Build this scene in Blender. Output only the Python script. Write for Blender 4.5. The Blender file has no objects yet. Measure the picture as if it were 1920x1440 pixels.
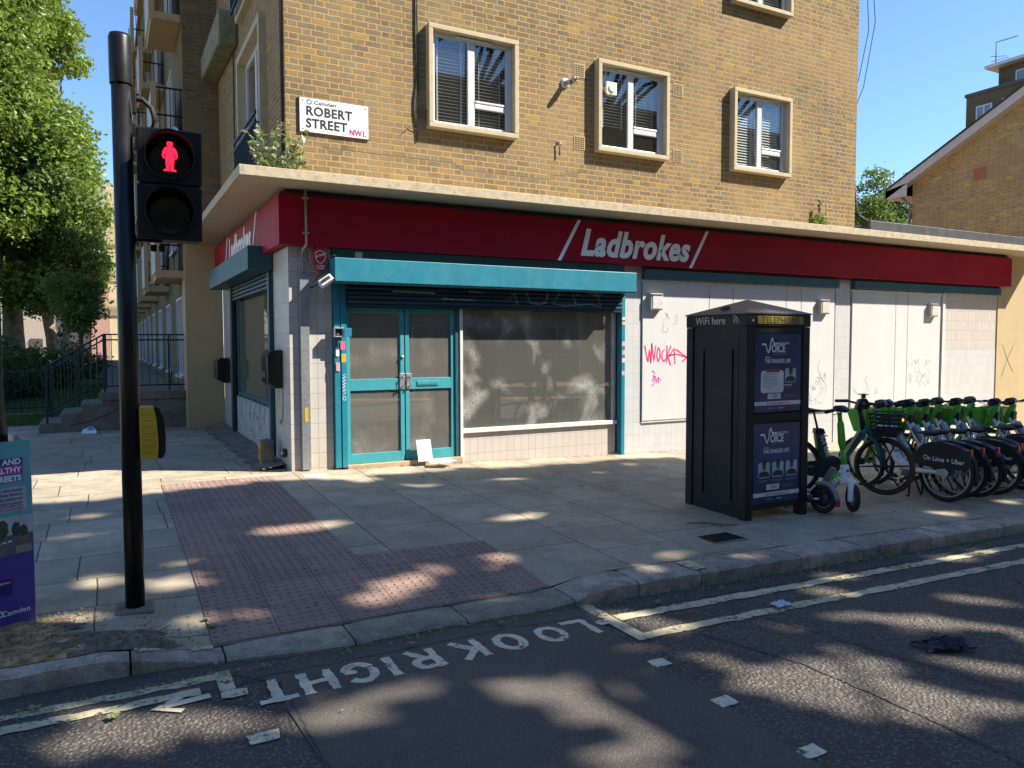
import bpy, math, random
from math import pi, sin, cos, radians as rad, floor
from mathutils import Vector, Matrix
random.seed(11)
sc = bpy.context.scene
col = sc.collection

# ---------------------------------------------------------------- camera
CR = Vector((0.88210565, -0.47104755, -0.00195701)); CU = Vector((0.02672966, 0.04590648, 0.99858806)); CF = Vector((0.47029262, 0.88091248, -0.0530853))
cam = bpy.data.cameras.new("camera"); camo = bpy.data.objects.new("camera", cam); col.objects.link(camo)
cam.sensor_width = 36; cam.lens = 1424.85 / 1920 * 36; cam.clip_start = 0.05; cam.clip_end = 3000
m = Matrix.Identity(4)
for i in range(3):
    m[i][0] = CR[i]; m[i][1] = CU[i]; m[i][2] = -CF[i]
m[0][3], m[1][3], m[2][3] = -2.0147, -9.6403, 1.5949
camo.matrix_world = m
sc.camera = camo

# ---------------------------------------------------------------- sky, sun, exposure
SUN_EL = rad(43.8); SUN = Vector((0.851 * cos(SUN_EL), -0.525 * cos(SUN_EL), sin(SUN_EL))).normalized()
w = bpy.data.worlds.new("World"); sc.world = w; w.use_nodes = True
wn = w.node_tree; bg = wn.nodes["Background"]
sky = wn.nodes.new("ShaderNodeTexSky"); sky.sky_type = 'NISHITA'; sky.sun_disc = False
sky.sun_elevation = SUN_EL; sky.sun_rotation = math.atan2(SUN.x, SUN.y)
sky.air_density = 1.0; sky.dust_density = 0.0; sky.ozone_density = 7.0; sky.altitude = 50
wn.links.new(sky.outputs[0], bg.inputs[0]); bg.inputs[1].default_value = 0.070
sl = bpy.data.lights.new("sun", 'SUN'); sl.energy = 3.6; sl.angle = rad(0.45); sl.color = (1.0, 0.93, 0.82)
so = bpy.data.objects.new("sun", sl); col.objects.link(so)
so.rotation_euler = SUN.to_track_quat('Z', 'Y').to_euler(); so.location = (20, -20, 30)
sc.view_settings.view_transform = 'Standard'; sc.view_settings.look = 'None'
sc.view_settings.exposure = 1.82; sc.view_settings.gamma = 1

# ---------------------------------------------------------------- ground heights
def sm(a, b, x):
    t = min(1, max(0, (x - a) / (b - a))); return t * t * (3 - 2 * t)
def pav(x, y):
    r = sm(-3.6, -5.3, y) * sm(-2.1, -1.5, x) * sm(1.3, .6, x)
    return -0.026 * min(max(x, 0), 30) + .025 * max(min(y, 0), -6) - .10 * r
def road(x, y): return -.2475 - .026 * min(max(x, 0), 30)

# ---------------------------------------------------------------- scene helpers
def tag(o, label=None, cat=None, group=None, kind=None):
    if label: o['label'] = label
    if cat: o['category'] = cat
    if group: o['group'] = group
    if kind: o['kind'] = kind
    return o
def thing(name, label, cat, group=None):
    o = bpy.data.objects.new(name, None); col.objects.link(o); o.empty_display_size = .1
    return tag(o, label, cat, group)
def rebase(root, loc):
    """root was built with children in world coordinates: put its origin at loc."""
    loc = Vector(loc); root.location = loc
    for c in root.children: c.location = c.location - loc
def place(root, loc, rz=0, rx=0, ry=0):
    root.location = loc; root.rotation_euler = (rx, ry, rz); return root
def copy_tree(o, parent=None):
    c = o.copy(); col.objects.link(c); c.parent = parent
    for ch in list(o.children): copy_tree(ch, c)
    return c

class MB:
    def __init__(s): s.v = []; s.f = []; s.sm = []; s.mi = []; s.cur = 0
    def add(s, vs, fs, smooth=False):
        b = len(s.v); s.v += [tuple(p) for p in vs]
        for f in fs:
            s.f.append(tuple(i + b for i in f)); s.sm.append(smooth); s.mi.append(s.cur)
        return s
    def box(s, x0, x1, y0, y1, z0, z1, M=None):
        vs = [Vector((x, y, z)) for x in (x0, x1) for y in (y0, y1) for z in (z0, z1)]
        if M: vs = [M @ p for p in vs]
        return s.add(vs, [(0, 1, 3, 2), (4, 6, 7, 5), (0, 4, 5, 1), (2, 3, 7, 6), (0, 2, 6, 4), (1, 5, 7, 3)])
    def tube(s, path, r, n=10, cap=True, closed=False, flat=1.0, up=(0, 0, 1)):
        P = [Vector(p) for p in path]; N = len(P)
        if not isinstance(r, (list, tuple)): r = [r] * N
        vs = []; up = Vector(up)
        for i, p in enumerate(P):
            if closed: d = P[(i + 1) % N] - P[i - 1]
            elif i == 0: d = P[1] - P[0]
            elif i == N - 1: d = P[-1] - P[-2]
            else: d = (P[i + 1] - P[i]).normalized() + (P[i] - P[i - 1]).normalized()
            d.normalize(); u = up
            if abs(d.dot(u)) > .95: u = Vector((1, 0, 0)) if abs(d.x) < .9 else Vector((0, 1, 0))
            a = d.cross(u).normalized(); b = a.cross(d).normalized()
            for k in range(n):
                t = 2 * pi * k / n; vs.append(p + (a * cos(t) * flat + b * sin(t)) * r[i])
        fs = []
        for i in range(N if closed else N - 1):
            j = (i + 1) % N
            for k in range(n):
                l = (k + 1) % n; fs.append((i * n + k, i * n + l, j * n + l, j * n + k))
        s.add(vs, fs, True)
        if cap and not closed:
            b = len(s.v) - N * n
            s.f.append(tuple(b + k for k in range(n))[::-1]); s.sm.append(False); s.mi.append(s.cur)
            s.f.append(tuple(b + (N - 1) * n + k for k in range(n))); s.sm.append(False); s.mi.append(s.cur)
        return s
    def lathe(s, prof, o=(0, 0, 0), axis=(0, 0, 1), n=24, smooth=True):
        o = Vector(o); ax = Vector(axis).normalized(); u = Vector((1, 0, 0)) if abs(ax.x) < .9 else Vector((0, 1, 0))
        a = ax.cross(u).normalized(); b = ax.cross(a)
        vs = []; fs = []
        for r, h in prof:
            for k in range(n):
                t = 2 * pi * k / n; vs.append(o + ax * h + (a * cos(t) + b * sin(t)) * r)
        for i in range(len(prof) - 1):
            for k in range(n):
                l = (k + 1) % n; fs.append((i * n + k, i * n + l, (i + 1) * n + l, (i + 1) * n + k))
        return s.add(vs, fs, smooth)
    def prism(s, pts, fn, d0, d1, smooth=False):
        """pts: 2-D outline; fn(a, b, d) -> point; extruded from d0 to d1."""
        n = len(pts); vs = [fn(a, b, d0) for a, b in pts] + [fn(a, b, d1) for a, b in pts]
        fs = [tuple(range(n))[::-1], tuple(range(n, 2 * n))] + [(i, (i + 1) % n, (i + 1) % n + n, i + n) for i in range(n)]
        return s.add(vs, fs, smooth)
    def quad(s, a, b, c, d): return s.add([a, b, c, d], [(0, 1, 2, 3)])
    def build(s, name, mat, parent=None, bevel=0, seg=2, label=None):
        me = bpy.data.meshes.new(name); me.from_pydata(s.v, [], s.f); me.update()
        me.polygons.foreach_set("use_smooth", s.sm)
        mats = mat if isinstance(mat, (list, tuple)) else [mat]
        for q in mats: me.materials.append(q)
        if len(mats) > 1: me.polygons.foreach_set("material_index", s.mi)
        o = bpy.data.objects.new(name, me); col.objects.link(o)
        if parent: o.parent = parent
        if bevel:
            b = o.modifiers.new("bevel", 'BEVEL'); b.width = bevel; b.segments = seg; b.limit_method = 'ANGLE'; b.angle_limit = rad(40)
        if label: o['label'] = label
        return o
def B(*a, M=None): return MB().box(*a, M=M)

def text(body, size, o, xd, yd, mat, name, parent=None, ext=.002, bold=0, shear=0, align='LEFT', xs=1, sp=1, line=1):
    cu = bpy.data.curves.new("t", 'FONT'); cu.body = body; cu.size = size; cu.extrude = ext; cu.offset = bold; cu.shear = shear
    cu.align_x = align; cu.space_character = sp; cu.space_line = line; cu.resolution_u = 3
    t = bpy.data.objects.new("t", cu); col.objects.link(t)
    dg = bpy.context.evaluated_depsgraph_get(); me = bpy.data.meshes.new_from_object(t.evaluated_get(dg))
    bpy.data.objects.remove(t); bpy.data.curves.remove(cu)
    xd = Vector(xd).normalized(); yd = Vector(yd).normalized(); zd = xd.cross(yd); o = Vector(o)
    for v in me.vertices: v.co = o + xd * v.co.x * xs + yd * v.co.y + zd * v.co.z
    me.name = name; me.materials.clear(); me.materials.append(mat)
    ob = bpy.data.objects.new(name, me); col.objects.link(ob)
    if parent: ob.parent = parent
    return ob
FX, FZ = (1, 0, 0), (0, 0, 1)          # writing on a wall that faces the street
LX = (0, -1, 0)                         # writing on a wall that faces the side street

def ribbon(mb, pts, wd, fn):
    """flat brush stroke: pts 2-D, fn(a, b) -> 3-D"""
    n = len(pts)
    vs = []
    for i, (a, b) in enumerate(pts):
        p, q = pts[max(0, i - 1)], pts[min(n - 1, i + 1)]
        dx, dy = q[0] - p[0], q[1] - p[1]; L = math.hypot(dx, dy) or 1
        h = wd / 2 * (0.8 + .4 * random.random())
        vs += [fn(a - dy / L * h, b + dx / L * h), fn(a + dy / L * h, b - dx / L * h)]
    mb.add(vs, [(2 * i, 2 * i + 1, 2 * i + 3, 2 * i + 2) for i in range(n - 1)])

# ---------------------------------------------------------------- materials
def newmat(name):
    mt = bpy.data.materials.new(name); mt.use_nodes = True
    nt = mt.node_tree; return mt, nt, nt.nodes["Principled BSDF"]
class G:
    """tiny node-expression helper"""
    def __init__(s, nt): s.nt = nt; s.tc = None
    def n(s, typ, **kw):
        q = s.nt.nodes.new(typ)
        for k, v in kw.items(): setattr(q, k, v)
        return q
    def put(s, sock, v):
        if hasattr(v, 'is_output'): s.nt.links.new(v, sock)
        else: sock.default_value = v
    def m(s, op, a, b=0, c=0):
        q = s.n("ShaderNodeMath", operation=op)
        s.put(q.inputs[0], a); s.put(q.inputs[1], b); s.put(q.inputs[2], c); return q.outputs[0]
    def obj(s):
        if not s.tc: s.tc = s.n("ShaderNodeTexCoord").outputs['Object']
        return s.tc
    def world(s): return s.n("ShaderNodeNewGeometry").outputs['Position']
    def xyz(s, v): q = s.n("ShaderNodeSeparateXYZ"); s.put(q.inputs[0], v); return q.outputs
    def vec(s, x, y, z=0):
        q = s.n("ShaderNodeCombineXYZ"); s.put(q.inputs[0], x); s.put(q.inputs[1], y); s.put(q.inputs[2], z); return q.outputs[0]
    def noise(s, sc_, v=None, det=4, rough=.55, dist=0):
        q = s.n("ShaderNodeTexNoise"); s.put(q.inputs['Vector'], v if v is not None else s.obj())
        q.inputs['Scale'].default_value = sc_; q.inputs['Detail'].default_value = det; q.inputs['Roughness'].default_value = rough
        q.inputs['Distortion'].default_value = dist
        return q.outputs[0]
    def white(s, v): q = s.n("ShaderNodeTexWhiteNoise", noise_dimensions='3D'); s.put(q.inputs['Vector'], v); return q
    def ramp(s, f, stops, interp='LINEAR'):
        q = s.n("ShaderNodeValToRGB"); s.put(q.inputs[0], f); cr = q.color_ramp; cr.interpolation = interp
        while len(cr.elements) < len(stops): cr.elements.new(.5)
        for e, (p, c) in zip(cr.elements, stops):
            e.position = p; e.color = c if len(c) == 4 else (*c, 1)
        return q.outputs[0]
    def mix(s, f, a, b, mode='MIX'):
        q = s.n("ShaderNodeMix", data_type='RGBA', blend_type=mode); s.put(q.inputs[0], f)
        s.put(q.inputs[6], a if hasattr(a, 'is_output') or len(a) == 4 else (*a, 1)); s.put(q.inputs[7], b if hasattr(b, 'is_output') or len(b) == 4 else (*b, 1))
        return q.outputs[2]
    def step(s, x, e, wd): # 0 below e, 1 above e+wd
        q = s.n("ShaderNodeMapRange"); q.clamp = True; s.put(q.inputs[0], x); s.put(q.inputs[1], e); s.put(q.inputs[2], s.m('ADD', e, wd) if hasattr(e, 'is_output') else e + wd); return q.outputs[0]
    def bump(s, h, strength, dist=.01):
        q = s.n("ShaderNodeBump"); q.inputs['Strength'].default_value = strength; q.inputs['Distance'].default_value = dist; s.put(q.inputs['Height'], h)
        return q.outputs[0]
def simple(name, c, rough=.5, metal=0, var=.12, vs=6, bump=0, bs=80, streak=0, dirt=0, dirtc=(.05, .045, .035), spec=.5, coat=0, dscale=3):
    mt, nt, b = newmat(name); g = G(nt)
    n = g.noise(vs, det=5)
    lo = tuple(max(0, x * (1 - var)) for x in c); hi = tuple(min(1, x * (1 + var)) for x in c)
    cc = g.mix(g.step(n, .3, .4), lo, hi)
    if dirt:
        d = g.noise(dscale, det=8, rough=.7)
        cc = g.mix(g.m('MULTIPLY', g.step(d, .48, .25), dirt), cc, dirtc)
    if streak:
        x, y, z = g.xyz(g.obj())[:3]; h_ = g.m('ADD', x, y)
        s1 = g.noise(1, g.vec(g.m('MULTIPLY', h_, 9), 0, g.m('MULTIPLY', z, .9)), det=6, rough=.7)
        cc = g.mix(g.m('MULTIPLY', g.step(s1, .5, .25), streak), cc, dirtc)
        s2 = g.noise(1, g.vec(g.m('MULTIPLY', h_, 2.2), 3, g.m('MULTIPLY', z, .5)), det=4)
        cc = g.mix(g.m('MULTIPLY', g.step(s2, .45, .25), streak * .5), cc, tuple(q * 1.5 for q in c))
    g.put(b.inputs['Base Color'], cc)
    g.put(b.inputs['Roughness'], g.m('ADD', rough - .06, g.m('MULTIPLY', g.noise(vs * 4), .12)))
    b.inputs['Metallic'].default_value = metal; b.inputs['Specular IOR Level'].default_value = spec
    if coat: b.inputs['Coat Weight'].default_value = coat; b.inputs['Coat Roughness'].default_value = .1
    if bump: g.put(b.inputs['Normal'], g.bump(g.noise(bs, det=5), bump, .005))
    return mt
def brick(name, bricks, mortar, mbump=.5, dark=1.0, vert_v=False, band=None):
    mt, nt, b = newmat(name); g = G(nt)
    x, y, z = g.xyz(g.obj())[:3]
    wob = g.m('MULTIPLY', g.m('SUBTRACT', g.noise(14, det=3), .5), .012)
    u = g.m('ADD', g.m('ADD', x, y), wob); v = g.m('ADD', z, g.m('MULTIPLY', g.m('SUBTRACT', g.noise(9, det=4), .5), .016))
    CH = .075; CW = .3375
    row = g.m('FLOOR', g.m('DIVIDE', v, CH)); fv = g.m('MULTIPLY', g.m('FRACT', g.m('DIVIDE', v, CH)), CH)
    jr = g.m('MULTIPLY', g.white(g.vec(row, 3.3)).outputs['Value'], .012)
    off = g.m('ADD', g.m('MULTIPLY', g.m('ABSOLUTE', g.m('MODULO', row, 2)), .16875), jr)
    t = g.m('DIVIDE', g.m('ADD', u, off), CW); cell = g.m('FLOOR', t); fu = g.m('MULTIPLY', g.m('FRACT', t), CW)
    hd = g.m('GREATER_THAN', fu, .225)
    fu2 = g.m('SUBTRACT', fu, g.m('MULTIPLY', hd, .225)); wid = g.m('SUBTRACT', .225, g.m('MULTIPLY', hd, .1125))
    du = g.m('MINIMUM', fu2, g.m('SUBTRACT', wid, fu2)); dv = g.m('MINIMUM', fv, g.m('SUBTRACT', CH, fv))
    d = g.m('ADD', g.m('MINIMUM', du, dv), g.m('MULTIPLY', g.m('SUBTRACT', g.noise(60, det=5, rough=.7), .5), .016))
    msk = g.step(d, .0062, .003)  # 1 in brick
    wn_ = g.white(g.vec(g.m('ADD', g.m('MULTIPLY', cell, 2), hd), row))
    bc = g.ramp(wn_.outputs['Value'], bricks)
    sp = g.noise(95, det=4, rough=.75); bc = g.mix(g.m('MULTIPLY', g.step(sp, .50, .16), .6), bc, (.36, .31, .21))
    sp2 = g.noise(45, det=4, rough=.7); bc = g.mix(g.m('MULTIPLY', g.step(sp2, .48, .2), .6), bc, (.07, .058, .042))
    mn = g.mix(g.step(g.noise(5, det=5), .35, .3), tuple(q * .75 for q in mortar), mortar)
    big = g.noise(.9, det=6, rough=.65)
    smear = g.m('MULTIPLY', g.step(g.noise(4, det=7, rough=.75), .47, .22), .42)
    bc = g.mix(smear, bc, tuple(q * .72 for q in mortar))
    zone = g.m('MULTIPLY', g.step(g.noise(.55, det=4, rough=.6), .46, .16), .5); bc = g.mix(zone, bc, (.34, .25, .13)); mn = g.mix(zone, mn, tuple(q * .78 for q in mortar))
    cc = g.mix(msk, mn, bc)
    cc = g.mix(g.m('MULTIPLY', g.step(big, .42, .3), .35), cc, (.16, .12, .065))
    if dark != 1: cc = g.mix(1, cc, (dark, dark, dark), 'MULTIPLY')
    g.put(b.inputs['Base Color'], cc); b.inputs['Roughness'].default_value = .93; b.inputs['Specular IOR Level'].default_value = .2
    h = g.m('ADD', g.m('MULTIPLY', msk, 1), g.m('MULTIPLY', g.noise(110, det=4), .5))
    g.put(b.inputs['Normal'], g.bump(h, mbump, .006))
    return mt
def tiles(name, tw, th, zo, c, grout, dirt=.25, rowoff=0):
    mt, nt, b = newmat(name); g = G(nt)
    x, y, z = g.xyz(g.obj())[:3]
    tu = g.m('DIVIDE', g.m('ADD', g.m('ADD', x, y), rowoff), tw); tv = g.m('DIVIDE', g.m('SUBTRACT', z, zo), th)
    fu = g.m('MULTIPLY', g.m('FRACT', tu), tw); fv = g.m('MULTIPLY', g.m('FRACT', tv), th)
    d = g.m('MINIMUM', g.m('MINIMUM', fu, g.m('SUBTRACT', tw, fu)), g.m('MINIMUM', fv, g.m('SUBTRACT', th, fv)))
    msk = g.step(d, .0012, .0012)
    wn_ = g.white(g.vec(g.m('FLOOR', tu), g.m('FLOOR', tv)))
    cc = g.mix(g.m('MULTIPLY', wn_.outputs['Value'], .5), c, tuple(q * .86 for q in c))
    dn = g.noise(2.6, det=8, rough=.7); low = g.step(z, .55, -.55)
    cc = g.mix(g.m('MULTIPLY', g.m('ADD', g.step(dn, .45, .3), g.m('MULTIPLY', low, .8)), dirt), cc, (.34, .25, .15))
    g.put(b.inputs['Base Color'], g.mix(msk, grout, cc))
    g.put(b.inputs['Roughness'], g.m('ADD', .28, g.m('MULTIPLY', g.step(dn, .4, .3), .35)))
    g.put(b.inputs['Normal'], g.bump(g.m('ADD', msk, g.m('MULTIPLY', wn_.outputs['Value'], .3)), .35, .003))
    return mt
def slabs(name, c, cwid, clen, swap=False, joint=.005, oy=0):
    mt, nt, b = newmat(name); g = G(nt)
    x, y, z = g.xyz(g.obj())[:3]
    if swap: x, y = y, x
    wob = g.m('MULTIPLY', g.m('SUBTRACT', g.noise(2, det=2), .5), .02)
    cu = g.m('DIVIDE', g.m('ADD', g.m('ADD', x, wob), oy), cwid); ci = g.m('FLOOR', cu)
    hs = g.white(g.vec(ci, 7.7)).outputs['Value']
    ln = g.m('ADD', clen * .8, g.m('MULTIPLY', hs, clen * .5))
    cv = g.m('ADD', g.m('DIVIDE', g.m('ADD', y, wob), ln), g.m('MULTIPLY', hs, 9.3)); ri = g.m('FLOOR', cv)
    fu = g.m('MULTIPLY', g.m('FRACT', cu), cwid); fv = g.m('MULTIPLY', g.m('FRACT', cv), ln)
    d = g.m('MINIMUM', g.m('MINIMUM', fu, g.m('SUBTRACT', cwid, fu)), g.m('MINIMUM', fv, g.m('SUBTRACT', ln, fv)))
    d = g.m('ADD', d, g.m('MULTIPLY', g.m('SUBTRACT', g.noise(35, det=4), .5), .008))
    msk = g.step(d, joint * .5, .005)
    wn_ = g.white(g.vec(ci, ri, 2.1)).outputs['Value']
    cc = g.mix(wn_, tuple(q * .80 for q in c), tuple(q * 1.12 for q in c))
    cc = g.mix(g.m('MULTIPLY', g.step(g.noise(1.7, det=9, rough=.72), .40, .22), .75), cc, tuple(q * .50 for q in c))
    cc = g.mix(g.m('MULTIPLY', g.step(g.noise(9, det=8, rough=.78), .48, .18), .5), cc, tuple(q * .52 for q in c))
    cc = g.mix(g.m('MULTIPLY', g.step(g.noise(120, det=3), .55, .2), .3), cc, (c[0] * 1.5, c[1] * 1.5, c[2] * 1.4))
    vor = g.n("ShaderNodeTexVoronoi"); g.put(vor.inputs['Vector'], g.obj()); vor.inputs['Scale'].default_value = 2.4
    cc = g.mix(g.m('MULTIPLY', g.m('LESS_THAN', vor.outputs[0], .035), .7), cc, (.05, .05, .045))
    g.put(b.inputs['Base Color'], g.mix(msk, (.045, .04, .032), cc)); 
    g.put(b.inputs['Roughness'], g.m('ADD', .62, g.m('MULTIPLY', g.noise(8), .3))); b.inputs['Specular IOR Level'].default_value = .35
    h = g.m('ADD', g.m('MULTIPLY', msk, 1.0), g.m('ADD', g.m('MULTIPLY', g.noise(30, det=6, rough=.7), .5), g.m('MULTIPLY', wn_, .4)))
    g.put(b.inputs['Normal'], g.bump(h, .5, .006))
    return mt
def asphalt(name, c, stone, size, amt, bump=.8, bd=.008):
    mt, nt, b = newmat(name); g = G(nt)
    vor = g.n("ShaderNodeTexVoronoi"); g.put(vor.inputs['Vector'], g.obj()); vor.inputs['Scale'].default_value = size
    wn_ = g.xyz(vor.outputs['Color'])[0]
    st = g.m('MULTIPLY', g.m('LESS_THAN', vor.outputs['Distance'], .42), g.m('GREATER_THAN', wn_, 1 - amt))
    cc = g.mix(g.step(g.noise(1.1, det=8, rough=.7), .35, .35), tuple(q * .72 for q in c), tuple(q * 1.25 for q in c))
    cc = g.mix(g.m('MULTIPLY', g.step(g.noise(70, det=3), .5, .2), .4), cc, tuple(q * 1.8 for q in c))
    cc = g.mix(g.m('MULTIPLY', st, g.m('ADD', .3, g.m('MULTIPLY', g.xyz(vor.outputs['Color'])[1], .7))), cc, stone)
    g.put(b.inputs['Base Color'], cc); g.put(b.inputs['Roughness'], g.m('ADD', .6, g.m('MULTIPLY', g.noise(60), .35))); b.inputs['Specular IOR Level'].default_value = .45
    h = g.m('ADD', g.m('SUBTRACT', 1, vor.outputs['Distance']), g.m('MULTIPLY', g.noise(160, det=3), .5))
    g.put(b.inputs['Normal'], g.bump(h, bump, bd))
    return mt
def granite(name, c, rough_=1):
    mt, nt, b = newmat(name); g = G(nt)
    gi = g.n("ShaderNodeNewGeometry").outputs['Random Per Island']
    cc = g.mix(gi, tuple(q * .72 for q in c), tuple(q * 1.15 for q in c))
    cc = g.mix(g.m('MULTIPLY', g.step(g.noise(140, det=3, rough=.7), .50, .12), .5), cc, tuple(q * 1.7 for q in c))
    cc = g.mix(g.m('MULTIPLY', g.step(g.noise(95, det=3, rough=.7), .54, .1), .6), cc, tuple(q * .3 for q in c))
    cc = g.mix(g.m('MULTIPLY', g.step(g.noise(5, det=8, rough=.75), .42, .2), .6), cc, (.085, .072, .055))
    g.put(b.inputs['Base Color'], cc); b.inputs['Roughness'].default_value = .8; b.inputs['Specular IOR Level'].default_value = .3
    g.put(b.inputs['Normal'], g.bump(g.m('ADD', g.noise(45, det=6, rough=.7), g.m('MULTIPLY', g.noise(9, det=4), 1.5)), .9 * rough_, .012)); return mt
def leafmat(name, c1, c2, trans=.35):
    mt, nt, b = newmat(name); g = G(nt)
    gi = g.n("ShaderNodeNewGeometry").outputs['Random Per Island']
    cc = g.mix(g.m('MULTIPLY_ADD', gi, .7, g.m('MULTIPLY', g.noise(.5, det=3), .5)), c1, c2)
    g.put(b.inputs['Base Color'], cc); b.inputs['Roughness'].default_value = .45; b.inputs['Specular IOR Level'].default_value = .4
    tr = g.n("ShaderNodeBsdfTranslucent"); g.put(tr.inputs[0], g.mix(.5, cc, (.22, .34, .03)))
    mx = g.n("ShaderNodeMixShader"); mx.inputs[0].default_value = trans
    nt.links.new(b.outputs[0], mx.inputs[1]); nt.links.new(tr.outputs[0], mx.inputs[2]); nt.links.new(mx.outputs[0], nt.nodes["Material Output"].inputs[0])
    return mt
def dustglass(name, dust=.3, smear=.6, tint=(.75, .78, .74), dustc=(.42, .40, .36), axis_sc=1.0):
    mt, nt, b = newmat(name); g = G(nt)
    nt.nodes.remove(b)
    gl = g.n("ShaderNodeBsdfGlossy"); gl.inputs['Roughness'].default_value = .015
    tr = g.n("ShaderNodeBsdfTransparent"); tr.inputs[0].default_value = (*tint, 1)
    lwt = g.n("ShaderNodeLayerWeight"); lwt.inputs[0].default_value = .5
    fr_ = g.m('MULTIPLY_ADD', g.m('POWER', lwt.outputs['Facing'], 3.5), .9, .10)
    m1 = g.n("ShaderNodeMixShader"); nt.links.new(fr_, m1.inputs[0]); nt.links.new(tr.outputs[0], m1.inputs[1]); nt.links.new(gl.outputs[0], m1.inputs[2])
    df = g.n("ShaderNodeBsdfDiffuse"); df.inputs[0].default_value = (*dustc, 1)
    x, y, z = g.xyz(g.obj())[:3]
    cl = g.step(g.noise(1.9 * axis_sc, det=4, rough=.5, dist=.4), .50, .26)
    cl = g.m('MULTIPLY', g.m('POWER', cl, 1.6), smear)
    scr = g.m('MULTIPLY', g.step(g.noise(22, det=9, rough=.85, dist=2.5), .40, .30), g.m('MULTIPLY_ADD', g.noise(150, det=2), 1.3, .15))
    streak = g.noise(1, g.vec(g.m('MULTIPLY', g.m('ADD', x, y), 90), g.m('MULTIPLY', g.m('ADD', x, y), 20), g.m('MULTIPLY', z, 1.2)), det=3)
    spk = g.step(g.noise(120, det=3, rough=.7), .58, .10)
    f = g.m('MULTIPLY', g.m('ADD', .75, g.m('MULTIPLY', streak, .5)), dust)
    f = g.m('ADD', f, g.m('MULTIPLY', cl, g.m('MULTIPLY', scr, 1.5)))
    f = g.m('MINIMUM', g.m('ADD', f, g.m('MULTIPLY', spk, .20 if smear else 0)), .92)
    m2 = g.n("ShaderNodeMixShader"); nt.links.new(f, m2.inputs[0]); nt.links.new(m1.outputs[0], m2.inputs[1]); nt.links.new(df.outputs[0], m2.inputs[2])
    nt.links.new(m2.outputs[0], nt.nodes["Material Output"].inputs[0])
    return mt
def paintmark(name, c, wear=.35, base=(.04, .04, .04)):
    mt, nt, b = newmat(name); g = G(nt)
    n = g.noise(28, det=6, rough=.75); n2 = g.noise(5, det=4)
    f = g.step(g.m('ADD', n, g.m('MULTIPLY', g.m('SUBTRACT', n2, .5), .7)), .66 - wear * .2, .08)
    cc = g.mix(g.step(g.noise(9, det=5), .35, .3), tuple(q * .7 for q in c), c)
    g.put(b.inputs['Base Color'], cc); b.inputs['Roughness'].default_value = .75
    g.put(b.inputs['Normal'], g.bump(g.noise(70, det=5), .5, .004))
    tr = g.n("ShaderNodeBsdfTransparent"); mx = g.n("ShaderNodeMixShader"); g.put(mx.inputs[0], g.m('MULTIPLY', f, .92))
    nt.links.new(b.outputs[0], mx.inputs[1]); nt.links.new(tr.outputs[0], mx.inputs[2]); nt.links.new(mx.outputs[0], nt.nodes["Material Output"].inputs[0])
    return mt
def glow(name, c, s):
    mt, nt, b = newmat(name); b.inputs['Base Color'].default_value = (*c, 1); b.inputs['Emission Color'].default_value = (*c, 1); b.inputs['Emission Strength'].default_value = s; return mt

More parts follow.
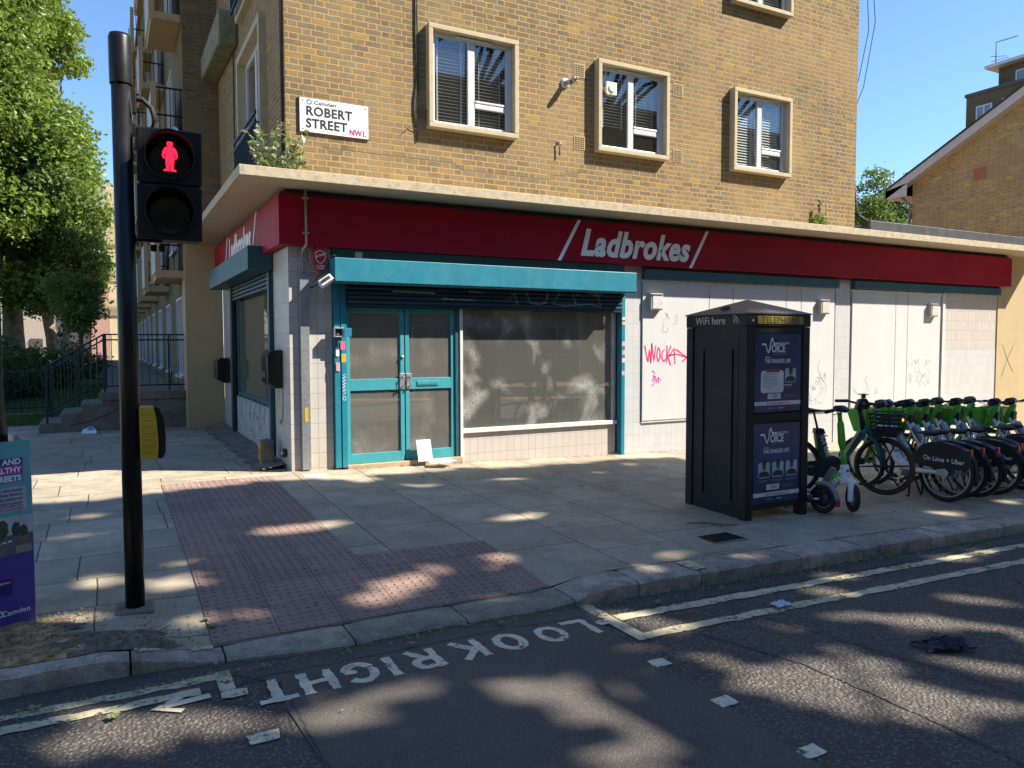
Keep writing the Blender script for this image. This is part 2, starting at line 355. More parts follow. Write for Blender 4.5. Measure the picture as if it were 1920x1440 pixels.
STOCK = [(0, (.115, .095, .062)), (.3, (.155, .13, .085)), (.6, (.185, .155, .10)), (.82, (.22, .178, .10)), (.88, (.36, .24, .055)), (.93, (.19, .12, .085)), (1, (.15, .13, .09))]
M = dict(
    brick=brick('stock_brick_wall', STOCK, (.52, .32, .115)),
    brick2=brick('brown_brick_wall', STOCK, (.42, .30, .14), dark=1.15),
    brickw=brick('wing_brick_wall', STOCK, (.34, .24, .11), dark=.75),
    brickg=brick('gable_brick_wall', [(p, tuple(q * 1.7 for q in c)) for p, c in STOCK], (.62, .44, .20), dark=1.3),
    brick3=brick('dark_brick_wall', STOCK, (.22, .18, .12), dark=.62),
    cream=simple('cream_render', (.44, .33, .18), .85, var=.06, vs=2, streak=.15, bump=.25, bs=120, dirt=.15, dirtc=(.3, .23, .14)),
    slab_edge=simple('weathered_concrete_edge', (.48, .40, .27), .9, var=.12, vs=9, bump=.6, bs=60, dirt=.6, dirtc=(.12, .10, .07), dscale=14),
    soffit=simple('painted_soffit', (.46, .38, .27), .85, var=.06, vs=2, bump=.15),
    surround=simple('cream_window_surround', (.46, .385, .24), .8, var=.08, vs=7, bump=.3, dirt=.3, dirtc=(.30, .25, .15), dscale=8),
    upvc=simple('white_plastic_frame', (.55, .56, .57), .35, var=.04),
    red=simple('red_sign_panel', (.30, .007, .020), .5, var=.14, vs=1.2, streak=.28, dirt=.10, dirtc=(.16, .02, .03), spec=.15),
    signw=simple('sign_lettering_white', (.85, .85, .83), .5, var=.05),
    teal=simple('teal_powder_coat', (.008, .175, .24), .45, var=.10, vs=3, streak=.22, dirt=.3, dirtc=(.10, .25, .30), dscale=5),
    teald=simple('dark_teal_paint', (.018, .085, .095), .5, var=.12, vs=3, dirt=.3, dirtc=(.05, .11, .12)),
    shutter=simple('roller_shutter_slats', (.010, .035, .055), .35, var=.15, vs=4),
    doorp=simple('teal_door_paint', (.035, .28, .32), .5, var=.08, vs=4, dirt=.2, dirtc=(.25, .3, .3), dscale=9),
    tile=tiles('white_glazed_tiles', .115, .19, .02, (.50, .47, .42), (.10, .085, .07), .30),
    tilel=tiles('painted_white_tiles', .115, .195, -.05, (.52, .52, .51), (.32, .32, .32), .08),
    tilep=tiles('pinkish_white_tiles', .118, .20, .05, (.52, .475, .43), (.20, .16, .13), .15),
    board=simple('white_painted_boards', (.53, .525, .51), .6, var=.03, vs=2, streak=.18, dirt=.30, dirtc=(.52, .53, .54), dscale=1.6),
    whitep=simple('dirty_white_paint', (.62, .61, .58), .55, var=.06, dirt=.4, dirtc=(.25, .22, .18), dscale=9),
    black=simple('black_powder_coat', (.009, .009, .010), .5, var=.25, vs=5, dirt=.15, dirtc=(.05, .045, .04), spec=.3),
    kiosk=simple('black_kiosk_panel', (.011, .011, .0115), .5, spec=.28, var=.2, vs=3, bump=.06, bs=30, dirt=.30, dirtc=(.055, .05, .048), dscale=4),
    plastic=simple('black_plastic', (.014, .014, .015), .5, var=.2),
    rubber=simple('black_rubber', (.016, .016, .016), .75, var=.2, bump=.2, bs=120),
    grey=simple('mid_grey_plastic', (.22, .225, .23), .5, var=.1),
    galv=simple('galvanised_steel', (.34, .36, .37), .45, .7, var=.18, vs=25, dirt=.3, dirtc=(.2, .2, .2)),
    pipe=simple('painted_conduit', (.33, .29, .25), .6, var=.1),
    steel=simple('brushed_steel', (.55, .55, .56), .35, .8, var=.1),
    navy=simple('navy_railing_paint', (.010, .022, .045), .45, var=.2, dirt=.2),
    conc=simple('aged_concrete', (.20, .17, .13), .9, var=.25, vs=5, bump=.7, bs=40, dirt=.6, dirtc=(.06, .05, .035)),
    concd=simple('dark_step_concrete', (.17, .15, .115), .9, var=.3, vs=4, bump=.8, bs=30, dirt=.7, dirtc=(.05, .045, .03)),
    kerb=granite('granite_kerb', (.42, .355, .285), 1),
    kerbf=granite('worn_flat_kerb', (.36, .315, .235), .5),
    slabr=slabs('york_stone_slabs', (.43, .365, .265), .80, .72),
    slabl=slabs('york_stone_rows', (.43, .365, .265), .62, .85, swap=True, oy=.37),
    aspc=asphalt('coarse_road_asphalt', (.072, .062, .052), (.20, .175, .145), 46, .6, 1.0, .016),
    asps=asphalt('smooth_crossing_asphalt', (.078, .068, .058), (.18, .165, .14), 130, .30, .6),
    aspg=asphalt('gutter_asphalt', (.062, .057, .052), (.2, .19, .16), 95, .3, .7),
    yellow=paintmark('worn_yellow_line', (.56, .49, .31), .5),
    white=paintmark('worn_white_marking', (.70, .60, .44), .45),
    leafb=leafmat('plane_leaf_bright', (.07, .115, .02), (.22, .29, .05), .45),
    leafc=leafmat('shade_tree_leaf', (.14, .19, .07), (.26, .31, .12), .6),
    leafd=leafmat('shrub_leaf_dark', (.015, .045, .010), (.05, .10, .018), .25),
    leafm=leafmat('tree_leaf_mid', (.05, .09, .022), (.14, .20, .05), .4),
    bark=simple('plane_tree_bark', (.13, .105, .075), .95, var=.35, vs=4, bump=1, bs=10, dirt=.5, dirtc=(.30, .27, .2), dscale=2),
    glass=dustglass('clean_window_glass', .02, .0, tint=(.94, .96, .95)),
    shopglass=dustglass('dusty_shop_glass', .10, 1.5, tint=(.9, .9, .84), dustc=(.50, .49, .46)),
    doorglass=dustglass('dusty_door_glass', .17, .4, tint=(.85, .84, .78), dustc=(.46, .44, .40)),
    sideglass=dustglass('grimy_side_glass', .16, .12, tint=(.9, .9, .82), dustc=(.34, .34, .26)),
    dark=simple('dark_interior', (.05, .048, .044), .9, var=.15),
    inner=simple('grubby_interior_wall', (.20, .185, .15), .9, var=.15),
    panelc=simple('cream_inner_panel', (.48, .43, .30), .8, var=.05),
    blind=simple('white_blind_slats', (.60, .62, .62), .5, var=.04),
    sheet=simple('white_paper', (.80, .80, .84), .7, var=.03),
    lime=simple('lime_green_plastic', (.09, .42, .03), .4, var=.1, vs=4),
    limew=simple('white_frame_paint', (.75, .75, .72), .35, var=.06, dirt=.2, dirtc=(.3, .3, .28)),
    forest=simple('teal_bike_frame', (.02, .16, .21), .38, var=.15),
    deepgreen=simple('dark_green_battery', (.015, .075, .055), .45, var=.15),
    signblue=simple('navy_poster_print', (.012, .03, .12), .3, var=.5, vs=3),
    redl=simple('red_reflector', (.45, .01, .012), .25, var=.1),
    orange=glow('orange_bike_light', (1.0, .22, .02), 1.5),
    pink=simple('pink_marker_paint', (.72, .02, .16), .6, var=.1),
    pinkp=simple('magenta_marker_paint', (.62, .04, .38), .6, var=.1),
    ink=simple('dark_marker_ink', (.06, .055, .05), .7, var=.3),
    inkg=simple('faded_grey_marker', (.36, .36, .36), .7, var=.2),
    yel=simple('yellow_plastic', (.52, .36, .02), .5, var=.1, dirt=.2, dirtc=(.2, .14, .03)),
    soil=simple('dusty_tree_pit_soil', (.34, .22, .10), .95, var=.7, vs=18, bump=1, bs=60, dirt=.5, dirtc=(.06, .045, .025), dscale=8),
)
# ================================================================ THE GROUND
def sheet(name, xs, ys, fn, mat, dz=0, pick=None, kind='structure'):
    mb = MB(); nx, ny = len(xs), len(ys)
    vs = [(x, y, fn(x, y) + dz) for y in ys for x in xs]
    b = 0; fs = []
    mb.v = vs
    for j in range(ny - 1):
        for i in range(nx - 1):
            k = pick((xs[i] + xs[i + 1]) / 2, (ys[j] + ys[j + 1]) / 2) if pick else 0
            if k is None: continue
            mb.f.append((j * nx + i, j * nx + i + 1, (j + 1) * nx + i + 1, (j + 1) * nx + i)); mb.sm.append(True); mb.mi.append(k)
    o = mb.build(name, mat); return tag(o, kind=kind)
def lin(a, b, n): return [a + (b - a) * i / n for i in range(n + 1)]
KB = -4.88      # back of the kerb
px = lin(-60, -8, 8) + lin(-7, -2.2, 8) + [-2.0, -1.8, -1.65, -1.5, -1.2, -.9, -.6, -.3, 0, .2, .4, .6, .8, .95, 1.1, 1.3] + lin(1.6, 16.5, 24) + lin(18, 60, 8)
py = [KB, -4.6, -4.3, -4.0, -3.75, -3.5, -3, -2, -1, -.2, 0]
sheet('pavement', px, py, pav, [M['slabr'], M['slabl']], pick=lambda x, y: 1 if x < -1.5 else 0)
sheet('side_pavement', lin(-12, 16.5, 20), [0, 1, 3, 6, 10, 20, 70], lambda x, y: pav(x, 0) - .004, [M['slabl'], M['slabr']])
sheet('far_ground', lin(-900, 900, 6), lin(-300, 1500, 6), lambda x, y: -1.25, M['soil'])
sheet('road', lin(-60, -4, 8) + lin(-3, 3.6, 16) + lin(4.5, 60, 14), [-16, -12, -9, -7.5, -6.5, -6, -5.2, -4.85], road, M['aspc'])
sheet('gutter_strip', lin(-12, 16, 40), [-5.40, -4.86], road, M['aspg'], .003)
# smooth tarmac of the crossing, laid over the coarse road
mb = MB(); L = []
for i in range(25):
    y = -5.19 - i * .3
    x0 = -1.24 + .02 * sin(i * 2.1); x1 = (.93 if y > -5.4 else .82 - .02 * (i - 2)) + .012 * sin(i * 1.7)
    if y > -5.4: x0 = -1.5
    L += [(x0, y, road(x0, y) + .006), (0, y, road(0, y) + .006), (x1, y, road(max(x1, 0), y) + .006)]
mb.add([(a, b, c) for a, b, c in L], [(3 * i + k, 3 * i + k + 1, 3 * i + k + 4, 3 * i + k + 3) for i in range(24) for k in (0, 1)])
tag(mb.build('crossing_tarmac', M['asps']), kind='structure')
sheet('opposite_pavement', lin(-60, 60, 12), [-24, -16], lambda x, y: road(x, y) + .10, M['slabr'])

# tactile paving: red blister slabs
def tacmat():
    mt, nt, b = newmat('red_blister_paving'); g = G(nt)
    x, y, z = g.xyz(g.obj())[:3]
    u = g.m('DIVIDE', g.m('ADD', x, 1.5), .4); v = g.m('DIVIDE', g.m('ADD', y, 4.87), .4)
    fu = g.m('MULTIPLY', g.m('FRACT', u), .4); fv = g.m('MULTIPLY', g.m('FRACT', v), .4)
    d = g.m('MINIMUM', g.m('MINIMUM', fu, g.m('SUBTRACT', .4, fu)), g.m('MINIMUM', fv, g.m('SUBTRACT', .4, fv)))
    msk = g.step(d, .002, .002); wn_ = g.white(g.vec(g.m('FLOOR', u), g.m('FLOOR', v))).outputs['Value']
    cc = g.mix(wn_, (.235, .155, .120), (.305, .205, .158))
    cc = g.mix(g.m('MULTIPLY', g.step(g.noise(5, det=8, rough=.7), .42, .25), .5), cc, (.15, .10, .09))
    cc = g.mix(g.m('MULTIPLY', g.step(g.noise(90, det=3), .52, .2), .25), cc, (.36, .27, .25))
    g.put(b.inputs['Base Color'], g.mix(msk, (.04, .032, .028), cc)); b.inputs['Roughness'].default_value = .8
    g.put(b.inputs['Normal'], g.bump(g.m('ADD', msk, g.m('MULTIPLY', g.noise(60, det=5), .5)), .4, .004)); return mt
M['tac'] = tacmat()
mb = MB()
def patch(xa, xb, ya, yb):
    nx = max(1, round((xb - xa) / .2)); ny = max(1, round((yb - ya) / .2)); b0 = len(mb.v)
    for j in range(ny + 1):
        for i in range(nx + 1):
            x = xa + (xb - xa) * i / nx; y = ya + (yb - ya) * j / ny; mb.v.append((x, y, pav(x, y) + .006))
    for j in range(ny):
        for i in range(nx):
            a = b0 + j * (nx + 1) + i; mb.f.append((a, a + 1, a + nx + 2, a + nx + 1)); mb.sm.append(True); mb.mi.append(0)
patch(-1.5, -.3, -4.87, -.2); patch(-.3, .84, -4.87, -3.76)
RB = [(.0155, 0), (.0135, .0045), (.007, .0065), (.0005, .007)]
for i in range(36):
    for j in range(71):
        x = -1.5 + .0333 + i * .0667; y = -4.87 + .0333 + j * .0667
        if y > -.22 or (x > -.31 and y > -3.78) or x > .84: continue
        if random.random() < .02: continue
        z = pav(x, y) + .006
        b0 = len(mb.v); n = 7
        for r, h in RB[:3]:
            for k in range(n): t = 2 * pi * k / n; mb.v.append((x + r * cos(t), y + r * sin(t), z + h))
        mb.v.append((x, y, z + .0069))
        for q in range(2):
            for k in range(n):
                l = (k + 1) % n; mb.f.append((b0 + q * n + k, b0 + q * n + l, b0 + (q + 1) * n + l, b0 + (q + 1) * n + k)); mb.sm.append(True); mb.mi.append(0)
        for k in range(n): mb.f.append((b0 + 2 * n + k, b0 + 2 * n + (k + 1) % n, b0 + 3 * n)); mb.sm.append(True); mb.mi.append(0)
tag(mb.build('tactile_paving', M['tac']), kind='structure')

# kerb stones
random.seed(5)
KJ = [-14, -10, -6, -3.1, -1.94, -1.45, -.72, .03, .86, 1.42, 2.03, 3.14, 3.93, 4.9, 6.13, 7.25, 8.4, 9.5, 10.7, 12, 14, 16]
mk, mf = MB(), MB()
for a, b_ in zip(KJ[:-1], KJ[1:]):
    flat = a >= -1.46 and b_ <= .9
    mb = mf if flat else mk
    n = max(3, int((b_ - a) / .12)); gap = .006
    prof = [(-5.19, -.13), (-5.195, -.020), (-5.175, -.004), (-5.15, .002), (KB - .02, .003), (KB + .0, -.004), (KB, -.13)]
    kf = lambda x, y: y if y > -4.95 else y + (.20 - .20 * sm(-2.0, -.7, x))
    rs = random.random() * 9
    vs = []
    for i in range(n + 1):
        x = a + gap + (b_ - a - 2 * gap) * i / n
        e = .006 if i in (0, n) else 0
        for k, (y, dz) in enumerate(prof):
            j = .006 * sin(x * 23 + k * 2 + rs) + .004 * sin(x * 57 + rs * 3 + k)
            zz = pav(x, max(y, KB)) + dz - (e if 0 < k < 6 else 0) + (j * .4 if not flat and 0 < k < 6 else 0)
            if k in (0, 6): zz = road(x, y) - .05
            vs.append((x, kf(x, y) + (j if k in (1, 2) and not flat else 0), zz))
    K = len(prof); fs = [(i * K + k, (i + 1) * K + k, (i + 1) * K + k + 1, i * K + k + 1) for i in range(n) for k in range(K - 1)]
    fs += [tuple(range(K))[::-1], tuple(range(n * K, n * K + K))]
    mb.add(vs, fs)
tag(mk.build('kerb', M['kerb']), kind='structure'); tag(mf.build('dropped_kerb', M['kerbf']), kind='structure')
# tree pit soil by the near kerb, pole patch, drain cover
mb = MB(); random.seed(3)
N = 26; vs = [(-2.55, -4.5, pav(-2.55, -4.5) + .035)]
E = [(-3.6, -4.20), (-2.2, -4.17), (-2.19, -4.55), (-2.3, -4.75), (-1.96, -4.80), (-1.6, -4.84), (-1.6, -4.885), (-3.6, -4.885)]
mb = MB()
for i in range(60):
    for j in range(20):
        pass
xs_ = lin(-3.6, -1.62, 66); ys_ = lin(-4.885, -4.19, 24)
def soilz(x, y):
    edge = (-2.2 if y > -4.62 else -1.70) + .07 * sin(y * 31) + .04 * sin(y * 77 + x * 9)
    t = sm(0, .12, edge - x) * sm(0, .07, -4.19 - y) * sm(0, .05, y + 4.90)
    return pav(x, y) - .004 + t * (.012 + .020 * abs(sin(x * 3.1 + y * 5)) + .012 * random.random())
sheet('tree_pit_soil', xs_, ys_, soilz, [M['soil'], simple('dark_gutter_silt', (.15, .12, .085), .95, var=.6, vs=22, bump=1, bs=70, dirt=.6, dirtc=(.05, .042, .03), dscale=9)], pick=lambda x, y: (0 if x < -2.25 + .1 * sin(y * 40) else 1) if (x < -2.14 or y < -4.66) else None)
mb = MB(); mb.box(-2.01, -1.78, -4.33, -4.10, pav(-1.9, -4.2) - .02, pav(-1.9, -4.2) + .014)
tag(mb.build('mortar_patch', M['conc'], bevel=.02), kind='structure')
dc = thing('drain_cover', 'small rusty rectangular drain cover set in the slabs in front of the telephone kiosk', 'drain cover')
z = pav(2.9, -4.47)
mb = MB().box(2.70, 3.10, -4.62, -4.34, z - .02, z + .006); mb.build('cover_frame', M['conc'], dc, .004)
mb = MB()
for i in range(9):
    for j in range(6): mb.box(2.73 + i * .0405, 2.757 + i * .0405, -4.595 + j * .041, -4.568 + j * .041, z + .006, z + .012)
mb.build('cover_studs', M['black'], dc); rebase(dc, (2.9, -4.47, z))
sc2 = thing('stopcock_cover', 'pale plastic access cover in the slabs by the tiled corner pier', 'access cover')
z = pav(.2, -.33)
MB().box(.06, .36, -.42, -.27, z - .01, z + .007).build('cover', simple('pale_plastic_cover', (.5, .47, .4), .7), sc2, .02); rebase(sc2, (.2, -.33, z))

# ---- road markings
random.seed(21)
def strip(x0, x1, y0, y1, mat_mb, dz=.0065, jit=.012, stp=.07):
    n = max(1, int(abs(x1 - x0) / stp)); vs = []
    for i in range(n + 1):
        x = x0 + (x1 - x0) * i / n
        for y in (y0, (y0 + y1) / 2, y1):
            yy = y + random.uniform(-jit, jit) * (y != (y0 + y1) / 2); vs.append((x, yy, road(x, yy) + dz))
    mat_mb.add(vs, [(3 * i + k, 3 * i + 3 + k, 3 * i + 4 + k, 3 * i + 1 + k) for i in range(n) for k in (0, 1)])
mb = MB()
strip(1.0, 16, -5.55, -5.45, mb); strip(.98, 16, -5.885, -5.79, mb, .0065); strip(.885, .985, -5.9, -5.13, mb, .0085, .004, .05)
strip(-12, -1.52, -5.285, -5.21, mb); strip(-12, -1.62, -5.43, -5.35, mb, .0065); strip(-1.53, -1.45, -5.45, -5.19, mb, .0085, .004, .04)
tag(mb.build('double_yellow_lines', M['yellow']), kind='structure')
mb = MB()
CH = [('L', .67), ('O', .44), ('O', .14), ('K', -.13), ('R', -.42), ('I', -.625), ('G', -.81), ('H', -1.04), ('T', -1.27)]
lets = thing('road_lettering', 'worn white words LOOK RIGHT painted upside down on the tarmac beside the dropped kerb', 'road lettering')
def strokes(chx, ch, cy=-5.57, h=.27, w=.20, t=.052):
    q = MB()
    def P(a, b): # a 0..1 left-right of letter, b 0..1 bottom-top, rotated 180
        x = chx + w / 2 - a * w; y = cy + h / 2 - b * h; return (x, y, road(x, y) + .0082 + zz)
    def S(*pts):
        global zz
        # densify
        D = []
        for p, r in zip(pts[:-1], pts[1:]):
            L_ = math.hypot(r[0] - p[0], r[1] - p[1]); N_ = max(1, int(L_ / .13)); J_ = .02 if L_ > .25 else .006
            for k in range(N_): D.append((p[0] + (r[0] - p[0]) * k / N_ + random.uniform(-J_, J_), p[1] + (r[1] - p[1]) * k / N_ + random.uniform(-J_, J_)))
        D.append(pts[-1])
        sx = w / h
        ribbon(q, [(a * sx, b) for a, b in D], t / h, lambda a, b: P(a / sx, b)); zz += .0004
    arc = lambda cx, cy_, rx, ry, a0, a1, n=12: [(cx + rx * cos(rad(a0 + (a1 - a0) * i / n)), cy_ + ry * sin(rad(a0 + (a1 - a0) * i / n))) for i in range(n + 1)]
    if ch == 'L': S((.15, 1), (.15, .08)); S((.08, .1), (.95, .1))
    if ch == 'O': S(*arc(.5, .5, .40, .40, 90, 455, 16))
    if ch == 'K': S((.18, 1), (.18, 0)); S((.25, .45), (.88, 1)); S((.4, .55), (.92, 0))
    if ch == 'R': S((.18, 0), (.18, 1)); S((.15, .92), (.55, .92), *arc(.58, .70, .26, .22, 80, -80, 6), (.2, .48)); S((.5, .45), (.9, 0))
    if ch == 'I': S((.5, 0), (.5, 1))
    if ch == 'G': S(*arc(.5, .5, .40, .42, 40, 340, 14)); S((.55, .42), (.92, .42))
    if ch == 'H': S((.15, 0), (.15, 1)); S((.85, 0), (.85, 1)); S((.15, .5), (.85, .5))
    if ch == 'T': S((.5, 0), (.5, .95)); S((.02, .93), (.98, .93))
    return q
zz = 0
for ch, x in CH:
    zz = 0; strokes(x, ch, cy=-5.57 + (.02 if ch == 'L' else 0)).build('letter', M['white'], lets)
zz = 0
q = MB(); f = lambda a, b: (a, b, road(a, b) + .0105)
ribbon(q, [(-1.40, -5.51), (-1.48, -5.505), (-1.53, -5.50)], .085, f); q.build('dash', M['white'], lets)
q = MB(); ribbon(q, [(-1.58, -5.47), (-1.80, -5.49)], .05, lambda a, b: (a, b, road(a, b) + .0086)); ribbon(q, [(-1.72, -5.42), (-1.84, -5.50), (-1.72, -5.58)], .05, lambda a, b: (a, b, road(a, b) + .0090)); q.build('arrow_head', M['white'], lets)
q = MB(); ribbon(q, [(.90, -5.50), (.86, -5.535), (.81, -5.55)], .08, lambda a, b: (a, b, road(a, b) + .0105)); q.build('dash', M['white'], lets)
rebase(lets, (-.3, -5.57, road(0, 0)))
studs = [(-1.41, -6.04, .15, .10), (.78, -6.22, .12, .10), (.77, -6.76, .12, .10), (.77, -7.31, .13, .09), (-1.36, -6.62, .13, .10)]
SL = ['square white road mark on the tarmac below the T of the lettering', 'white road mark nearest the corner of the yellow lines', 'white road mark halfway along the crossing edge', 'faint white road mark lowest on the crossing edge', 'white road mark at the bottom of the left crossing edge']
for (x, y, a, b_), lb in zip(studs, SL):
    n = 12; q = MB(); vs = []
    for k in range(n):
        t = 2 * pi * (k + .5) / n; cx = max(-1, min(1, cos(t) * 1.35)); cy_ = max(-1, min(1, sin(t) * 1.35)); j = random.uniform(.88, 1.05)
        vs.append((x + cx * a / 2 * j, y + cy_ * b_ / 2 * j, road(x, y) + .0082))
    q.add(vs, [tuple(range(n))])
    tag(q.build('crossing_mark', M['white']), lb, 'road marking', 'white marks edging the crossing')
# long cracks and trench joints in the road
random.seed(9)
def crack(pts, wd, name='road_crack', mt=None):
    q = MB(); D = []
    for p, r in zip(pts[:-1], pts[1:]):
        n = max(3, int(math.hypot(r[0] - p[0], r[1] - p[1]) / .05))
        for k in range(n): D.append((p[0] + (r[0] - p[0]) * k / n + random.uniform(-.008, .008), p[1] + (r[1] - p[1]) * k / n + random.uniform(-.008, .008)))
    D.append(pts[-1]); ribbon(q, D, wd, lambda a, b: (a, b, road(a, b) + .0085)); return tag(q.build(name, mt or M['dark']), kind='structure')
crack([(1.33, -5.98), (1.55, -6.6), (1.58, -7.3), (1.5, -8.4)], .014); crack([(1.95, -5.9), (2.1, -6.5), (2.35, -7.6)], .010)
crack([(4.6, -6.1), (3.9, -7.0), (3.3, -8.4)], .010); crack([(-1.22, -5.7), (-1.21, -6.4), (-1.27, -7.5)], .012)
crack([(.86, -5.4), (.3, -5.37), (-.6, -5.38), (-1.4, -5.36)], .008)
# ================================================================ THE SHOP AND FLATS
random.seed(31)
bld = thing('corner_building', 'yellow brick corner block of flats over the boarded up betting shop', 'building')
def wall_holes(mb, u0, u1, z0, z1, holes, fn):
    us = sorted({u0, u1} | {h for q in holes for h in q[:2]}); zs = sorted({z0, z1} | {h for q in holes for h in q[2:]})
    for i in range(len(us) - 1):
        for j in range(len(zs) - 1):
            cu, cz = (us[i] + us[i + 1]) / 2, (zs[j] + zs[j + 1]) / 2
            if any(h[0] < cu < h[1] and h[2] < cz < h[3] for h in holes): continue
            mb.quad(fn(us[i], zs[j]), fn(us[i + 1], zs[j]), fn(us[i + 1], zs[j + 1]), fn(us[i], zs[j + 1]))
W = [(1.84, 4.47), (4.54, 4.47), (7.25, 4.47), (1.84, 7.2), (4.54, 7.2), (7.23, 7.2), (1.84, 9.9), (4.54, 9.9), (7.23, 9.9)]
XE = 10.40
mb = MB()
wall_holes(mb, 0, XE, 3.59, 13, [(x + .03, x + 1.32, z + .03, z + 1.32) for x, z in W], lambda u, z: (u, 0, z))
LW = [(1.2, 3.2, 3.6, 6.06), (1.5, 3.2, 6.62, 9.1)]
wall_holes(mb, 0, 5.95, 3.59, 13, LW, lambda u, z: (0, u, z))
mb.quad((XE, 0, 3.6), (XE, 9, 3.6), (XE, 9, 13), (XE, 0, 13)); mb.quad((0, 0, 13), (XE, 0, 13), (XE, 9, 13), (0, 9, 13))
mb.quad((0, 9, 3.6), (XE, 9, 3.6), (XE, 9, 13), (0, 9, 13))
mb.build('brick_wall', M['brick'], bld)
# canopy slab
mb = MB(); mb.box(-.63, 16.35, -.63, .0, 3.485, 3.585); mb.box(-.63, 0, .0, 5.93, 3.485, 3.585)
mb.build('canopy', M['soffit'], bld)
mb = MB(); cs = [(-.655, 16.38, -.655, -.632), ]
mb.box(-.655, 16.37, -.655, -.632, 3.484, 3.60); mb.box(-.655, -.632, -.632, 5.93, 3.484, 3.60); mb.box(-.632, 16.37, -.632, -.45, 3.586, 3.60)
mb.build('canopy_edge', M['slab_edge'], bld, .006)
MB().box(.02, XE, -.025, -.002, 3.586, 3.625).build('mortar_fillet', simple('pinkish_mortar', (.40, .30, .24), .9, bump=.4), bld)
# ground floor: dark recess behind fascia and above it
mb = MB(); mb.box(-.04, 15.3, -.04, .1, 2.803, 3.48); mb.box(-.04, .1, .1, 5.9, 2.803, 3.48); mb.build('signboard_backing', M['dark'], bld)
# tiled walls: corner pier, pier after window, far panel, risers
def tb(a, name, mat): MB().box(*a).build(name, mat, bld, .002)
mb = MB(); mb.box(0, .535, 0, .12, -.12, 2.80); mb.build('tiled_pier', M['tile'], bld)
mb = MB(); wall_holes(mb, .1205, 5.94, -.12, 2.80, [(1.15, 4.45, .70, 2.64), (.97, 1.15, -.2, 2.64)], lambda u, z: (.0, u, z))
mb.build('tiled_side_wall', M['tile'], bld)
mb = MB(); mb.box(2.335, 4.935, .012, .12, -.3, .335); mb.build('tiled_riser', M['tilep'], bld)
mb = MB(); mb.box(4.935, 4.96, .012, .3, -.3, 2.3); mb.build('tiled_return', M['tilep'], bld)
mb = MB(); mb.box(5.115, 5.44, .0, .1, -.5, 2.70); mb.box(5.44, 15.06, .012, .1, -.8, .36); mb.box(9.93, 10.33, 0, .1, -.8, 2.8); mb.build('painted_tile_wall', M['tilel'], bld)
mb = MB(); mb.box(13.17, 15.06, .001, .1, -.8, 2.64); mb.build('far_tiled_panel', M['tilep'], bld)
MB().box(13.18, 15.05, -.0015, .0005, -.8, 1.45).build('white_painted_band', M['tilel'], bld)
# yellow end pilaster and its return
mb = MB(); mb.box(15.06, 16.3, -.02, 6, -.9, 3.484); mb.build('end_pilaster', M['cream'], bld)
# graffiti cross on the pilaster, far wall marks
q = MB(); f = lambda a, b: (a, -.0225, b)
ribbon(q, [(15.28, 1.55), (15.45, 1.25), (15.7, .95)], .014, f); ribbon(q, [(15.68, 1.52), (15.45, 1.2), (15.27, .85)], .014, f); q.build('graffiti_cross', M['ink'], bld)
# white boards
random.seed(2)
J1 = [5.45, 6.83, 7.36, 8.62, 9.0, 9.88]; J2 = [10.36, 11.63, 12.0, 13.06]
for J, name in ((J1, 'board'), (J2, 'board')):
    for a, b_ in zip(J[:-1], J[1:]):
        MB().box(a + .006, b_ - .006, -.022, .03, .365, 2.56).build(name, M['board'], bld, .003)
mb = MB(); mb.box(5.42, 9.93, -.03, .02, 2.562, 2.60); mb.box(10.33, 13.1, -.03, .02, 2.562, 2.60); mb.box(13.085, 13.165, -.05, .02, -.3, 2.6); mb.box(5.45, 9.9, -.012, .028, .33, .364); mb.build('board_trim', M['whitep'], bld, .004)
mb = MB(); mb.box(5.45, 9.92, -.09, .0, 2.602, 2.76); mb.box(10.35, 15.05, -.09, .0, 2.602 + .01, 2.76); mb.build('shutter_header', M['teald'], bld, .008)
mb = MB(); mb.box(5.45, 15.05, -.05, .1, 2.76, 2.80); mb.build('header_gap', M['dark'], bld)
fpk = simple('flaking_pink_paint', (.42, .26, .24), .8, var=.2, dirt=.3); B(5.095, 5.45, -.01, .05, 2.70, 2.80).build('pink_pier_top', fpk, bld); B(9.93, 10.34, -.015, .05, 2.70, 2.80).build('pink_pier_top', fpk, bld)
MB().box(.535, 5.09, -.03, .1, 2.60, 2.80).build('teal_header', M['teald'], bld, .005)
# interior of the shop
mb = MB(); mb.quad((.1, 5.5, -.1), (15, 5.5, -.1), (15, 5.5, 3.3), (.1, 5.5, 3.3)); mb.quad((5.2, .15, -.1), (5.2, 5.5, -.1), (5.2, 5.5, 3.3), (5.2, .15, 3.3))
mb.build('inner_wall', M['inner'], bld)
mb = MB(); mb.quad((.05, .1, 3.0), (5.2, .1, 3.0), (5.2, 5.5, 3.0), (.05, 5.5, 3.0)); mb.build('ceiling', M['inner'], bld)
mb = MB(); mb.quad((.05, .1, .03), (5.2, .1, .03), (5.2, 5.5, .03), (.05, 5.5, .03)); mb.build('shop_floor', M['dark'], bld)
mb = MB(); mb.box(4.52, 4.95, .34, .38, .3, 2.64); mb.box(.45, .49, 1.6, 3.3, .3, 2.5); mb.build('inner_panel', M['panelc'], bld)
MB().box(3.1, 3.7, .5, .56, 1.98, 2.12).build('ceiling_panel', simple('cream_ceiling_light_panel', (.6, .55, .4), .6), bld)
MB().box(3.3, 4.2, 1.5, 2.0, .03, .45).build('counter', M['grey'], bld)
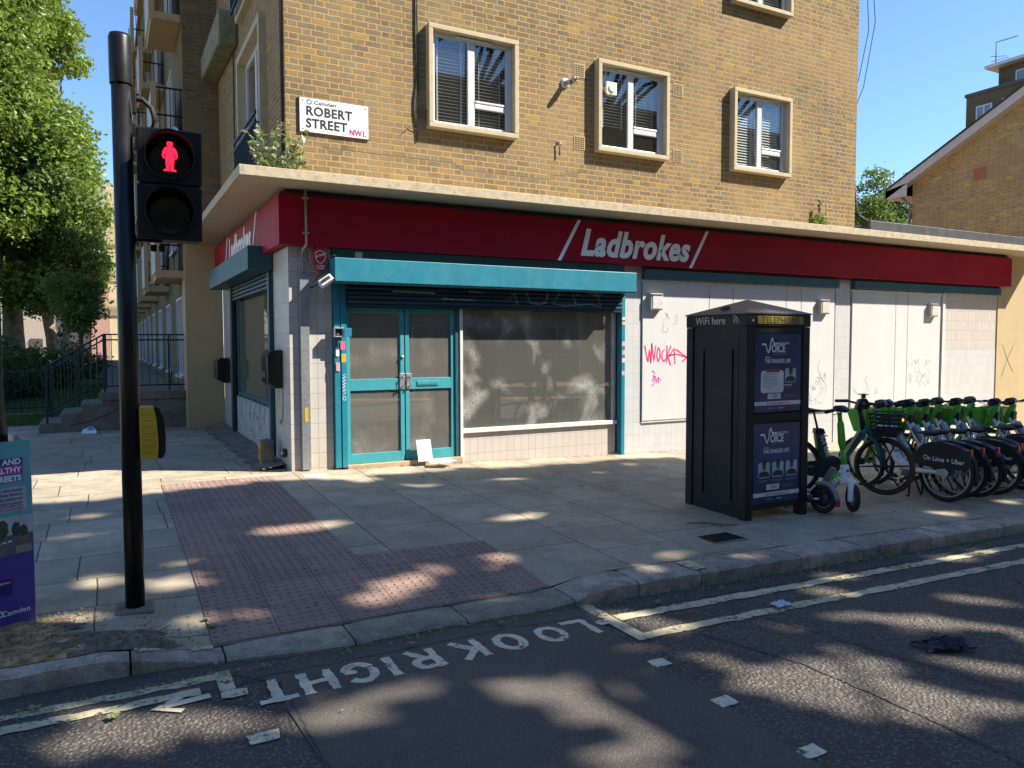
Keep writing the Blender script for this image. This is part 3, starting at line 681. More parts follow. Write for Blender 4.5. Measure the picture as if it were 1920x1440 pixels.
# ---- flats' windows
BL = [(.05, .92, 0), (.28, .92, 1), (.05, .92, 2)]
def upper_window(x, z, style, name='window'):
    r = bpy.data.objects.new(name, None); col.objects.link(r); r.parent = bld; r.location = (x, 0, z)
    S = 1.35; t = .065
    q = MB()
    for a in ((0, S, 0, t), (0, S, S - t, S), (0, t, t, S - t), (S - t, S, t, S - t)): q.box(a[0], a[1], -.115, .10, a[2], a[3])
    q.build('surround', M['surround'], r, .008)
    q = MB(); fy0, fy1 = -.02, .03; a0, a1 = t, S - t
    for a in ((a0, a1, a0, a0 + .05), (a0, a1, a1 - .06, a1), (a0, a0 + .055, a0 + .05, a1 - .06), (a1 - .09, a1, a0 + .05, a1 - .06), (.605, .71, a0 + .05, a1 - .06)): q.box(a[0], a[1], fy0, fy1, a[2], a[3])
    q.box(.71, a1 - .09, fy0 - .006, fy1, .355, .42); q.box(.715, a1 - .09, fy0 - .012, fy0, .43, .46); q.box(.42, .95, fy0 - .025, fy0, a1 - .035, a1 - .012)
    q.build('frame', M['upvc'], r, .005)
    MB().box(a0, a1, .0, .004, a0, a1).build('pane', M['glass'], r)
    q = MB()
    for k in range(24):
        zz_ = a0 + .06 + k * .045
        if style == 1 and zz_ < .40: continue
        if zz_ > a1 - .08: break
        mtx = Matrix.Translation((0, .075, zz_)) @ Matrix.Rotation(rad(14 if style < 2 else 55), 4, 'X')
        q.box(a0 + .03, a1 - .03, -.022, .022, -.0016, .0016, M=mtx)
    for xx in (.17, .52, .80, 1.12): q.box(xx, xx + (.022 if xx < .6 else .008), .045, .048, .40 if style == 1 else a0, a1)
    q.build('blind', M['blind'], r)
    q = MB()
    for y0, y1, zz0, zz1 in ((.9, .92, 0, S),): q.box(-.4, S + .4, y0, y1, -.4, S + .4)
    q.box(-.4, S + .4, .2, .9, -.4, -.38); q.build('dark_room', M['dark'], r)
    q = MB(); xx = a0 + .03; random.seed(int(x * 10))
    while xx < a1 - .04:
        q.tube([(xx, -.02, t + .002), (xx + random.uniform(-.01, .01), -.025, t + .035), (xx + .018, -.02, t + .04), (xx + .02, -.02, t + .01)], .0022, 4); xx += random.uniform(.03, .055)
    q.build('bird_spikes', M['ink'], r)
    return r
ups = [upper_window(x, z, i) for i, (x, z) in enumerate(W[:3])]
for i, (x, z) in enumerate(W[3:]):
    c = copy_tree(ups[2 if i == 2 else i % 3], bld); c.location = (x, 0, z)
ex = MB(); ex.box(.17, .36, -.075, -.04, .86, 1.05); ex.lathe([(0, -.04), (.06, -.04), (.075, .0), (.08, .06)], (.265, -.05, .955), (0, 1, 0), 20)
ex.build('extractor_fan', simple('cream_plastic_fan', (.72, .70, .62), .5), ups[1], .012)
# side facade french windows
def french(y0, y1, z0, z1, rail):
    r = bpy.data.objects.new('french_window', None); col.objects.link(r); r.parent = bld
    q = MB(); t = .10
    for a in ((y0, y1, z1 - t, z1), (y0, y0 + t, z0, z1 - t), (y1 - t, y1, z0, z1 - t), (y0 + t, y1 - t, z0, z0 + .06)): q.box(-.09, .14, *a)
    q.build('surround', M['surround'], r, .008)
    q = MB(); a, b_ = y0 + t, y1 - t; c = (a + b_) / 2
    for k in ((a, a + .07), (b_ - .07, b_), (c - .06, c - .005), (c + .005, c + .06)): q.box(.04, .09, k[0], k[1], z0 + .06, z1 - t)
    for y_a, y_b in ((a + .07, c - .06), (c + .06, b_ - .07)): q.box(.04, .09, y_a, y_b, z0 + .061, z0 + .2); q.box(.04, .09, y_a, y_b, z1 - t - .08, z1 - t)
    q.build('frame', M['upvc'], r, .005)
    MB().box(.06, .064, a, b_, z0 + .1, z1 - t).build('pane', M['glass'], r)
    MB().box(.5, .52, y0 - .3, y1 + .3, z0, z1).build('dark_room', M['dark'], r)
    if rail:
        q = MB()
        for zz_ in (z0 + .12, z0 + 1.0, z0 + 1.12): q.box(-.16, -.13, y0 + .02, y1 - .02, zz_, zz_ + .04)
        yy = y0 + .05
        while yy < y1: q.box(-.152, -.137, yy, yy + .015, z0 + .12, z0 + 1.0); yy += .11
        for yy in (y0 + .04, y1 - .07): q.box(-.15, -.09, yy, yy + .02, z0 + 1.0, z0 + 1.02)
        q.build('juliet_railing', M['navy'], r)
french(1.2, 3.2, 3.6, 6.06, True); french(1.5, 3.2, 6.62, 9.1, True)
# stone box mottled green, high on the side wall
q = MB(); q.prism([(3.5, 6.42), (6.0, 6.55), (6.0, 6.95), (3.5, 6.95)], lambda a, b, d: Vector((d, a, b)), -.30, -.001); q.build('planter_box', simple('green_mottled_concrete', (.20, .19, .11), .9, var=.3, bump=.6, dirt=.8, dirtc=(.10, .15, .04), dscale=7), bld, .03)
q = MB(); q.tube([(-.02, 3.9, 6.5), (-.03, 3.85, 6.2), (-.012, 4.0, 5.6), (-.012, 4.05, 3.6)], .012, 6); q.build('wall_cable', M['ink'], bld)
q = MB(); q.tube([(-.02, .10, 3.6), (-.02, .10, 8.5)], .018, 6); q.build('rain_pipe', M['ink'], bld)
# air bricks
for x, z in ((4.165, 5.52), (4.175, 4.47), (6.045, 5.52), (6.045, 4.49)):
    q = MB(); q.box(x, x + .20, -.006, .02, z, z + .20); a = q.build('air_brick', simple('terracotta_vent', (.45, .32, .15), .85), bld)
    q = MB()
    for i in range(6):
        for j in range(6): q.box(x + .016 + i * .029, x + .033 + i * .029, -.0085, -.0065, z + .014 + j * .03, z + .034 + j * .03)
    q.build('vent_hole', M['dark'], a)
# dark cables down the front
q = MB(); random.seed(8)
for k in range(3):
    P_ = []; z = 8.6
    while z > 4.25 + k * .12: P_.append((1.70 + .012 * k + random.uniform(-.008, .008) + (.03 * sin(z * 5) if z < 5 else 0), -.014 - .004 * k, z)); z -= .18
    q.tube(P_, .011 - .002 * k, 6)
for k in range(4): q.tube([(1.72, -.02, 4.72 - .05 * k), (1.80 + .02 * k, -.04, 4.62 - .05 * k), (1.84, -.03, 4.70 - .02 * k)], .004, 5)
q.tube([(1.72, -.02, 4.42), (1.60, -.02, 4.46), (1.50, -.012, 4.36)], .004, 5)
q.build('wall_cable_bundle', M['ink'], bld)
# hairline settlement cracks
q = MB(); f = lambda a, b: (a, -.0015, b)
def crk(x0, z0, x1, z1, n=40):
    P_ = []
    for i in range(n + 1):
        t = i / n; x = x0 + (x1 - x0) * t; z = floor((z0 + (z1 - z0) * t) / .075) * .075 + .0 + (.0 if i % 2 else .004)
        P_.append((x, z))
    ribbon(q, P_, .006, f)
crk(.45, 4.12, 3.6, 4.0); crk(3.6, 4.0, 4.3, 4.2); q.build('wall_crack', M['ink'], bld); q = MB(); crk(8.2, 5.95, 10.3, 5.75); q.build('wall_crack', M['ink'], bld)
# flat roof to the right with its dark parapet
mb = MB(); mb.box(10.45, 15.7, -.30, -.24, 3.601, 3.85); mb.build('roof_parapet', simple('bitumen_felt', (.035, .037, .042), .6, var=.3, dirt=.3, dirtc=(.12, .12, .12)), bld, .01)
mb = MB(); mb.quad((0, 0, 3.5), (16.3, 0, 3.5), (16.3, 9, 3.5), (0, 9, 3.5)); mb.build('flat_roof', M['dark'], bld)
q = MB()
for k in range(5): q.tube([(10.42, .02 + .02 * k, 4.6), (10.44 + .02 * k, .0, 4.1 - .03 * k), (10.8 + .1 * k, -.02 * k + .1, 3.78), (11.6 + .25 * k, .15, 3.66), (12.3 + .3 * k, .1, 3.61)], .014, 6)
q.build('roof_cables', M['ink'], bld)
q = MB(); q.tube([(10.42, .3, 12), (10.75, .1, 9.5), (10.86, .0, 7.6), (10.7, .1, 6.4), (10.42, .25, 5.6)], .008, 5); q.tube([(10.42, .3, 12), (10.65, .1, 9.3), (10.68, .0, 7.4), (10.55, .1, 6.5), (10.42, .2, 6.1)], .008, 5)
q.build('hanging_cable', M['ink'], bld)

# ---- fascia sign
sg = thing('shop_fascia', 'long dark red shop fascia with white lettering wrapped round the corner under the canopy', 'shop sign')
mb = MB(); mb.box(-.135, 15.3, -.155, -.05, 2.802, 3.41); mb.box(-.135, -.05, -.05, 5.9, 2.802, 3.41); mb.build('panel', M['red'], sg, .006)
mb = MB()
for i in range(38): mb.lathe([(.006, 0), (.006, .006), (0, .008)], (.3 + i * .4, -.15, 3.425), (0, -1, 0), 6)
mb.box(-.1, 15.25, -.10, -.04, 3.412, 3.45); mb.build('top_rail', M['dark'], sg)
for x in (2.95, 7.6, 10.7, 13.2): B(x, x + .006, -.1562, -.1545, 2.81, 3.405).build('panel_joint', M['dark'], sg)
t = text("Ladbrokes", .53, (4.19, -.160, 2.91), FX, FZ, M['signw'], 'lettering', sg, .004, .019, .30, xs=.86, sp=1.07)
sl_ = lambda x: MB().prism([(x, 2.80), (x + .055, 2.80), (x + .40, 3.405), (x + .345, 3.405)], lambda a, b, d: Vector((a, d, b)), -.168, -.156)
sl_(3.80).build('slash', M['signw'], sg); sl_(6.27).build('slash', M['signw'], sg)
text("Ladbrokes", .56, (-.140, 4.02, 2.945), LX, FZ, M['signw'], 'lettering', sg, .004, .019, .30, xs=.86, sp=1.07)
for y in (4.50, 1.72):
    MB().prism([(y, 2.81), (y - .055, 2.81), (y - .40, 3.405), (y - .345, 3.405)], lambda a, b, d: Vector((d, a, b)), -.148, -.136).build('slash', M['signw'], sg)
rebase(sg, (0, -.1, 2.8))

# ---- front roller shutter
sh = thing('roller_shutter', 'wide bright teal roller shutter box over the glazed door and big window', 'roller shutter')
MB().box(.485, 5.075, -.36, -.035, 2.365, 2.655).build('housing', M['teal'], sh, .006)
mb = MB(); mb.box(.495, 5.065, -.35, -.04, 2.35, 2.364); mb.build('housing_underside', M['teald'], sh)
mb = MB()
for k in range(5):
    z = 2.10 + k * .06; mb.lathe([(.0, 0)], n=3) if 0 else None
    pts = [(-.10, z), (-.118, z + .012), (-.122, z + .03), (-.118, z + .048), (-.10, z + .06)]
    for (a, b_), (c, d) in zip(pts[:-1], pts[1:]): mb.quad((.70, a, b_), (4.99, a, b_), (4.99, c, d), (.70, c, d))
mb.box(.70, 4.99, -.115, -.085, 2.07, 2.10); mb.build('curtain', M['shutter'], sh)
for a, b_ in ((.545, .625), (.63, .70)):
    MB().box(a, b_, -.075 if a > .6 else -.065, .02, .005, 2.355).build('guide_rail', M['teal'], sh, .004)
for a, b_ in ((4.995, 5.06),): MB().box(a, b_, -.10, .02, -.14, 2.355).build('guide_rail', M['teal'], sh, .004)
q = MB(); f = lambda a, b: (a, -.124, b)
random.seed(4)
for P_ in ([(3.02, 2.20), (3.10, 2.32), (3.16, 2.14)], [(3.3, 2.33), (3.36, 2.18), (3.5, 2.16), (3.62, 2.18), (3.66, 2.33)], [(3.86, 2.33), (3.74, 2.17), (3.95, 2.15), (4.4, 2.18), (4.6, 2.14)], [(4.08, 2.33), (4.14, 2.17)], [(4.2, 2.33), (4.15, 2.30)], [(4.3, 2.36), (4.55, 2.30), (4.58, 2.14)], [(4.4, 2.33), (4.62, 2.33)], [(1.3, 2.28), (1.9, 2.27)], [(2.0, 2.2), (2.5, 2.19)], [(2.4, 2.31), (2.6, 2.30)]):
    ribbon(q, P_, .022, f)
q.build('graffiti', simple('rubbed_white_spray', (.22, .24, .26), .8, var=.4, vs=20, dirt=.9, dirtc=(.04, .05, .07), dscale=25), sh)
q = MB(); 
for z, c in ((1.93, 0), (1.88, 1), (1.55, 2), (1.42, 3), (1.3, 0), (1.1, 2)): q.box(5.0, 5.055, -.1025, -.1005, z, z + .07)
q.build('sticker', simple('faded_sticker', (.6, .45, .4), .6, var=.5, vs=12), sh)
for nm, z, c, mt in (('sticker', 1.52, (.62, .68), simple('pink_sticker', (.65, .12, .25), .5)), ('sticker', 1.36, (.63, .69), M['yel']), ('sticker', 1.44, (.56, .60), M['sheet']), ('sticker', 1.25, (.56, .61), simple('pale_sticker', (.5, .3, .35), .6))):
    B(c[0], c[1], -.0775, -.0755, z, z + .11).build(nm, mt, sh)
q = MB(); f = lambda a, b: (a, -.078, b)
for i, z in enumerate((.95, 1.0, 1.04, 1.08, 1.12, 1.16)): ribbon(q, [(.64, z), (.685, z + .015), (.64, z + .035), (.68, z + .05)], .006, f)
ribbon(q, [(.66 + .02 * cos(k * .6), .90 + .025 * sin(k * .6)) for k in range(12)], .006, f)
q.build('graffiti', M['sheet'], sh)
rebase(sh, (2.9, 0, 2.37))
ks = thing('key_switch_box', 'small open metal key switch box on the teal shutter rail beside the door', 'switch box')
mb = MB(); mb.box(.52, .535, -.15, -.076, 1.68, 1.80); mb.box(.63, .645, -.15, -.076, 1.68, 1.80); mb.box(.535, .63, -.15, -.076, 1.785, 1.80); mb.box(.535, .63, -.15, -.076, 1.68, 1.695); mb.build('case', M['steel'], ks, .003)
MB().box(.535, .63, -.09, -.077, 1.695, 1.785).build('back_plate', M['plastic'], ks)
MB().box(.65, .74, -.17, -.155, 1.685, 1.795).build('door', M['teal'], ks, .004); MB().lathe([(.015, 0), (.015, .02), (0, .02)], (.585, -.09, 1.72), (0, -1, 0), 12).build('key_barrel', M['steel'], ks)
rebase(ks, (.58, -.09, 1.74))

# ---- glazed double door (part of the shop)
dr = bpy.data.objects.new('double_door', None); col.objects.link(dr); dr.parent = bld
def leaf(x0, x1, lab):
    l = bpy.data.objects.new('door_leaf', None)
    q = MB(); y0, y1 = .00, .05; t = .055
    q.box(x0, x0 + t, y0, y1, .03, 2.065); q.box(x1 - t, x1, y0, y1, .03, 2.065); q.box(x0 + t, x1 - t, y0 + .001, y1, 2.0, 2.065)
    q.box(x0 + t, x1 - t, y0 + .001, y1, .03, .16); q.box(x0 + t, x1 - t, y0 + .001, y1, .985, 1.135); bpy.data.objects.remove(l)
    return q
leaf(.705, 1.50, 0).build('door_frame', M['doorp'], dr, .004); leaf(1.515, 2.235, 1).build('door_frame', M['doorp'], dr, .004)
mb = MB(); mb.box(2.237, 2.30, -.02, .06, .02, 2.075); mb.build('door_post', M['teald'], dr, .004)
mb = MB(); mb.box(.70, 2.30, .0, .09, 2.067, 2.20); mb.build('door_head', M['teald'], dr)
mb = MB(); mb.box(.76, 1.445, .022, .026, .16, 2.0); mb.box(1.57, 2.18, .022, .026, .16, 2.0); mb.build('door_glass', M['doorglass'], dr)
for x in (1.43, 1.525): 
    q = MB(); q.box(x, x + .075, -.014, -.001, .99, 1.20); q.tube([(x + .0375, -.015, 1.03), (x + .0375, -.05, 1.03), (x + .0375, -.05, 1.16), (x + .0375, -.015, 1.16)], .009, 8); q.build('handle', M['steel'], dr, .003)
q = MB(); q.box(1.68, 1.99, -.010, -.0005, 1.03, 1.095); q.build('letter_box', M['doorp'], dr, .004); MB().box(1.70, 1.97, -.012, -.0105, 1.045, 1.052).build('letter_slot', M['dark'], dr)
MB().lathe([(.02, 0), (.02, .015), (0, .016)], (1.475, -.001, 1.42), (0, -1, 0), 12).build('lock', M['steel'], dr)
mb = MB(); mb.box(.70, 2.32, -.07, .09, -.06, .028); mb.build('door_step', simple('worn_wood_threshold', (.40, .30, .18), .8, var=.3, vs=12, bump=.4, dirt=.5, dirtc=(.12, .08, .05), dscale=12), bld, .006)
# big window
wd = bpy.data.objects.new('shop_window', None); col.objects.link(wd); wd.parent = bld
mb = MB(); mb.box(2.302, 2.345, -.035, .09, -.02, 2.07); mb.box(2.345, 4.965, -.03, .09, .345, .405); mb.box(4.90, 4.965, .02, .09, .405, 2.07); mb.build('window_frame', M['whitep'], wd, .004)
MB().box(2.345, 4.90, .035, .04, .40, 2.10).build('window_glass', M['shopglass'], wd)
MB().box(2.345, 5.04, -.0, .09, 2.071, 2.35).build('window_head', M['dark'], wd)
# side window
ws = bpy.data.objects.new('side_window', None); col.objects.link(ws); ws.parent = bld
mb = MB(); mb.box(.02, .08, 1.16, 1.22, .71, 2.64); mb.box(.02, .08, 4.28, 4.45, .71, 2.64); mb.box(.02, .08, 1.22, 4.28, .70, .77); mb.build('window_frame', M['teald'], ws, .004)
MB().box(.045, .05, 1.22, 4.28, .77, 2.62).build('window_glass', M['sideglass'], ws)
rebase(bld, (5, 2, 0))

ss = thing('side_shutter', 'dark teal roller shutter box over the side street window', 'roller shutter')
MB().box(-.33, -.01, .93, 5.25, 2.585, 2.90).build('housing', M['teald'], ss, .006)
MB().box(-.06, -.0, .98, 1.10, .19, 2.58).build('guide_rail', simple('dark_teal_rail', (.01, .06, .085), .45), ss, .004); MB().box(-.07, -.0, 4.40, 4.60, .02, 2.58).build('guide_rail', M['plastic'], ss, .004)
mb = MB()
for k in range(4):
    z = 2.34 + k * .06; pts = [(-.035, z), (-.05, z + .02), (-.05, z + .04), (-.035, z + .06)]
    for (a, b_), (c, d) in zip(pts[:-1], pts[1:]): mb.quad((a, 1.10, b_), (a, 4.40, b_), (c, 4.40, d), (c, 1.10, d))
mb.build('curtain', M['shutter'], ss); rebase(ss, (0, 3, 2.6))

# cream pier where the side wing steps out, and the brick return over it
pr_ = thing('rear_wing', 'long brown brick wing of flats with balconies running back along the side street', 'building')
WX = -.62; WY = 5.96; WL = 40
mb = MB(); mb.box(WX - .05, -.005, WY - .02, WY + .6, -.05, 3.484); mb.build('cream_pier', M['cream'], pr_)
mb = MB()
gw = []
yy = 7.0; k = 0
while yy < WL - 3:
    gw.append((yy, yy + 1.3, .95, 2.55)); yy += 3.1
mb.quad((WX, WY, 3.45), (0, WY, 3.45), (0, WY, 12.9), (WX, WY, 12.9))
up = []
for lv in (3.6, 6.0, 8.4, 10.6):
    yy = 8.2
    while yy < WL - 3: up.append((yy, yy + 1.2, lv, lv + 1.4)); yy += 4.35
wall_holes(mb, WY, WL, -.1, 12.9, gw + up, lambda u, z: (WX, u, z))
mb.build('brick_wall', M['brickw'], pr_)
mb = MB(); mb.box(WX - .12, 9, WY - .1, WL, 12.9, 13.05); mb.build('roof', M['surround'], pr_)
for i, (a, b_, c, d) in enumerate(gw + up):
    if i < len(gw) and a > 45 or i >= len(gw) and a > 36: continue
    r = bpy.data.objects.new('window', None); col.objects.link(r); r.parent = pr_
    q = MB(); t = .045
    for s in ((a, b_, c, c + t), (a, b_, d - t, d), (a, a + t, c + t, d - t), (b_ - t, b_, c + t, d - t), ((a + b_) / 2 - .03, (a + b_) / 2 + .03, c + t, d - t)): q.box(WX - .03, WX + .06, *s)
    q.box(WX - .08, WX - .031, a - .05, b_ + .05, c - .05, c); q.build('frame', M['upvc'], r)
    MB().box(WX + .02, WX + .03, a, b_, c, d).build('pane', M['glass'], r)
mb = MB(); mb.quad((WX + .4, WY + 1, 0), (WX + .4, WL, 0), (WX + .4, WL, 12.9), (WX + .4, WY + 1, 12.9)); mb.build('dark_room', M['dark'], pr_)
scr_m = simple('pale_balcony_screen', (.42, .46, .44), .6, var=.2, dirt=.3)
def balcony(y0, y1, z):
    r = bpy.data.objects.new('balcony', None); col.objects.link(r); r.parent = pr_
    X0 = -1.12
    MB().box(X0, WX, y0, y1, z, z + .14).build('slab', M['cream'], r, .01)
    q = MB(); q.box(X0 - .02, X0 + .02, y0 + .0, y1 - .0, z + .14, z + 1.15); q.build('screen', scr_m, r)
    for yy in (y0 - .01, y1 - .03): B(X0 - .04, X0 + .05, yy, yy + .04, z - .02, z + 1.2).build('corner_post', M['cream'], r)
    q = MB(); xx = X0 + .1
    while xx < WX: q.box(xx, xx + .014, y0 + .02, y0 + .034, z + .14, z + 1.1); xx += .09
    for zz_ in (1.1, .6): q.box(X0, WX, y0 + .018, y0 + .038, z + zz_, z + zz_ + .03)
    q.build('railing', M['black'], r)
for z in (2.85, 5.25, 7.6, 9.9):
    yy = 6.1
    while yy < 37: balcony(yy, yy + 1.7, z); yy += 4.35
rebase(pr_, (-.3, 8, 0))
# ================================================================ THINGS FIXED TO THE WALLS
V3 = Vector
sn = thing('street_name_sign', 'white enamel street name plate reading ROBERT STREET on the brick corner', 'street sign')
x0, x1, z0, z1 = .155, 1.045, 4.205, 4.64
B(x0, x1, -.022, -.004, z0, z1).build('sign_frame', simple('plum_sign_edge', (.10, .04, .05), .5), sn, .004)
B(x0 + .01, x1 - .01, -.026, -.0225, z0 + .012, z1 - .01).build('plate', simple('white_enamel', (.78, .79, .80), .3, var=.02), sn, .002)
ink = simple('charcoal_lettering', (.03, .03, .04), .4)
text("ROBERT", .155, (x0 + .085, -.0275, 4.425), FX, FZ, ink, 'lettering', sn, .001, .004, xs=.98, sp=1.06)
text("STREET", .155, (x0 + .085, -.0275, 4.275), FX, FZ, ink, 'lettering', sn, .001, .004, xs=.98, sp=1.06)
text("NW1", .098, (x0 + .63, -.0275, 4.245), FX, FZ, simple('pink_lettering', (.55, .02, .12), .4), 'lettering', sn, .001, .003, xs=.92)
text("Camden", .062, (x0 + .185, -.0275, 4.563), FX, FZ, simple('grey_lettering', (.08, .09, .11), .4), 'lettering', sn, .001, .0005, xs=1.35)
q = MB()
def ring(q, cx, cz, r0, r1, y, n=8, fn=None):
    for k in range(n):
        a = 2 * pi * k / n; P_ = [(cx + r * cos(a + d), cz + r * sin(a + d)) for r, d in ((r0, -.28), (r1, -.05), (r1, .42), (r0, .25))]
        q.prism(P_, fn or (lambda a_, b_, d: V3((a_, d, b_))), y, y + .001)
ring(q, x0 + .13, 4.585, .018, .038, -.028); q.build('emblem', simple('teal_emblem', (.01, .30, .32), .4), sn)
q = MB()
for x in (x0 + .05, x1 - .045):
    for z in (z0 + .045, z1 - .045): q.lathe([(.008, 0), (.007, .004), (0, .005)], (x, -.026, z), (0, -1, 0), 8)
q.build('screw', ink, sn); rebase(sn, (.6, -.02, 4.42))

al = thing('alarm_box', 'dark red oval burglar alarm box with white shield on the tiled pier', 'alarm box')
q = MB(); P_ = [(.375 + r * cos(t), 2.655 + s * sin(t)) for k in range(28) for t in (2 * pi * k / 28,) for r, s in ((.105 if sin(t) > -.2 else .105 * (1 - .35 * max(0, -sin(t))), .175),)]
q.prism(P_, lambda a, b, d: V3((a, d, b)), -.10, -.03); q.build('cover', simple('alarm_red', (.42, .015, .035), .4), al, .02, 3)
q = MB(); q.prism([(a * 1.0 + (a - .375) * .22, b + (b - 2.655) * .12) for a, b in P_], lambda a, b, d: V3((a, d, b)), -.05, -.001); q.build('back_plate', simple('alarm_grey', (.28, .29, .27), .5), al, .01)
f = lambda a, b: (a, -.1015, b)
q = MB(); ribbon(q, [(.315, 2.73), (.375, 2.76), (.435, 2.73), (.435, 2.66), (.41, 2.62), (.375, 2.595), (.34, 2.62), (.315, 2.66), (.315, 2.73)], .009, f); q.build('shield', M['sheet'], al)
text("METRO", .036, (.320, -.102, 2.665), (1, 0, .35), (-.35, 0, 1), M['sheet'], 'lettering', al, .0005, .001)
text("0117981\n277477", .030, (.375, -.102, 2.555), FX, FZ, M['sheet'], 'lettering', al, .0005, .001, align='CENTER')
q = MB(); q.tube([(.26, -.01, 2.47), (.3, -.03, 2.475), (.38, -.03, 2.50)], .006, 6); q.build('bracket', M['pipe'], al); rebase(al, (.375, 0, 2.65))

cd = thing('cable_conduit', 'galvanised steel cable trunking with a painted conduit above it on the tiled pier', 'conduit')
B(.125, .235, -.055, -.001, .01, 2.46).build('trunking', M['galv'], cd, .004)
q = MB(); q.tube([(.175, -.03, 2.46), (.175, -.03, 2.68), (.165, -.05, 2.76), (.185, -.185, 2.81), (.185, -.185, 3.47)], .017, 10); q.build('pipe', M['pipe'], cd)
q = MB()
for z in (2.62, 2.94, 3.36): q.box(.145, .215, -.21 if z > 2.8 else -.05, -.156 if z > 2.8 else -.005, z, z + .022)
q.build('clip', M['pipe'], cd); B(.16, .205, -.058, -.0555, .62, .80).build('warning_sticker', M['yel'], cd); rebase(cd, (.18, 0, .01))

fl = thing('flood_light', 'small pale floodlight tilted on a thin arm under the end of the shutter box', 'floodlight')
mtx = Matrix.Translation((.39, -.30, 2.36)) @ Matrix.Rotation(rad(-35), 4, 'Y') @ Matrix.Rotation(rad(-30), 4, 'X')
B(-.09, .09, -.05, .03, -.045, .045, M=mtx).build('housing', simple('pale_grey_paint', (.55, .54, .55), .5), fl, .01)
q = MB(); q.box(-.06, .06, -.056, -.0505, -.02, .02, M=mtx); q.build('lens', M['dark'], fl)
q = MB()
for k in range(7): q.box(-.06 + k * .018, -.052 + k * .018, -.060, -.0565, -.022, .022, M=mtx)
q.build('grille', M['ink'], fl)
q = MB(); q.tube([(.34, -.30, 2.34), (.31, -.2, 2.33), (.27, -.06, 2.30), (.27, 0, 2.30)], .010, 6); q.tube([(.505, -.34, 2.67), (.47, -.33, 2.69), (.42, -.31, 2.62), (.36, -.28, 2.48), (.28, -.1, 2.36)], .006, 6); q.build('arm', M['plastic'], fl); rebase(fl, (.39, -.3, 2.36))

jb = thing('junction_box', 'small beige square junction box on the dark teal header above the shutter box', 'junction box')
B(.83, .93, -.062, -.031, 2.675, 2.775).build('case', simple('yellowed_plastic', (.48, .42, .26), .5), jb, .008); B(.845, .915, -.066, -.0625, 2.69, 2.76).build('lid', simple('yellowed_plastic_lid', (.52, .46, .30), .5), jb, .002); rebase(jb, (.88, -.03, 2.72))

LL = [('pale ribbed square wall lamp on the white boards, nearest the shutter box', 5.56), ('square wall lamp with a streaked cover just left of the wide tiled pier', 9.42), ('square wall lamp with orange and blue streaks near the far tiled panel', 12.62)]
for i, (lb, x) in enumerate(LL):
    r = thing('wall_lamp', lb, 'wall lamp', 'square wall lamps on the white boards'); z = 2.12; s = .24
    B(x, x + s, -.10, -.023, z, z + s + .02).build('case', simple('grey_lamp_case', (.42, .38, .36), .5), r, .008)
    mt, nt, b = newmat('lamp_cover'); g = G(nt)
    xx, yy, zz_ = g.xyz(g.obj())[:3]
    wv = g.noise(1, g.vec(g.m('MULTIPLY', xx, 6), 0, g.m('MULTIPLY', zz_, 45)), det=3, dist=1)
    if i == 0: cc = g.mix(g.step(wv, .4, .2), (.50, .47, .46), (.68, .66, .64))
    else: cc = g.ramp(wv, [(.3, (.62, .64, .62)), (.45, (.66, .40, .24)), (.55, (.60, .62, .60)), (.68, (.22, .45, .60))])
    g.put(b.inputs['Base Color'], cc); b.inputs['Roughness'].default_value = .3
    B(x + .03, x + s - .02, -.108, -.1005, z + .02, z + s - .02).build('cover', mt, r, .004)
    B(x + .02, x + s - .02, -.112, -.1005, z + s - .018, z + s + .012).build('cap', M['ink'], r, .003); rebase(r, (x + .12, -.02, z))

gf = thing('pink_graffiti', 'bright pink spray tag on the white boards beside the telephone kiosk', 'graffiti')
f = lambda a, b: (a, -.0245, b); q = MB(); random.seed(6)
X = lambda u: 5.50 + u * .66
for P_ in ([(0, 1.56), (.06, 1.38), (.10, 1.30), (.14, 1.50), (.19, 1.28), (.21, 1.60)], [(.21, 1.58), (.28, 1.30), (.33, 1.56)],
           [(.40, 1.52), (.36, 1.40), (.41, 1.30), (.47, 1.38), (.45, 1.50), (.40, 1.53)], [(.60, 1.50), (.53, 1.45), (.52, 1.36), (.58, 1.30), (.63, 1.34)],
           [(.68, 1.56), (.66, 1.28)], [(.80, 1.56), (.68, 1.40), (.80, 1.24)], [(.72, 1.36), (.90, 1.52), (.93, 1.26)], [(.70, 1.40), (1.0, 1.42), (1.32, 1.36), (1.15, 1.30)], [(.95, 1.50), (1.32, 1.36)]):
    D = []
    for a, c in zip(P_[:-1], P_[1:]):
        for k in range(4): D.append((X(a[0] + (c[0] - a[0]) * k / 4), a[1] + (c[1] - a[1]) * k / 4))
    D.append((X(P_[-1][0]), P_[-1][1])); ribbon(q, D, .022, f)
q.build('stroke', M['pink'], gf)
q = MB()
for P_ in ([(.22, 1.16), (.32, 1.12), (.24, 1.08), (.34, 1.06)], [(.22, 1.0), (.30, 1.08), (.28, .98)], [(.34, 1.05), (.36, .96)], [(.36, 1.0), (.46, 1.04)], [(.42, 1.06), (.42, .96), (.50, 1.02)], [(.22, .92), (.3, .96)]):
    ribbon(q, [(X(a), b) for a, b in P_], .018, f)
q.build('stroke', M['pinkp'], gf); rebase(gf, (6, -.02, 1.3))
gg = thing('faint_marker_tags', 'faint grey marker scribbles on the white boards above the hire bikes', 'graffiti'); q = MB(); random.seed(12)
def scrib(cx, cz, w_, h_, n):
    for k in range(n):
        P_ = [(cx + random.uniform(-w_, w_), cz + random.uniform(-h_, h_))]
        for j in range(4): P_.append((P_[-1][0] + random.uniform(-.12, .12), P_[-1][1] + random.uniform(-.12, .12)))
        ribbon(q, P_, .007, f)
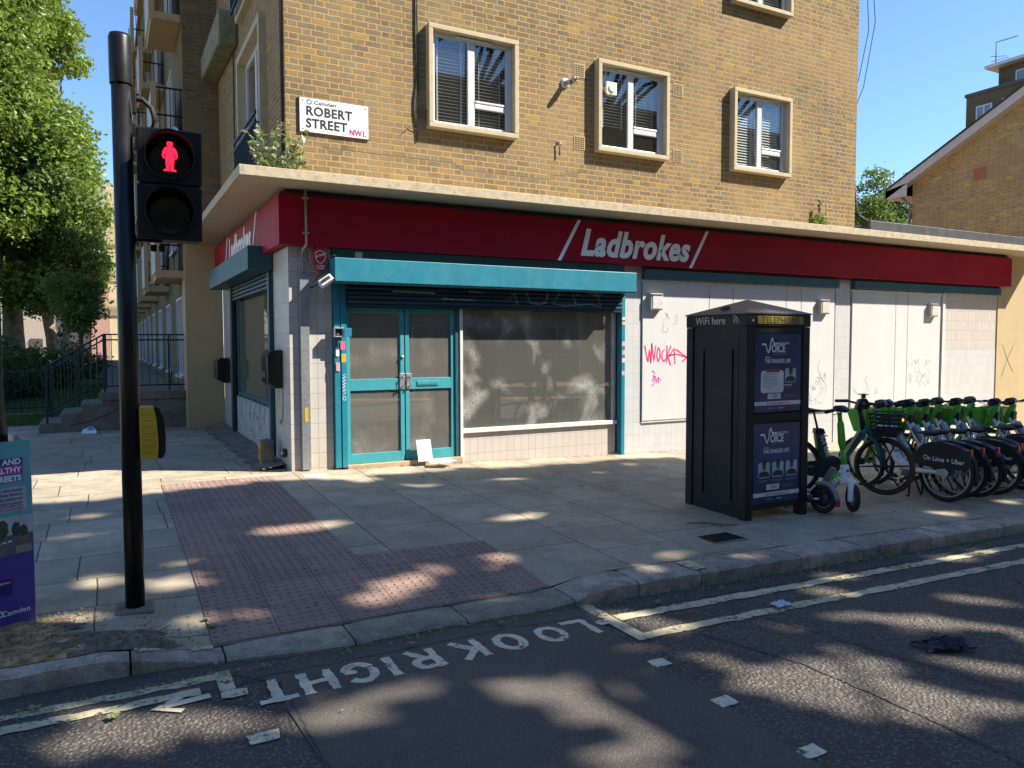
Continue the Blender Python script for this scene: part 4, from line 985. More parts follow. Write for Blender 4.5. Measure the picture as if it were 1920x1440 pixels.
scrib(12.4, 1.05, .28, .18, 16); scrib(9.55, 1.0, .15, .28, 8); scrib(9.4, .6, .2, .2, 6); scrib(5.9, 2.0, .2, .1, 3); scrib(10.9, .7, .3, .25, 5)
q.build('stroke', M['inkg'], gg); rebase(gg, (11, -.02, 1))
sg2 = thing('side_wall_graffiti', 'black and yellow spray scribbles low on the shaded tiled side wall', 'graffiti'); fs_ = lambda a, b: (-.0025, a, b); q = MB(); random.seed(15)
for k in range(7):
    yy = 1.5 + k * .42; P_ = [(yy + .16 * cos(t * .6), .62 + .10 * sin(t * .6) - .1 * (t > 5)) for t in range(8)]; ribbon(q, P_, .03, fs_)
for k in range(46):
    yy = random.uniform(1.2, 4.2); zz_ = random.uniform(.1, .55); P_ = [(yy, zz_), (yy + random.uniform(-.06, .06), zz_ + random.uniform(-.05, .05)), (yy + random.uniform(-.06, .06), zz_ + random.uniform(-.05, .05))]; ribbon(q, P_, random.uniform(.004, .02), fs_)
for P_ in ([(5.3, 1.9), (5.1, 1.3), (4.9, 1.95), (4.8, 1.2)], [(5.2, 1.1), (4.95, 1.45), (4.75, .95)]): ribbon(q, P_, .03, fs_)
q.build('stroke', M['ink'], sg2)
q = MB(); P_ = [(.62 + .16 * cos(t * .5), .85 + .3 * sin(t * .5)) for t in range(2, 11)]; ribbon(q, P_, .05, fs_); q.build('stroke', M['ink'], sg2)
q = MB(); fy = lambda a, b: (-.0045, a, b); ribbon(q, [(a - .035, b - .02) for a, b in P_], .025, fy); ribbon(q, [(.75 + .09 * cos(t * .5), .88 + .09 * sin(t * .5)) for t in range(13)], .02, fy); q.build('stroke', simple('yellow_spray', (.45, .38, .03), .6), sg2); rebase(sg2, (0, 2.5, .6))

def wallbox(y, z, h, lb, d=.20):
    r = thing('wall_bin', lb, 'wall box')
    q = MB(); P_ = [(-.001, z), (-.10, z), (-d, z + .08), (-d, z + h * .85), (-d + .06, z + h), (-.001, z + h)]
    q.prism(P_, lambda a, b, dd: V3((a, dd, b)), y, y + .42); q.build('case', simple('glossy_black_box', (.010, .010, .011), .22), r, .02, 3)
    B(-d - .006, -d - .001, y + .1, y + .32, z + .14, z + .22).build('emblem_plate', M['plastic'], r); rebase(r, (0, y + .2, z)); return r
wallbox(.42, 1.02, .50, 'glossy black box on the side wall next to the tiled corner, above a yellow scribble')
wallbox(5.15, .88, .46, 'glossy black box hanging at the far end of the side wall by the cream pier', .24)
hp = thing('hydrant_marker_post', 'short dirty concrete post with a yellow H plate against the side wall', 'hydrant marker')
B(-.26, -.10, .60, .78, -.02, .34).build('post', M['conc'], hp, .03)
B(-.271, -.2605, .62, .76, .08, .31).build('plate', M['yel'], hp, .002)
text("H", .18, (-.272, .735, .115), LX, FZ, M['ink'], 'lettering', hp, .0005, .003, xs=.8); 
rebase(hp, (-.18, .69, 0))
sp_ = thing('wall_spout', 'small black outlet fitting low on the tiled corner', 'outlet'); q = MB(); q.lathe([(.05, 0), (.06, .02), (.055, .05), (0, .055)], (0, .28, .20), (-1, 0, 0), 16); q.build('fitting', M['plastic'], sp_); q = MB(); q.lathe([(.022, 0), (.02, .012), (0, .013)], (-.056, .28, .20), (-1, 0, 0), 12); q.build('cap', M['steel'], sp_); rebase(sp_, (0, .28, .2))
tf = thing('wall_edge_debris', 'strip of silt and broken concrete along the foot of the side wall', 'debris'); q = MB(); random.seed(18)
n = 110; vs = []
for i in range(n + 1):
    y = .3 + i * .05
    for x, z in ((-.36 + random.uniform(-.09, .09), .002), (-.24 + random.uniform(-.03, .03), .008 + random.uniform(0, .022)), (-.11, .025 + random.uniform(0, .03)), (.0, .04 + random.uniform(0, .03))): vs.append((x, y, z))
q.add(vs, [(4 * i + k, 4 * i + k + 1, 4 * i + k + 5, 4 * i + k + 4) for i in range(n) for k in range(3)], True); q.build('silt', M['conc'], tf); rebase(tf, (-.2, 3, 0)); tf['kind'] = 'stuff'

ol = thing('outside_light_bracket', 'white round wall fitting with a bulb sticking out between the two left windows', 'wall light')
q = MB(); q.lathe([(.075, 0), (.07, .02), (.03, .035)], (4.02, -.001, 5.40), (0, -1, 0), 20); q.build('base', M['upvc'], ol)
q = MB(); q.tube([(4.02, -.03, 5.40), (4.05, -.14, 5.38)], [.035, .04], 12); q.tube([(4.06, -.13, 5.40), (4.09, -.20, 5.42)], [.04, .035], 12); q.build('lamp_holder', simple('old_chrome', (.4, .36, .3), .4, .6), ol)
q = MB(); q.tube([(4.09, -.20, 5.42), (4.10, -.23, 5.43)], [.028, .01], 10); q.build('bulb', M['panelc'], ol); rebase(ol, (4.02, 0, 5.4))
pb = thing('pipe_stub', 'thin dark pipe stub hanging on the brick between windows', 'pipe'); q = MB(); q.tube([(3.90, -.005, 4.53), (3.905, -.035, 4.53), (3.91, -.035, 4.34)], .012, 6); q.build('pipe', M['ink'], pb); q = MB(); q.box(3.88, 3.97, -.01, -.001, 4.51, 4.55); q.build('bracket', M['pipe'], pb); rebase(pb, (3.9, 0, 4.4))

# plants rooted on the canopy
def leafcloud(mb, cx, cy, cz, rx, ry, rz_, n, s, up=.3):
    for k in range(n):
        while True:
            u = [random.uniform(-1, 1) for _ in range(3)]
            if sum(a * a for a in u) <= 1: break
        leaf(mb, (cx + u[0] * rx, cy + u[1] * ry, cz + u[2] * rz_), s * random.uniform(.6, 1.3))
def leaf(mb, p, s, d=None):
    a = V3((random.gauss(0, 1), random.gauss(0, 1), random.gauss(0, .8))).normalized() if d is None else d
    b = a.cross(V3((random.gauss(0, 1), random.gauss(0, 1), random.gauss(0, 1)))).normalized(); p = V3(p)
    c = a.cross(b) * s * .12
    i = len(mb.v); mb.v += [tuple(p - a * s * .5), tuple(p + b * s * .32 + c), tuple(p + a * s * .5), tuple(p - b * s * .32 + c)]
    mb.f += [(i, i + 1, i + 2), (i, i + 2, i + 3)]; mb.sm += [False] * 2; mb.mi += [0, 0]
random.seed(40)
bd = thing('canopy_buddleia', 'pale leafy weed sprouting on the canopy corner below the street name sign', 'plant')
st, lf, fw = MB(), MB(), MB()
for k in range(15):
    a = random.uniform(0, 6.3); bx, by = -.22 + random.uniform(-.22, .3), -.28 + random.uniform(-.1, .15)
    ex_, ey = bx + cos(a) * random.uniform(.05, .28), by + sin(a) * .15; h = random.uniform(.2, .62)
    P_ = [(bx, by, 3.60), ((bx * 2 + ex_) / 3, (by * 2 + ey) / 3, 3.60 + h * .5), (ex_, ey, 3.60 + h), (ex_ + (ex_ - bx) * .35, ey, 3.60 + h * .96)]
    st.tube(P_, [.006, .005, .004, .002], 5)
    for j in range(15):
        t = random.uniform(.25, 1); q_ = V3(P_[0]).lerp(V3(P_[2]), t); d = V3((random.uniform(-1, 1), random.uniform(-1, 1), random.uniform(-.5, .3))).normalized(); leaf(lf, q_ + d * .045, random.uniform(.06, .12), d)
    if k < 4:
        for j in range(10): leaf(fw, V3(P_[3]) + V3((random.uniform(-.03, .03), random.uniform(-.03, .03), random.uniform(-.02, .04))), .025)
st.tube([(.0, -.30, 3.6), (.12, -.22, 3.85), (.2, -.12, 4.1)], .006, 5)
for j in range(34):
    t = random.random(); leaf(lf, V3((.0, -.30, 3.62)).lerp(V3((.22, -.10, 4.15)), t) + V3((random.uniform(-.05, .05), random.uniform(-.05, .05), random.uniform(-.03, .03))), .07)
st.build('stem', simple('plant_stem', (.16, .17, .07), .8), bd); lf.build('foliage', leafmat('silvery_weed_leaf', (.13, .17, .07), (.30, .34, .18), .3), bd); fw.build('flower', simple('pinkish_flower', (.5, .3, .33), .8), bd); rebase(bd, (-.1, -.3, 3.6))
wd2 = thing('canopy_weed', 'round bushy yellow green weed on the canopy near the right end of the brick wall', 'plant')
lf, st = MB(), MB(); random.seed(44); leafcloud(lf, 9.25, -.16, 3.74, .22, .13, .14, 420, .06)
for k in range(6): st.tube([(9.25, -.16, 3.6), (9.25 + random.uniform(-.15, .15), -.16 + random.uniform(-.1, .1), 3.82)], .004, 4)
st.tube([(9.30, -.1, 3.6), (9.36, -.08, 4.05)], .008, 4); st.tube([(9.5, -.1, 3.6), (9.55, -.05, 4.1), (9.6, -.05, 4.28)], .006, 4)
for k in range(30): leaf(st, (9.35 + random.uniform(-.03, .04), -.08, random.uniform(3.9, 4.15)), .05)
st.build('stem', M['ink'], wd2); lf.build('foliage', leafmat('yellow_green_leaf', (.16, .20, .04), (.34, .38, .10), .35), wd2); rebase(wd2, (9.25, -.1, 3.6))

# papers on the door step
def crumple(cx, cy, cz, w_, h_, rz, tilt, lb, seed):
    random.seed(seed); n = 5; q = MB(); vs = []
    mtx = Matrix.Translation((cx, cy, cz)) @ Matrix.Rotation(rz, 4, 'Z') @ Matrix.Rotation(tilt, 4, 'X')
    for i in range(n + 1):
        for j in range(n + 1): vs.append(mtx @ V3((w_ * (i / n - .5), h_ * (j / n), .006 + .012 * abs(sin(i * 1.3 + seed)) * random.random())))
    q.add(vs, [(i * (n + 1) + j, (i + 1) * (n + 1) + j, (i + 1) * (n + 1) + j + 1, i * (n + 1) + j + 1) for i in range(n) for j in range(n)])
    o = q.build('paper_sheet', M['sheet']); s_ = o.modifiers.new('t', 'SOLIDIFY'); s_.thickness = .0008; return tag(o, lb, 'paper', 'papers dropped at the shop door')
crumple(1.74, -.13, .018, .21, .29, rad(4), rad(75), 'white sheet of paper standing upright against the right door', 1)
crumple(1.86, -.36, .004, .28, .21, rad(-20), rad(3), 'crumpled white paper lying flat in front of the door step', 2)
crumple(2.03, -.33, .012, .24, .17, rad(25), rad(5), 'folded white paper lying furthest right on the slabs by the door step', 3)

# ================================================================ TELEPHONE KIOSK
kk = thing('telephone_kiosk', 'black metal telephone kiosk with two navy posters and a low pyramid roof', 'telephone kiosk')
KX0, KX1, KY0, KY1 = 3.605, 4.50, -4.075, -3.18; zb = pav(4.05, -3.6) + .0; ZB = -.21; ZT = 1.885
def kb(*a, name='frame_post', mt=None, bv=.006): return B(*a).build(name, mt or M['kiosk'], kk, bv)
for x in (KX0, KX1 - .10):
    for y in (KY0, KY1 - .10): kb(x, x + .10, y, y + .10, pav(x, y) - .02, 1.76)
kb(KX0 + .018, KX0 + .05, KY0 + .10, KY1 - .10, pav(KX0, KY0) + .01, 1.76, name='side_panel')
kb(KX0 + .014, KX0 + .0175, KY0 + .13, KY1 - .13, .0, 1.70, name='side_panel_face', bv=.012)
q = MB()
for y in (-3.86, -3.44):
    q.prism([(y - .012, -.02), (y + .012, -.02), (y + .012, 1.53), (y - .012, 1.53)], lambda a, b, d: V3((d, a, b)), KX0 - .004, KX0 + .0135)
q.build('side_rib', M['kiosk'], kk, .006)
kb(KX1 - .05, KX1 - .02, KY0 + .10, KY1 - .10, pav(KX1, KY0) + .1, 1.76, name='side_panel')
kb(KX0 - .004, KX1 + .004, KY0 - .004, KY1 + .004, 1.762, 1.885, name='header', bv=.008)
kb(KX0 + .10, KX1 - .10, KY0 + .01, KY0 + .07, .79, .875, name='cross_rail'); kb(KX0 + .10, KX1 - .10, KY0 + .01, KY0 + .07, -.105, -.045, name='cross_rail'); kb(KX0 + .10, KX1 - .10, KY0 + .01, KY0 + .07, 1.69, 1.761, name='cross_rail')
kb(KX0 + .10, KX1 - .10, KY1 - .08, KY1 - .03, .79, .86, name='cross_rail')
e = .012; a = [(KX0 - e, KY0 - e), (KX1 + e, KY0 - e), (KX1 + e, KY1 + e), (KX0 - e, KY1 + e)]; cx, cy = (KX0 + KX1) / 2, (KY0 + KY1) / 2
q = MB(); q.add([(x, y, 1.886) for x, y in a] + [(x, y, 1.90) for x, y in a] + [(cx, cy, 2.06)], [(3, 2, 1, 0), (0, 1, 5, 4), (1, 2, 6, 5), (2, 3, 7, 6), (3, 0, 4, 7), (4, 5, 8), (5, 6, 8), (6, 7, 8), (7, 4, 8)]); q.build('roof', simple('grey_kiosk_roof', (.05, .05, .052), .45, dirt=.5, dirtc=(.12, .11, .10), dscale=6), kk)
q = MB(); q.lathe([(.055, 0), (.05, .03), (.0, .04)], (3.74, -3.63, 1.945), (-.3, 0, 1), 16); q.build('aerial_dome', M['plastic'], kk)
B(3.735, 4.385, KY0 - .010, KY0 - .0045, 1.79, 1.868).build('telephone_sign', simple('yellow_sign_strip', (.33, .24, .012), .4, dirt=.3, dirtc=(.15, .1, .01)), kk)
text("TELEPHONE", .092, (4.06, KY0 - .0115, 1.798), FX, FZ, M['ink'], 'lettering', kk, .0008, .0006, align='CENTER', xs=.98, sp=1.15)
text("WiFi here", .115, (KX0 - .0055, -3.33, 1.79), LX, FZ, simple('pale_gold_lettering', (.45, .40, .27), .5), 'lettering', kk, .0006, .0004, xs=.95)
q = MB(); fn = lambda a, b: (KX0 - .0065, -a, b)
for r_ in (.03, .055, .08): ribbon(q, [(3.90 + r_ * cos(t) - .02, 1.795 + r_ * sin(t)) for t in [k * pi / 16 for k in range(0, 9)]], .008, fn)
q.build('wifi_symbol', simple('pale_gold_symbol', (.42, .37, .25), .5), kk)
q = MB(); q.lathe([(.012, 0), (0, .006)], (3.68, KY0 - .004, 1.82), (0, -1, 0), 10); q.build('lock', M['steel'], kk)
lightblue = simple('pale_blue_print', (.36, .52, .60), .4); whitep = simple('poster_white_print', (.80, .82, .84), .4); grp = simple('poster_grey_panel', (.62, .66, .66), .4)
redp = simple('poster_red_print', (.42, .02, .03), .4); skin = simple('brown_skin_print', (.14, .065, .035), .5); darkp = simple('poster_black_print', (.02, .02, .025), .5)
blurb = simple('poster_small_print', (.20, .22, .24), .5)
def poster(x0, x1, z0, z1, kind):
    p = B(x0, x1, KY0 + .002, KY0 + .008, z0, z1).build('poster', M['signblue'], kk)
    W_, H = x1 - x0, z1 - z0; y = KY0 + .001
    fx = lambda u: x0 + u * W_; fz = lambda v: z0 + v * H
    def rect(u0, u1, v0, v1, mt, name, dy=.0):
        r = .1 * min((u1 - u0) * W_, (v1 - v0) * H); a, b_, c, d = fx(u0), fx(u1), fz(v0), fz(v1)
        P_ = [(a + r, c), (b_ - r, c), (b_, c + r), (b_, d - r), (b_ - r, d), (a + r, d), (a, d - r), (a, c + r)]
        return MB().prism(P_, lambda q_, w_, e_: V3((q_, e_, w_)), y - dy - .0008, y - dy).build(name, mt, p)
    def tx(s, size, u, v, mt=whitep, al_='LEFT', bold=0, xs=1, sh=0): return text(s, size, (fx(u), y - .003, fz(v)), FX, FZ, mt, 'lettering', p, .0003, bold, sh, al_, xs)
    q = MB(); f = lambda a, b: (fx(a), y - .0015, fz(b))
    Z = .0
    ribbon(q, [(.14, .865), (.22, .865), (.25, .79), (.28, .76), (.31, .80), (.34, .93), (.36, .945), (.38, .90), (.40, .875), (.50, .875)], .024, lambda a, b: f(a, b))
    q.build('pulse_line', whitep, p)
    tx("OICE", .112, .345, .765, bold=.003, xs=.76); tx("FIND YOUR", .027, .51, .868, bold=.0006)
    tx("20\n25", .022, .81, .81, redp, bold=.001); tx("a transformative personal\nand professional growth experience", .0145, .52, .745, blurb, 'CENTER')
    tx("Theme", .028, .2, .688, sh=.4); tx("THE FEARLESS LIFE", .056, .20, .628, bold=.0008, xs=.80)
    def person(u, v, s):
        rect(u, u + s, v, v + s * .78, lightblue, 'portrait_frame')
        q = MB(); c = u + s / 2; P_ = []
        for k in range(9): t = pi * k / 8; P_.append((fx(c + s * .46 * cos(t)), fz(v + .012 + s * .30 * sin(t) ** .6)))
        q.prism(P_, lambda a, b, d: V3((a, d, b)), y - .0022, y - .0012); q.build('portrait_shirt', darkp, p)
        q = MB(); q.prism([(fx(c + s * .17 * cos(t)), fz(v + s * .62 + s * .24 * sin(t))) for t in [2 * pi * k / 16 for k in range(16)]], lambda a, b, d: V3((a, d, b)), y - .0032, y - .0024); q.build('portrait_head', skin, p)
        q = MB(); q.prism([(fx(c + s * .18 * cos(t)), fz(v + s * .66 + s * .22 * sin(t))) for t in [pi * k / 10 for k in range(11)]], lambda a, b, d: V3((a, d, b)), y - .0042, y - .0034); q.build('portrait_hair', darkp, p)
    def lines(u, v, l, n, mt=None):
        for k in range(n): rect(u, u + l * (1 - .15 * (k % 2)), v - k * .016, v - k * .016 + .006, mt or blurb, 'text_line', .0015)
    if kind == 0:
        rect(.13, .62, .245, .53, grp, 'text_panel'); rect(.24, .53, .505, .545, redp, 'heading_strip', .001)
        for k in range(7): rect(.18, .50 - (.12 if k == 6 else .02 * (k % 3)), .475 - k * .028, .483 - k * .028, blurb, 'text_line', .001)
        person(.65, .37, .24); tx("Godman Akinlabi", .019, .63, .335, bold=.0005, xs=.8); lines(.63, .325, .2, 2)
    else:
        for k in range(3): person(.10 + k * .30, .32, .25); lines(.10 + k * .30, .285, .22, 2)
    rect(.28, .56, .165, .235, grp, 'date_panel'); lines(.37, .215, .15, 3, darkp); lines(.64, .215, .22, 3)
    rect(0.0, 1.0, .085, .135, grp, 'address_band', .001); tx("elevationuk.org/findyourvoice", .032, .26, .098, redp, xs=.85); tx("Brought to you by", .012, .28, .045); tx("elevation", .022, .50, .04)
poster(3.715, 4.37, .895, 1.69, 0); poster(3.715, 4.37, -.04, .775, 1)
rebase(kk, (4.05, -3.63, pav(4.05, -3.63)))
tw = thing('fallen_twig', 'bare brown twig lying on the slabs beside the telephone kiosk', 'twig'); z = pav(3.1, -4.05) + .012; q = MB(); q.tube([(2.98, -3.92, z), (3.12, -4.05, z + .01), (3.22, -4.12, z), (3.36, -4.22, z)], [.006, .009, .009, .006], 6); q.build('stick', M['bark'], tw); rebase(tw, (3.15, -4.06, z))
# ================================================================ SIGNAL POLE, LAMP COLUMN, NOTICE
PX, PY = -1.89, -4.21; pz = pav(PX, PY)
blackg = simple('gloss_black_pole', (.006, .006, .007), .36, var=.3, vs=3, dirt=.35, dirtc=(.022, .020, .017), spec=.35)
ts = thing('traffic_signal', 'black pedestrian signal pole showing a red standing figure at the crossing', 'pedestrian signal')
q = MB(); q.tube([(PX, PY, pz - .05), (PX + .004, PY, 3.24)], .058, 32); q.build('pole', blackg, ts)
q = MB(); q.lathe([(.066, 3.22), (.067, 3.24), (.067, 3.50), (.060, 3.525), (0, 3.53)], (PX + .004, PY, 0), (0, 0, 1), 32); q.build('pole_cap', blackg, ts)
# signal head, facing the photographer
hx, hy = -1.622, -4.24
mtx = Matrix.Translation((hx, hy, 2.61)) @ Matrix.Rotation(rad(-4), 4, 'Z') @ Matrix.Rotation(rad(1), 4, 'Y')
hd = bpy.data.objects.new('signal_head', None); col.objects.link(hd); hd.parent = ts
q = MB(); q.box(-.178, .178, -.03, .16, -.345, .345, M=mtx); q.build('housing', M['black'], hd, .02, 3)
q = MB(); q.box(-.19, .19, -.05, -.03, .005, .350, M=mtx); q.box(-.19, .19, -.05, -.03, -.350, -.005, M=mtx); q.build('door', M['black'], hd, .015, 2)
for k, zc in enumerate((.175, -.17)):
    q = MB(); o = mtx @ V3((0, -.05, zc)); ax = mtx.to_3x3() @ V3((0, -1, 0))
    n = 32; up_ = mtx.to_3x3() @ V3((0, 0, 1)); rt_ = mtx.to_3x3() @ V3((1, 0, 0)); vs = []
    for t in [2 * pi * i / n for i in range(n)]:
        L_ = .02 + .11 * max(0, sin(t) * .5 + .5) ** 1.2
        for r_, l in ((.150, 0), (.146, L_), (.140, L_), (.140, -.01)): vs.append(o + rt_ * cos(t) * r_ + up_ * sin(t) * r_ + ax * l)
    q.add(vs, [(4 * i + j, 4 * ((i + 1) % n) + j, 4 * ((i + 1) % n) + j + 1, 4 * i + j + 1) for i in range(n) for j in range(3)], True)
    q.build('visor', M['black'], hd)
    q = MB(); q.lathe([(.14, .0), (.10, .008), (.0, .014)], o + ax * .001, ax, 32); q.build('lens', simple('dark_signal_lens', (.004, .004, .005), .12), hd)
fig = [(-.010, .098), (.010, .098), (.016, .088), (.014, .072), (.008, .064), (.026, .056), (.036, .030), (.040, .0), (.032, -.018), (.026, -.014), (.030, .004), (.022, .026), (.022, -.02), (.020, -.06), (.018, -.088), (.032, -.095), (.032, -.102), (.004, -.102), (.003, -.06), (-.003, -.06), (-.004, -.102), (-.032, -.102), (-.032, -.095), (-.018, -.088), (-.020, -.06), (-.022, -.02), (-.022, .026), (-.030, .004), (-.026, -.014), (-.032, -.018), (-.040, .0), (-.036, .030), (-.026, .056), (-.008, .064), (-.014, .072), (-.016, .088)]
q = MB(); q.prism([(a * 1.15, b * .92) for a, b in fig], lambda a, b, d: mtx @ V3((a, -.05 - d, .175 + b)), .018, .021); q.build('red_figure', glow('red_standing_figure', (1.0, .008, .03), 1.1), hd)
q = MB()
for z in (.33, -.36): q.box(-.23, -.05, .03, .07, z - .0, z + .02, M=mtx); q.box(-.27, -.20, .01, .09, z - .02, z + .04, M=mtx)
q.lathe([(.02, 0), (.02, .04), (0, .045)], mtx @ V3((-.10, .05, -.375)), (0, 0, -1), 10); q.lathe([(.02, 0), (.02, .04), (0, .045)], mtx @ V3((-.05, .05, -.375)), (0, 0, -1), 10)
q.build('bracket', M['black'], hd)
q = MB(); q.lathe([(.035, 0), (.035, .012), (.012, .045), (0, .05)], mtx @ V3((.03, .05, .345)), (0, 0, 1), 8, False); q.build('photocell', M['steel'], hd)
q = MB(); q.tube([(PX + .06, PY - .01, 3.13), (PX + .12, PY - .02, 3.14), (PX + .17, PY - .03, 3.09), (PX + .19, PY - .03, 3.02), (PX + .165, PY - .02, 2.955)], .016, 10); q.tube([(PX + .045, PY - .03, 3.2), (PX + .06, PY - .04, 2.98), (PX + .10, PY - .04, 2.965)], .005, 6); q.build('cable', M['rubber'], ts)
q = MB(); q.box(PX + .05, PX + .085, PY - .03, PY + .03, 3.05, 3.2); 
for z in (3.08, 3.17): q.lathe([(.009, 0), (.009, .02), (0, .022)], (PX + .085, PY - .01, z), (1, 0, 0), 8)
q.build('cable_gland', M['black'], ts, .003)
pbx = bpy.data.objects.new('push_button_unit', None); col.objects.link(pbx); pbx.parent = ts
mt2 = Matrix.Translation((PX + .055, PY - .0, .855)) @ Matrix.Rotation(rad(62), 4, 'Z')
P_ = [(-.005, 0), (-.10, .012), (-.125, .06), (-.128, .18), (-.118, .28), (-.085, .335), (-.005, .34)]
# housing seen side-on: yellow shell, black front
q = MB(); q.prism([(PX + .052, .86), (PX + .052, 1.195), (PX + .135, 1.195), (PX + .150, 1.12), (PX + .158, 1.0), (PX + .158, .92), (PX + .150, .865), (PX + .14, .857)], lambda a, b, d: V3((a, d, b)), PY - .075, PY + .075); q.build('yellow_housing', M['yel'], pbx, .014, 3)
q = MB(); q.prism([(PX + .138, 1.195), (PX + .165, 1.19), (PX + .195, 1.12), (PX + .203, 1.0), (PX + .20, .90), (PX + .185, .862), (PX + .155, .858), (PX + .160, .92), (PX + .160, 1.0), (PX + .152, 1.12)], lambda a, b, d: V3((a, d, b)), PY - .072, PY + .072); q.build('front_face', M['black'], pbx, .006)
q = MB()
for k in range(7): q.box(PX + .06, PX + .128 + .018 * min(1, (6 - k) / 3), PY - .081, PY - .0755, .905 + k * .041, .912 + k * .041)
q.build('housing_rib', M['yel'], pbx, .002)
B(PX + .04, PX + .06, PY - .05, PY + .05, .88, 1.17).build('mount', M['black'], pbx); rebase(ts, (PX, PY, pz))

LXc, LYc = -2.67, -3.95
lc = thing('lamp_column', 'black lamp column cut off at the left edge, standing inside the council notice', 'lamp column')
q = MB(); z0 = pav(LXc, LYc); q.tube([(LXc, LYc, z0), (LXc, LYc, .98)], .10, 24); q.build('base', blackg, lc)
q = MB(); q.tube([(LXc, LYc, .98), (LXc, LYc, 1.06), (LXc, LYc, 1.14), (LXc, LYc, 9)], [.10, .098, .085, .078], 24, up=(0, 1, 0)); q.build('column', blackg, lc)
q = MB()
for z in (2.93, 3.06): q.lathe([(.086, 0), (.088, .01), (.086, .035), (.08, .036)], (LXc, LYc, z), (0, 0, 1), 24)
q.build('strap', M['steel'], lc); 
B(LXc + .03, LXc + .085, LYc - .075, LYc - .074, 1.72, 1.98).build('number_plate', simple('grey_number_plate', (.12, .12, .12), .5), lc); rebase(lc, (LXc, LYc, z0))

nb = thing('council_notice', 'teal and purple council street notice boxed round the lamp column at the left edge', 'notice board')
A = V3((-2.44, -4.215)); z0 = -.115; z1 = 1.02; Wd = .50
dA = V3((-.62, -.34, 0)).normalized(); dB = V3((-.25, .70, 0)).normalized()
A3 = V3((-2.44, -4.215, 0)); nA = V3((-dA.y, dA.x, 0)) * -1
if nA.y > 0: nA = -nA
def face(p, d, nrm, t, name, mt, za=z0, zb_=z1, u0=0, u1=Wd, off=0, par=nb, bv=0):
    q = MB(); vs = []
    for o in (off, off + t):
        for u, z in ((u0, za), (u1, za), (u1, zb_), (u0, zb_)): vs.append(p + d * u + nrm * o + V3((0, 0, z)))
    q.add(vs, [(3, 2, 1, 0), (4, 5, 6, 7), (0, 1, 5, 4), (1, 2, 6, 5), (2, 3, 7, 6), (3, 0, 4, 7)]); return q.build(name, mt, par, bv)
tealn = simple('pale_teal_print', (.10, .38, .40), .45, var=.06); purp = simple('purple_print', (.055, .035, .26), .45, var=.1)
greyn = simple('pale_card', (.40, .43, .44), .6)
face(A3, dB, V3((dB.y, -dB.x, 0)), .006, 'side_panel', greyn); face(A3 + dA * Wd, dB, V3((dB.y, -dB.x, 0)), .006, 'side_panel', greyn)
fr_ = face(A3, dA, nA, .006, 'front_panel', tealn)
def u_(a, b, za, zb_, mt, name, off=.007): return face(A3, dA, nA, .001, name, mt, za, zb_, a, b, off, fr_)
u_(0, Wd, z0 + .002, .34, purp, 'purple_band')
sky_ = simple('photo_print_sky', (.40, .47, .48), .5, var=.15, vs=8); roadp = simple('photo_print_road', (.10, .11, .12), .5, var=.35, vs=14); treep = simple('photo_print_trees', (.035, .05, .035), .5, var=.5, vs=25)
u_(0.0, Wd, .34, .57, sky_, 'photo_print'); u_(.0, Wd, .34, .46, roadp, 'photo_road', .0082)
def blobp(cu, cz, ru, rz, n, off):
    random.seed(int(cu * 999)); q = MB(); P_ = [(cu + ru * cos(t) * random.uniform(.8, 1.1), cz + rz * sin(t) * random.uniform(.8, 1.1)) for t in [2 * pi * k / n for k in range(n)]]
    q.add([A3 + dA * a + nA * off + V3((0, 0, b)) for a, b in P_], [tuple(range(n))]); q.build('photo_trees', treep, fr_)
blobp(.055, .475, .028, .035, 15, .0095); blobp(.095, .49, .025, .045, 17, .0097); blobp(.18, .50, .05, .06, 19, .0093); blobp(.27, .49, .06, .06, 19, .0099); u_(.085, .088, .40, .47, M['ink'], 'photo_post', .0101); u_(.075, .10, .50, .53, M['ink'], 'photo_signal', .0103)
u_(.012, .10, .345, .39, simple('photo_print_pavement', (.26, .25, .22), .5), 'photo_pavement', .0096)
for k in range(4): u_(.12 + k * .03, .14 + k * .03, .42 - k * .004, .428 - k * .004, M['sheet'], 'photo_stripe', .0105)
u_(.035, Wd, .765, .925, simple('frame_grey', (.22, .27, .32), .5), 'title_frame')
u_(.045, Wd, .875, .918, simple('navy_print', (.01, .06, .16), .5), 'title_band', .0085); u_(.045, Wd, .826, .873, simple('magenta_print', (.40, .02, .24), .5), 'title_band', .0085); u_(.045, Wd, .775, .824, simple('blue_print', (.01, .16, .42), .5), 'title_band', .0085)
def nt_(s, size, u, z, mt=M['sheet'], al_='RIGHT', bold=.0, xs=1): 
    return text(s, size, A3 + dA * u + nA * .0105 + V3((0, 0, z)), -dA, FZ, mt, 'lettering', fr_, .0003, bold, 0, al_, xs)
nt_("SAFE AND", .046, .055, .882, bold=.0016, xs=1.0); nt_("HEALTHY", .046, .055, .833, bold=.0016); nt_("STREETS", .046, .055, .783, bold=.0016)
u_(.03, Wd, .60, .745, greyn, 'text_panel')
nt_("We want to make changes\nto Robert Street and Albany Street to\nimprove walking cycling road\nsafety and make it greener", .026, .05, .72, purp, xs=.78)
nt_("We are consulting on permanent\nchanges, tell us what you think!", .019, .05, .627, simple('magenta_text', (.40, .02, .24), .5), xs=.8)
u_(.125, Wd, .16, .20, simple('magenta_strip', (.45, .02, .14), .5), 'web_strip'); u_(.125, Wd, .10, .158, simple('blue_strip', (.02, .22, .5), .5), 'info_strip')
nt_("/Consultation", .02, .135, .173); nt_("Camden", .045, .03, -.02, xs=1.05)
q = MB()
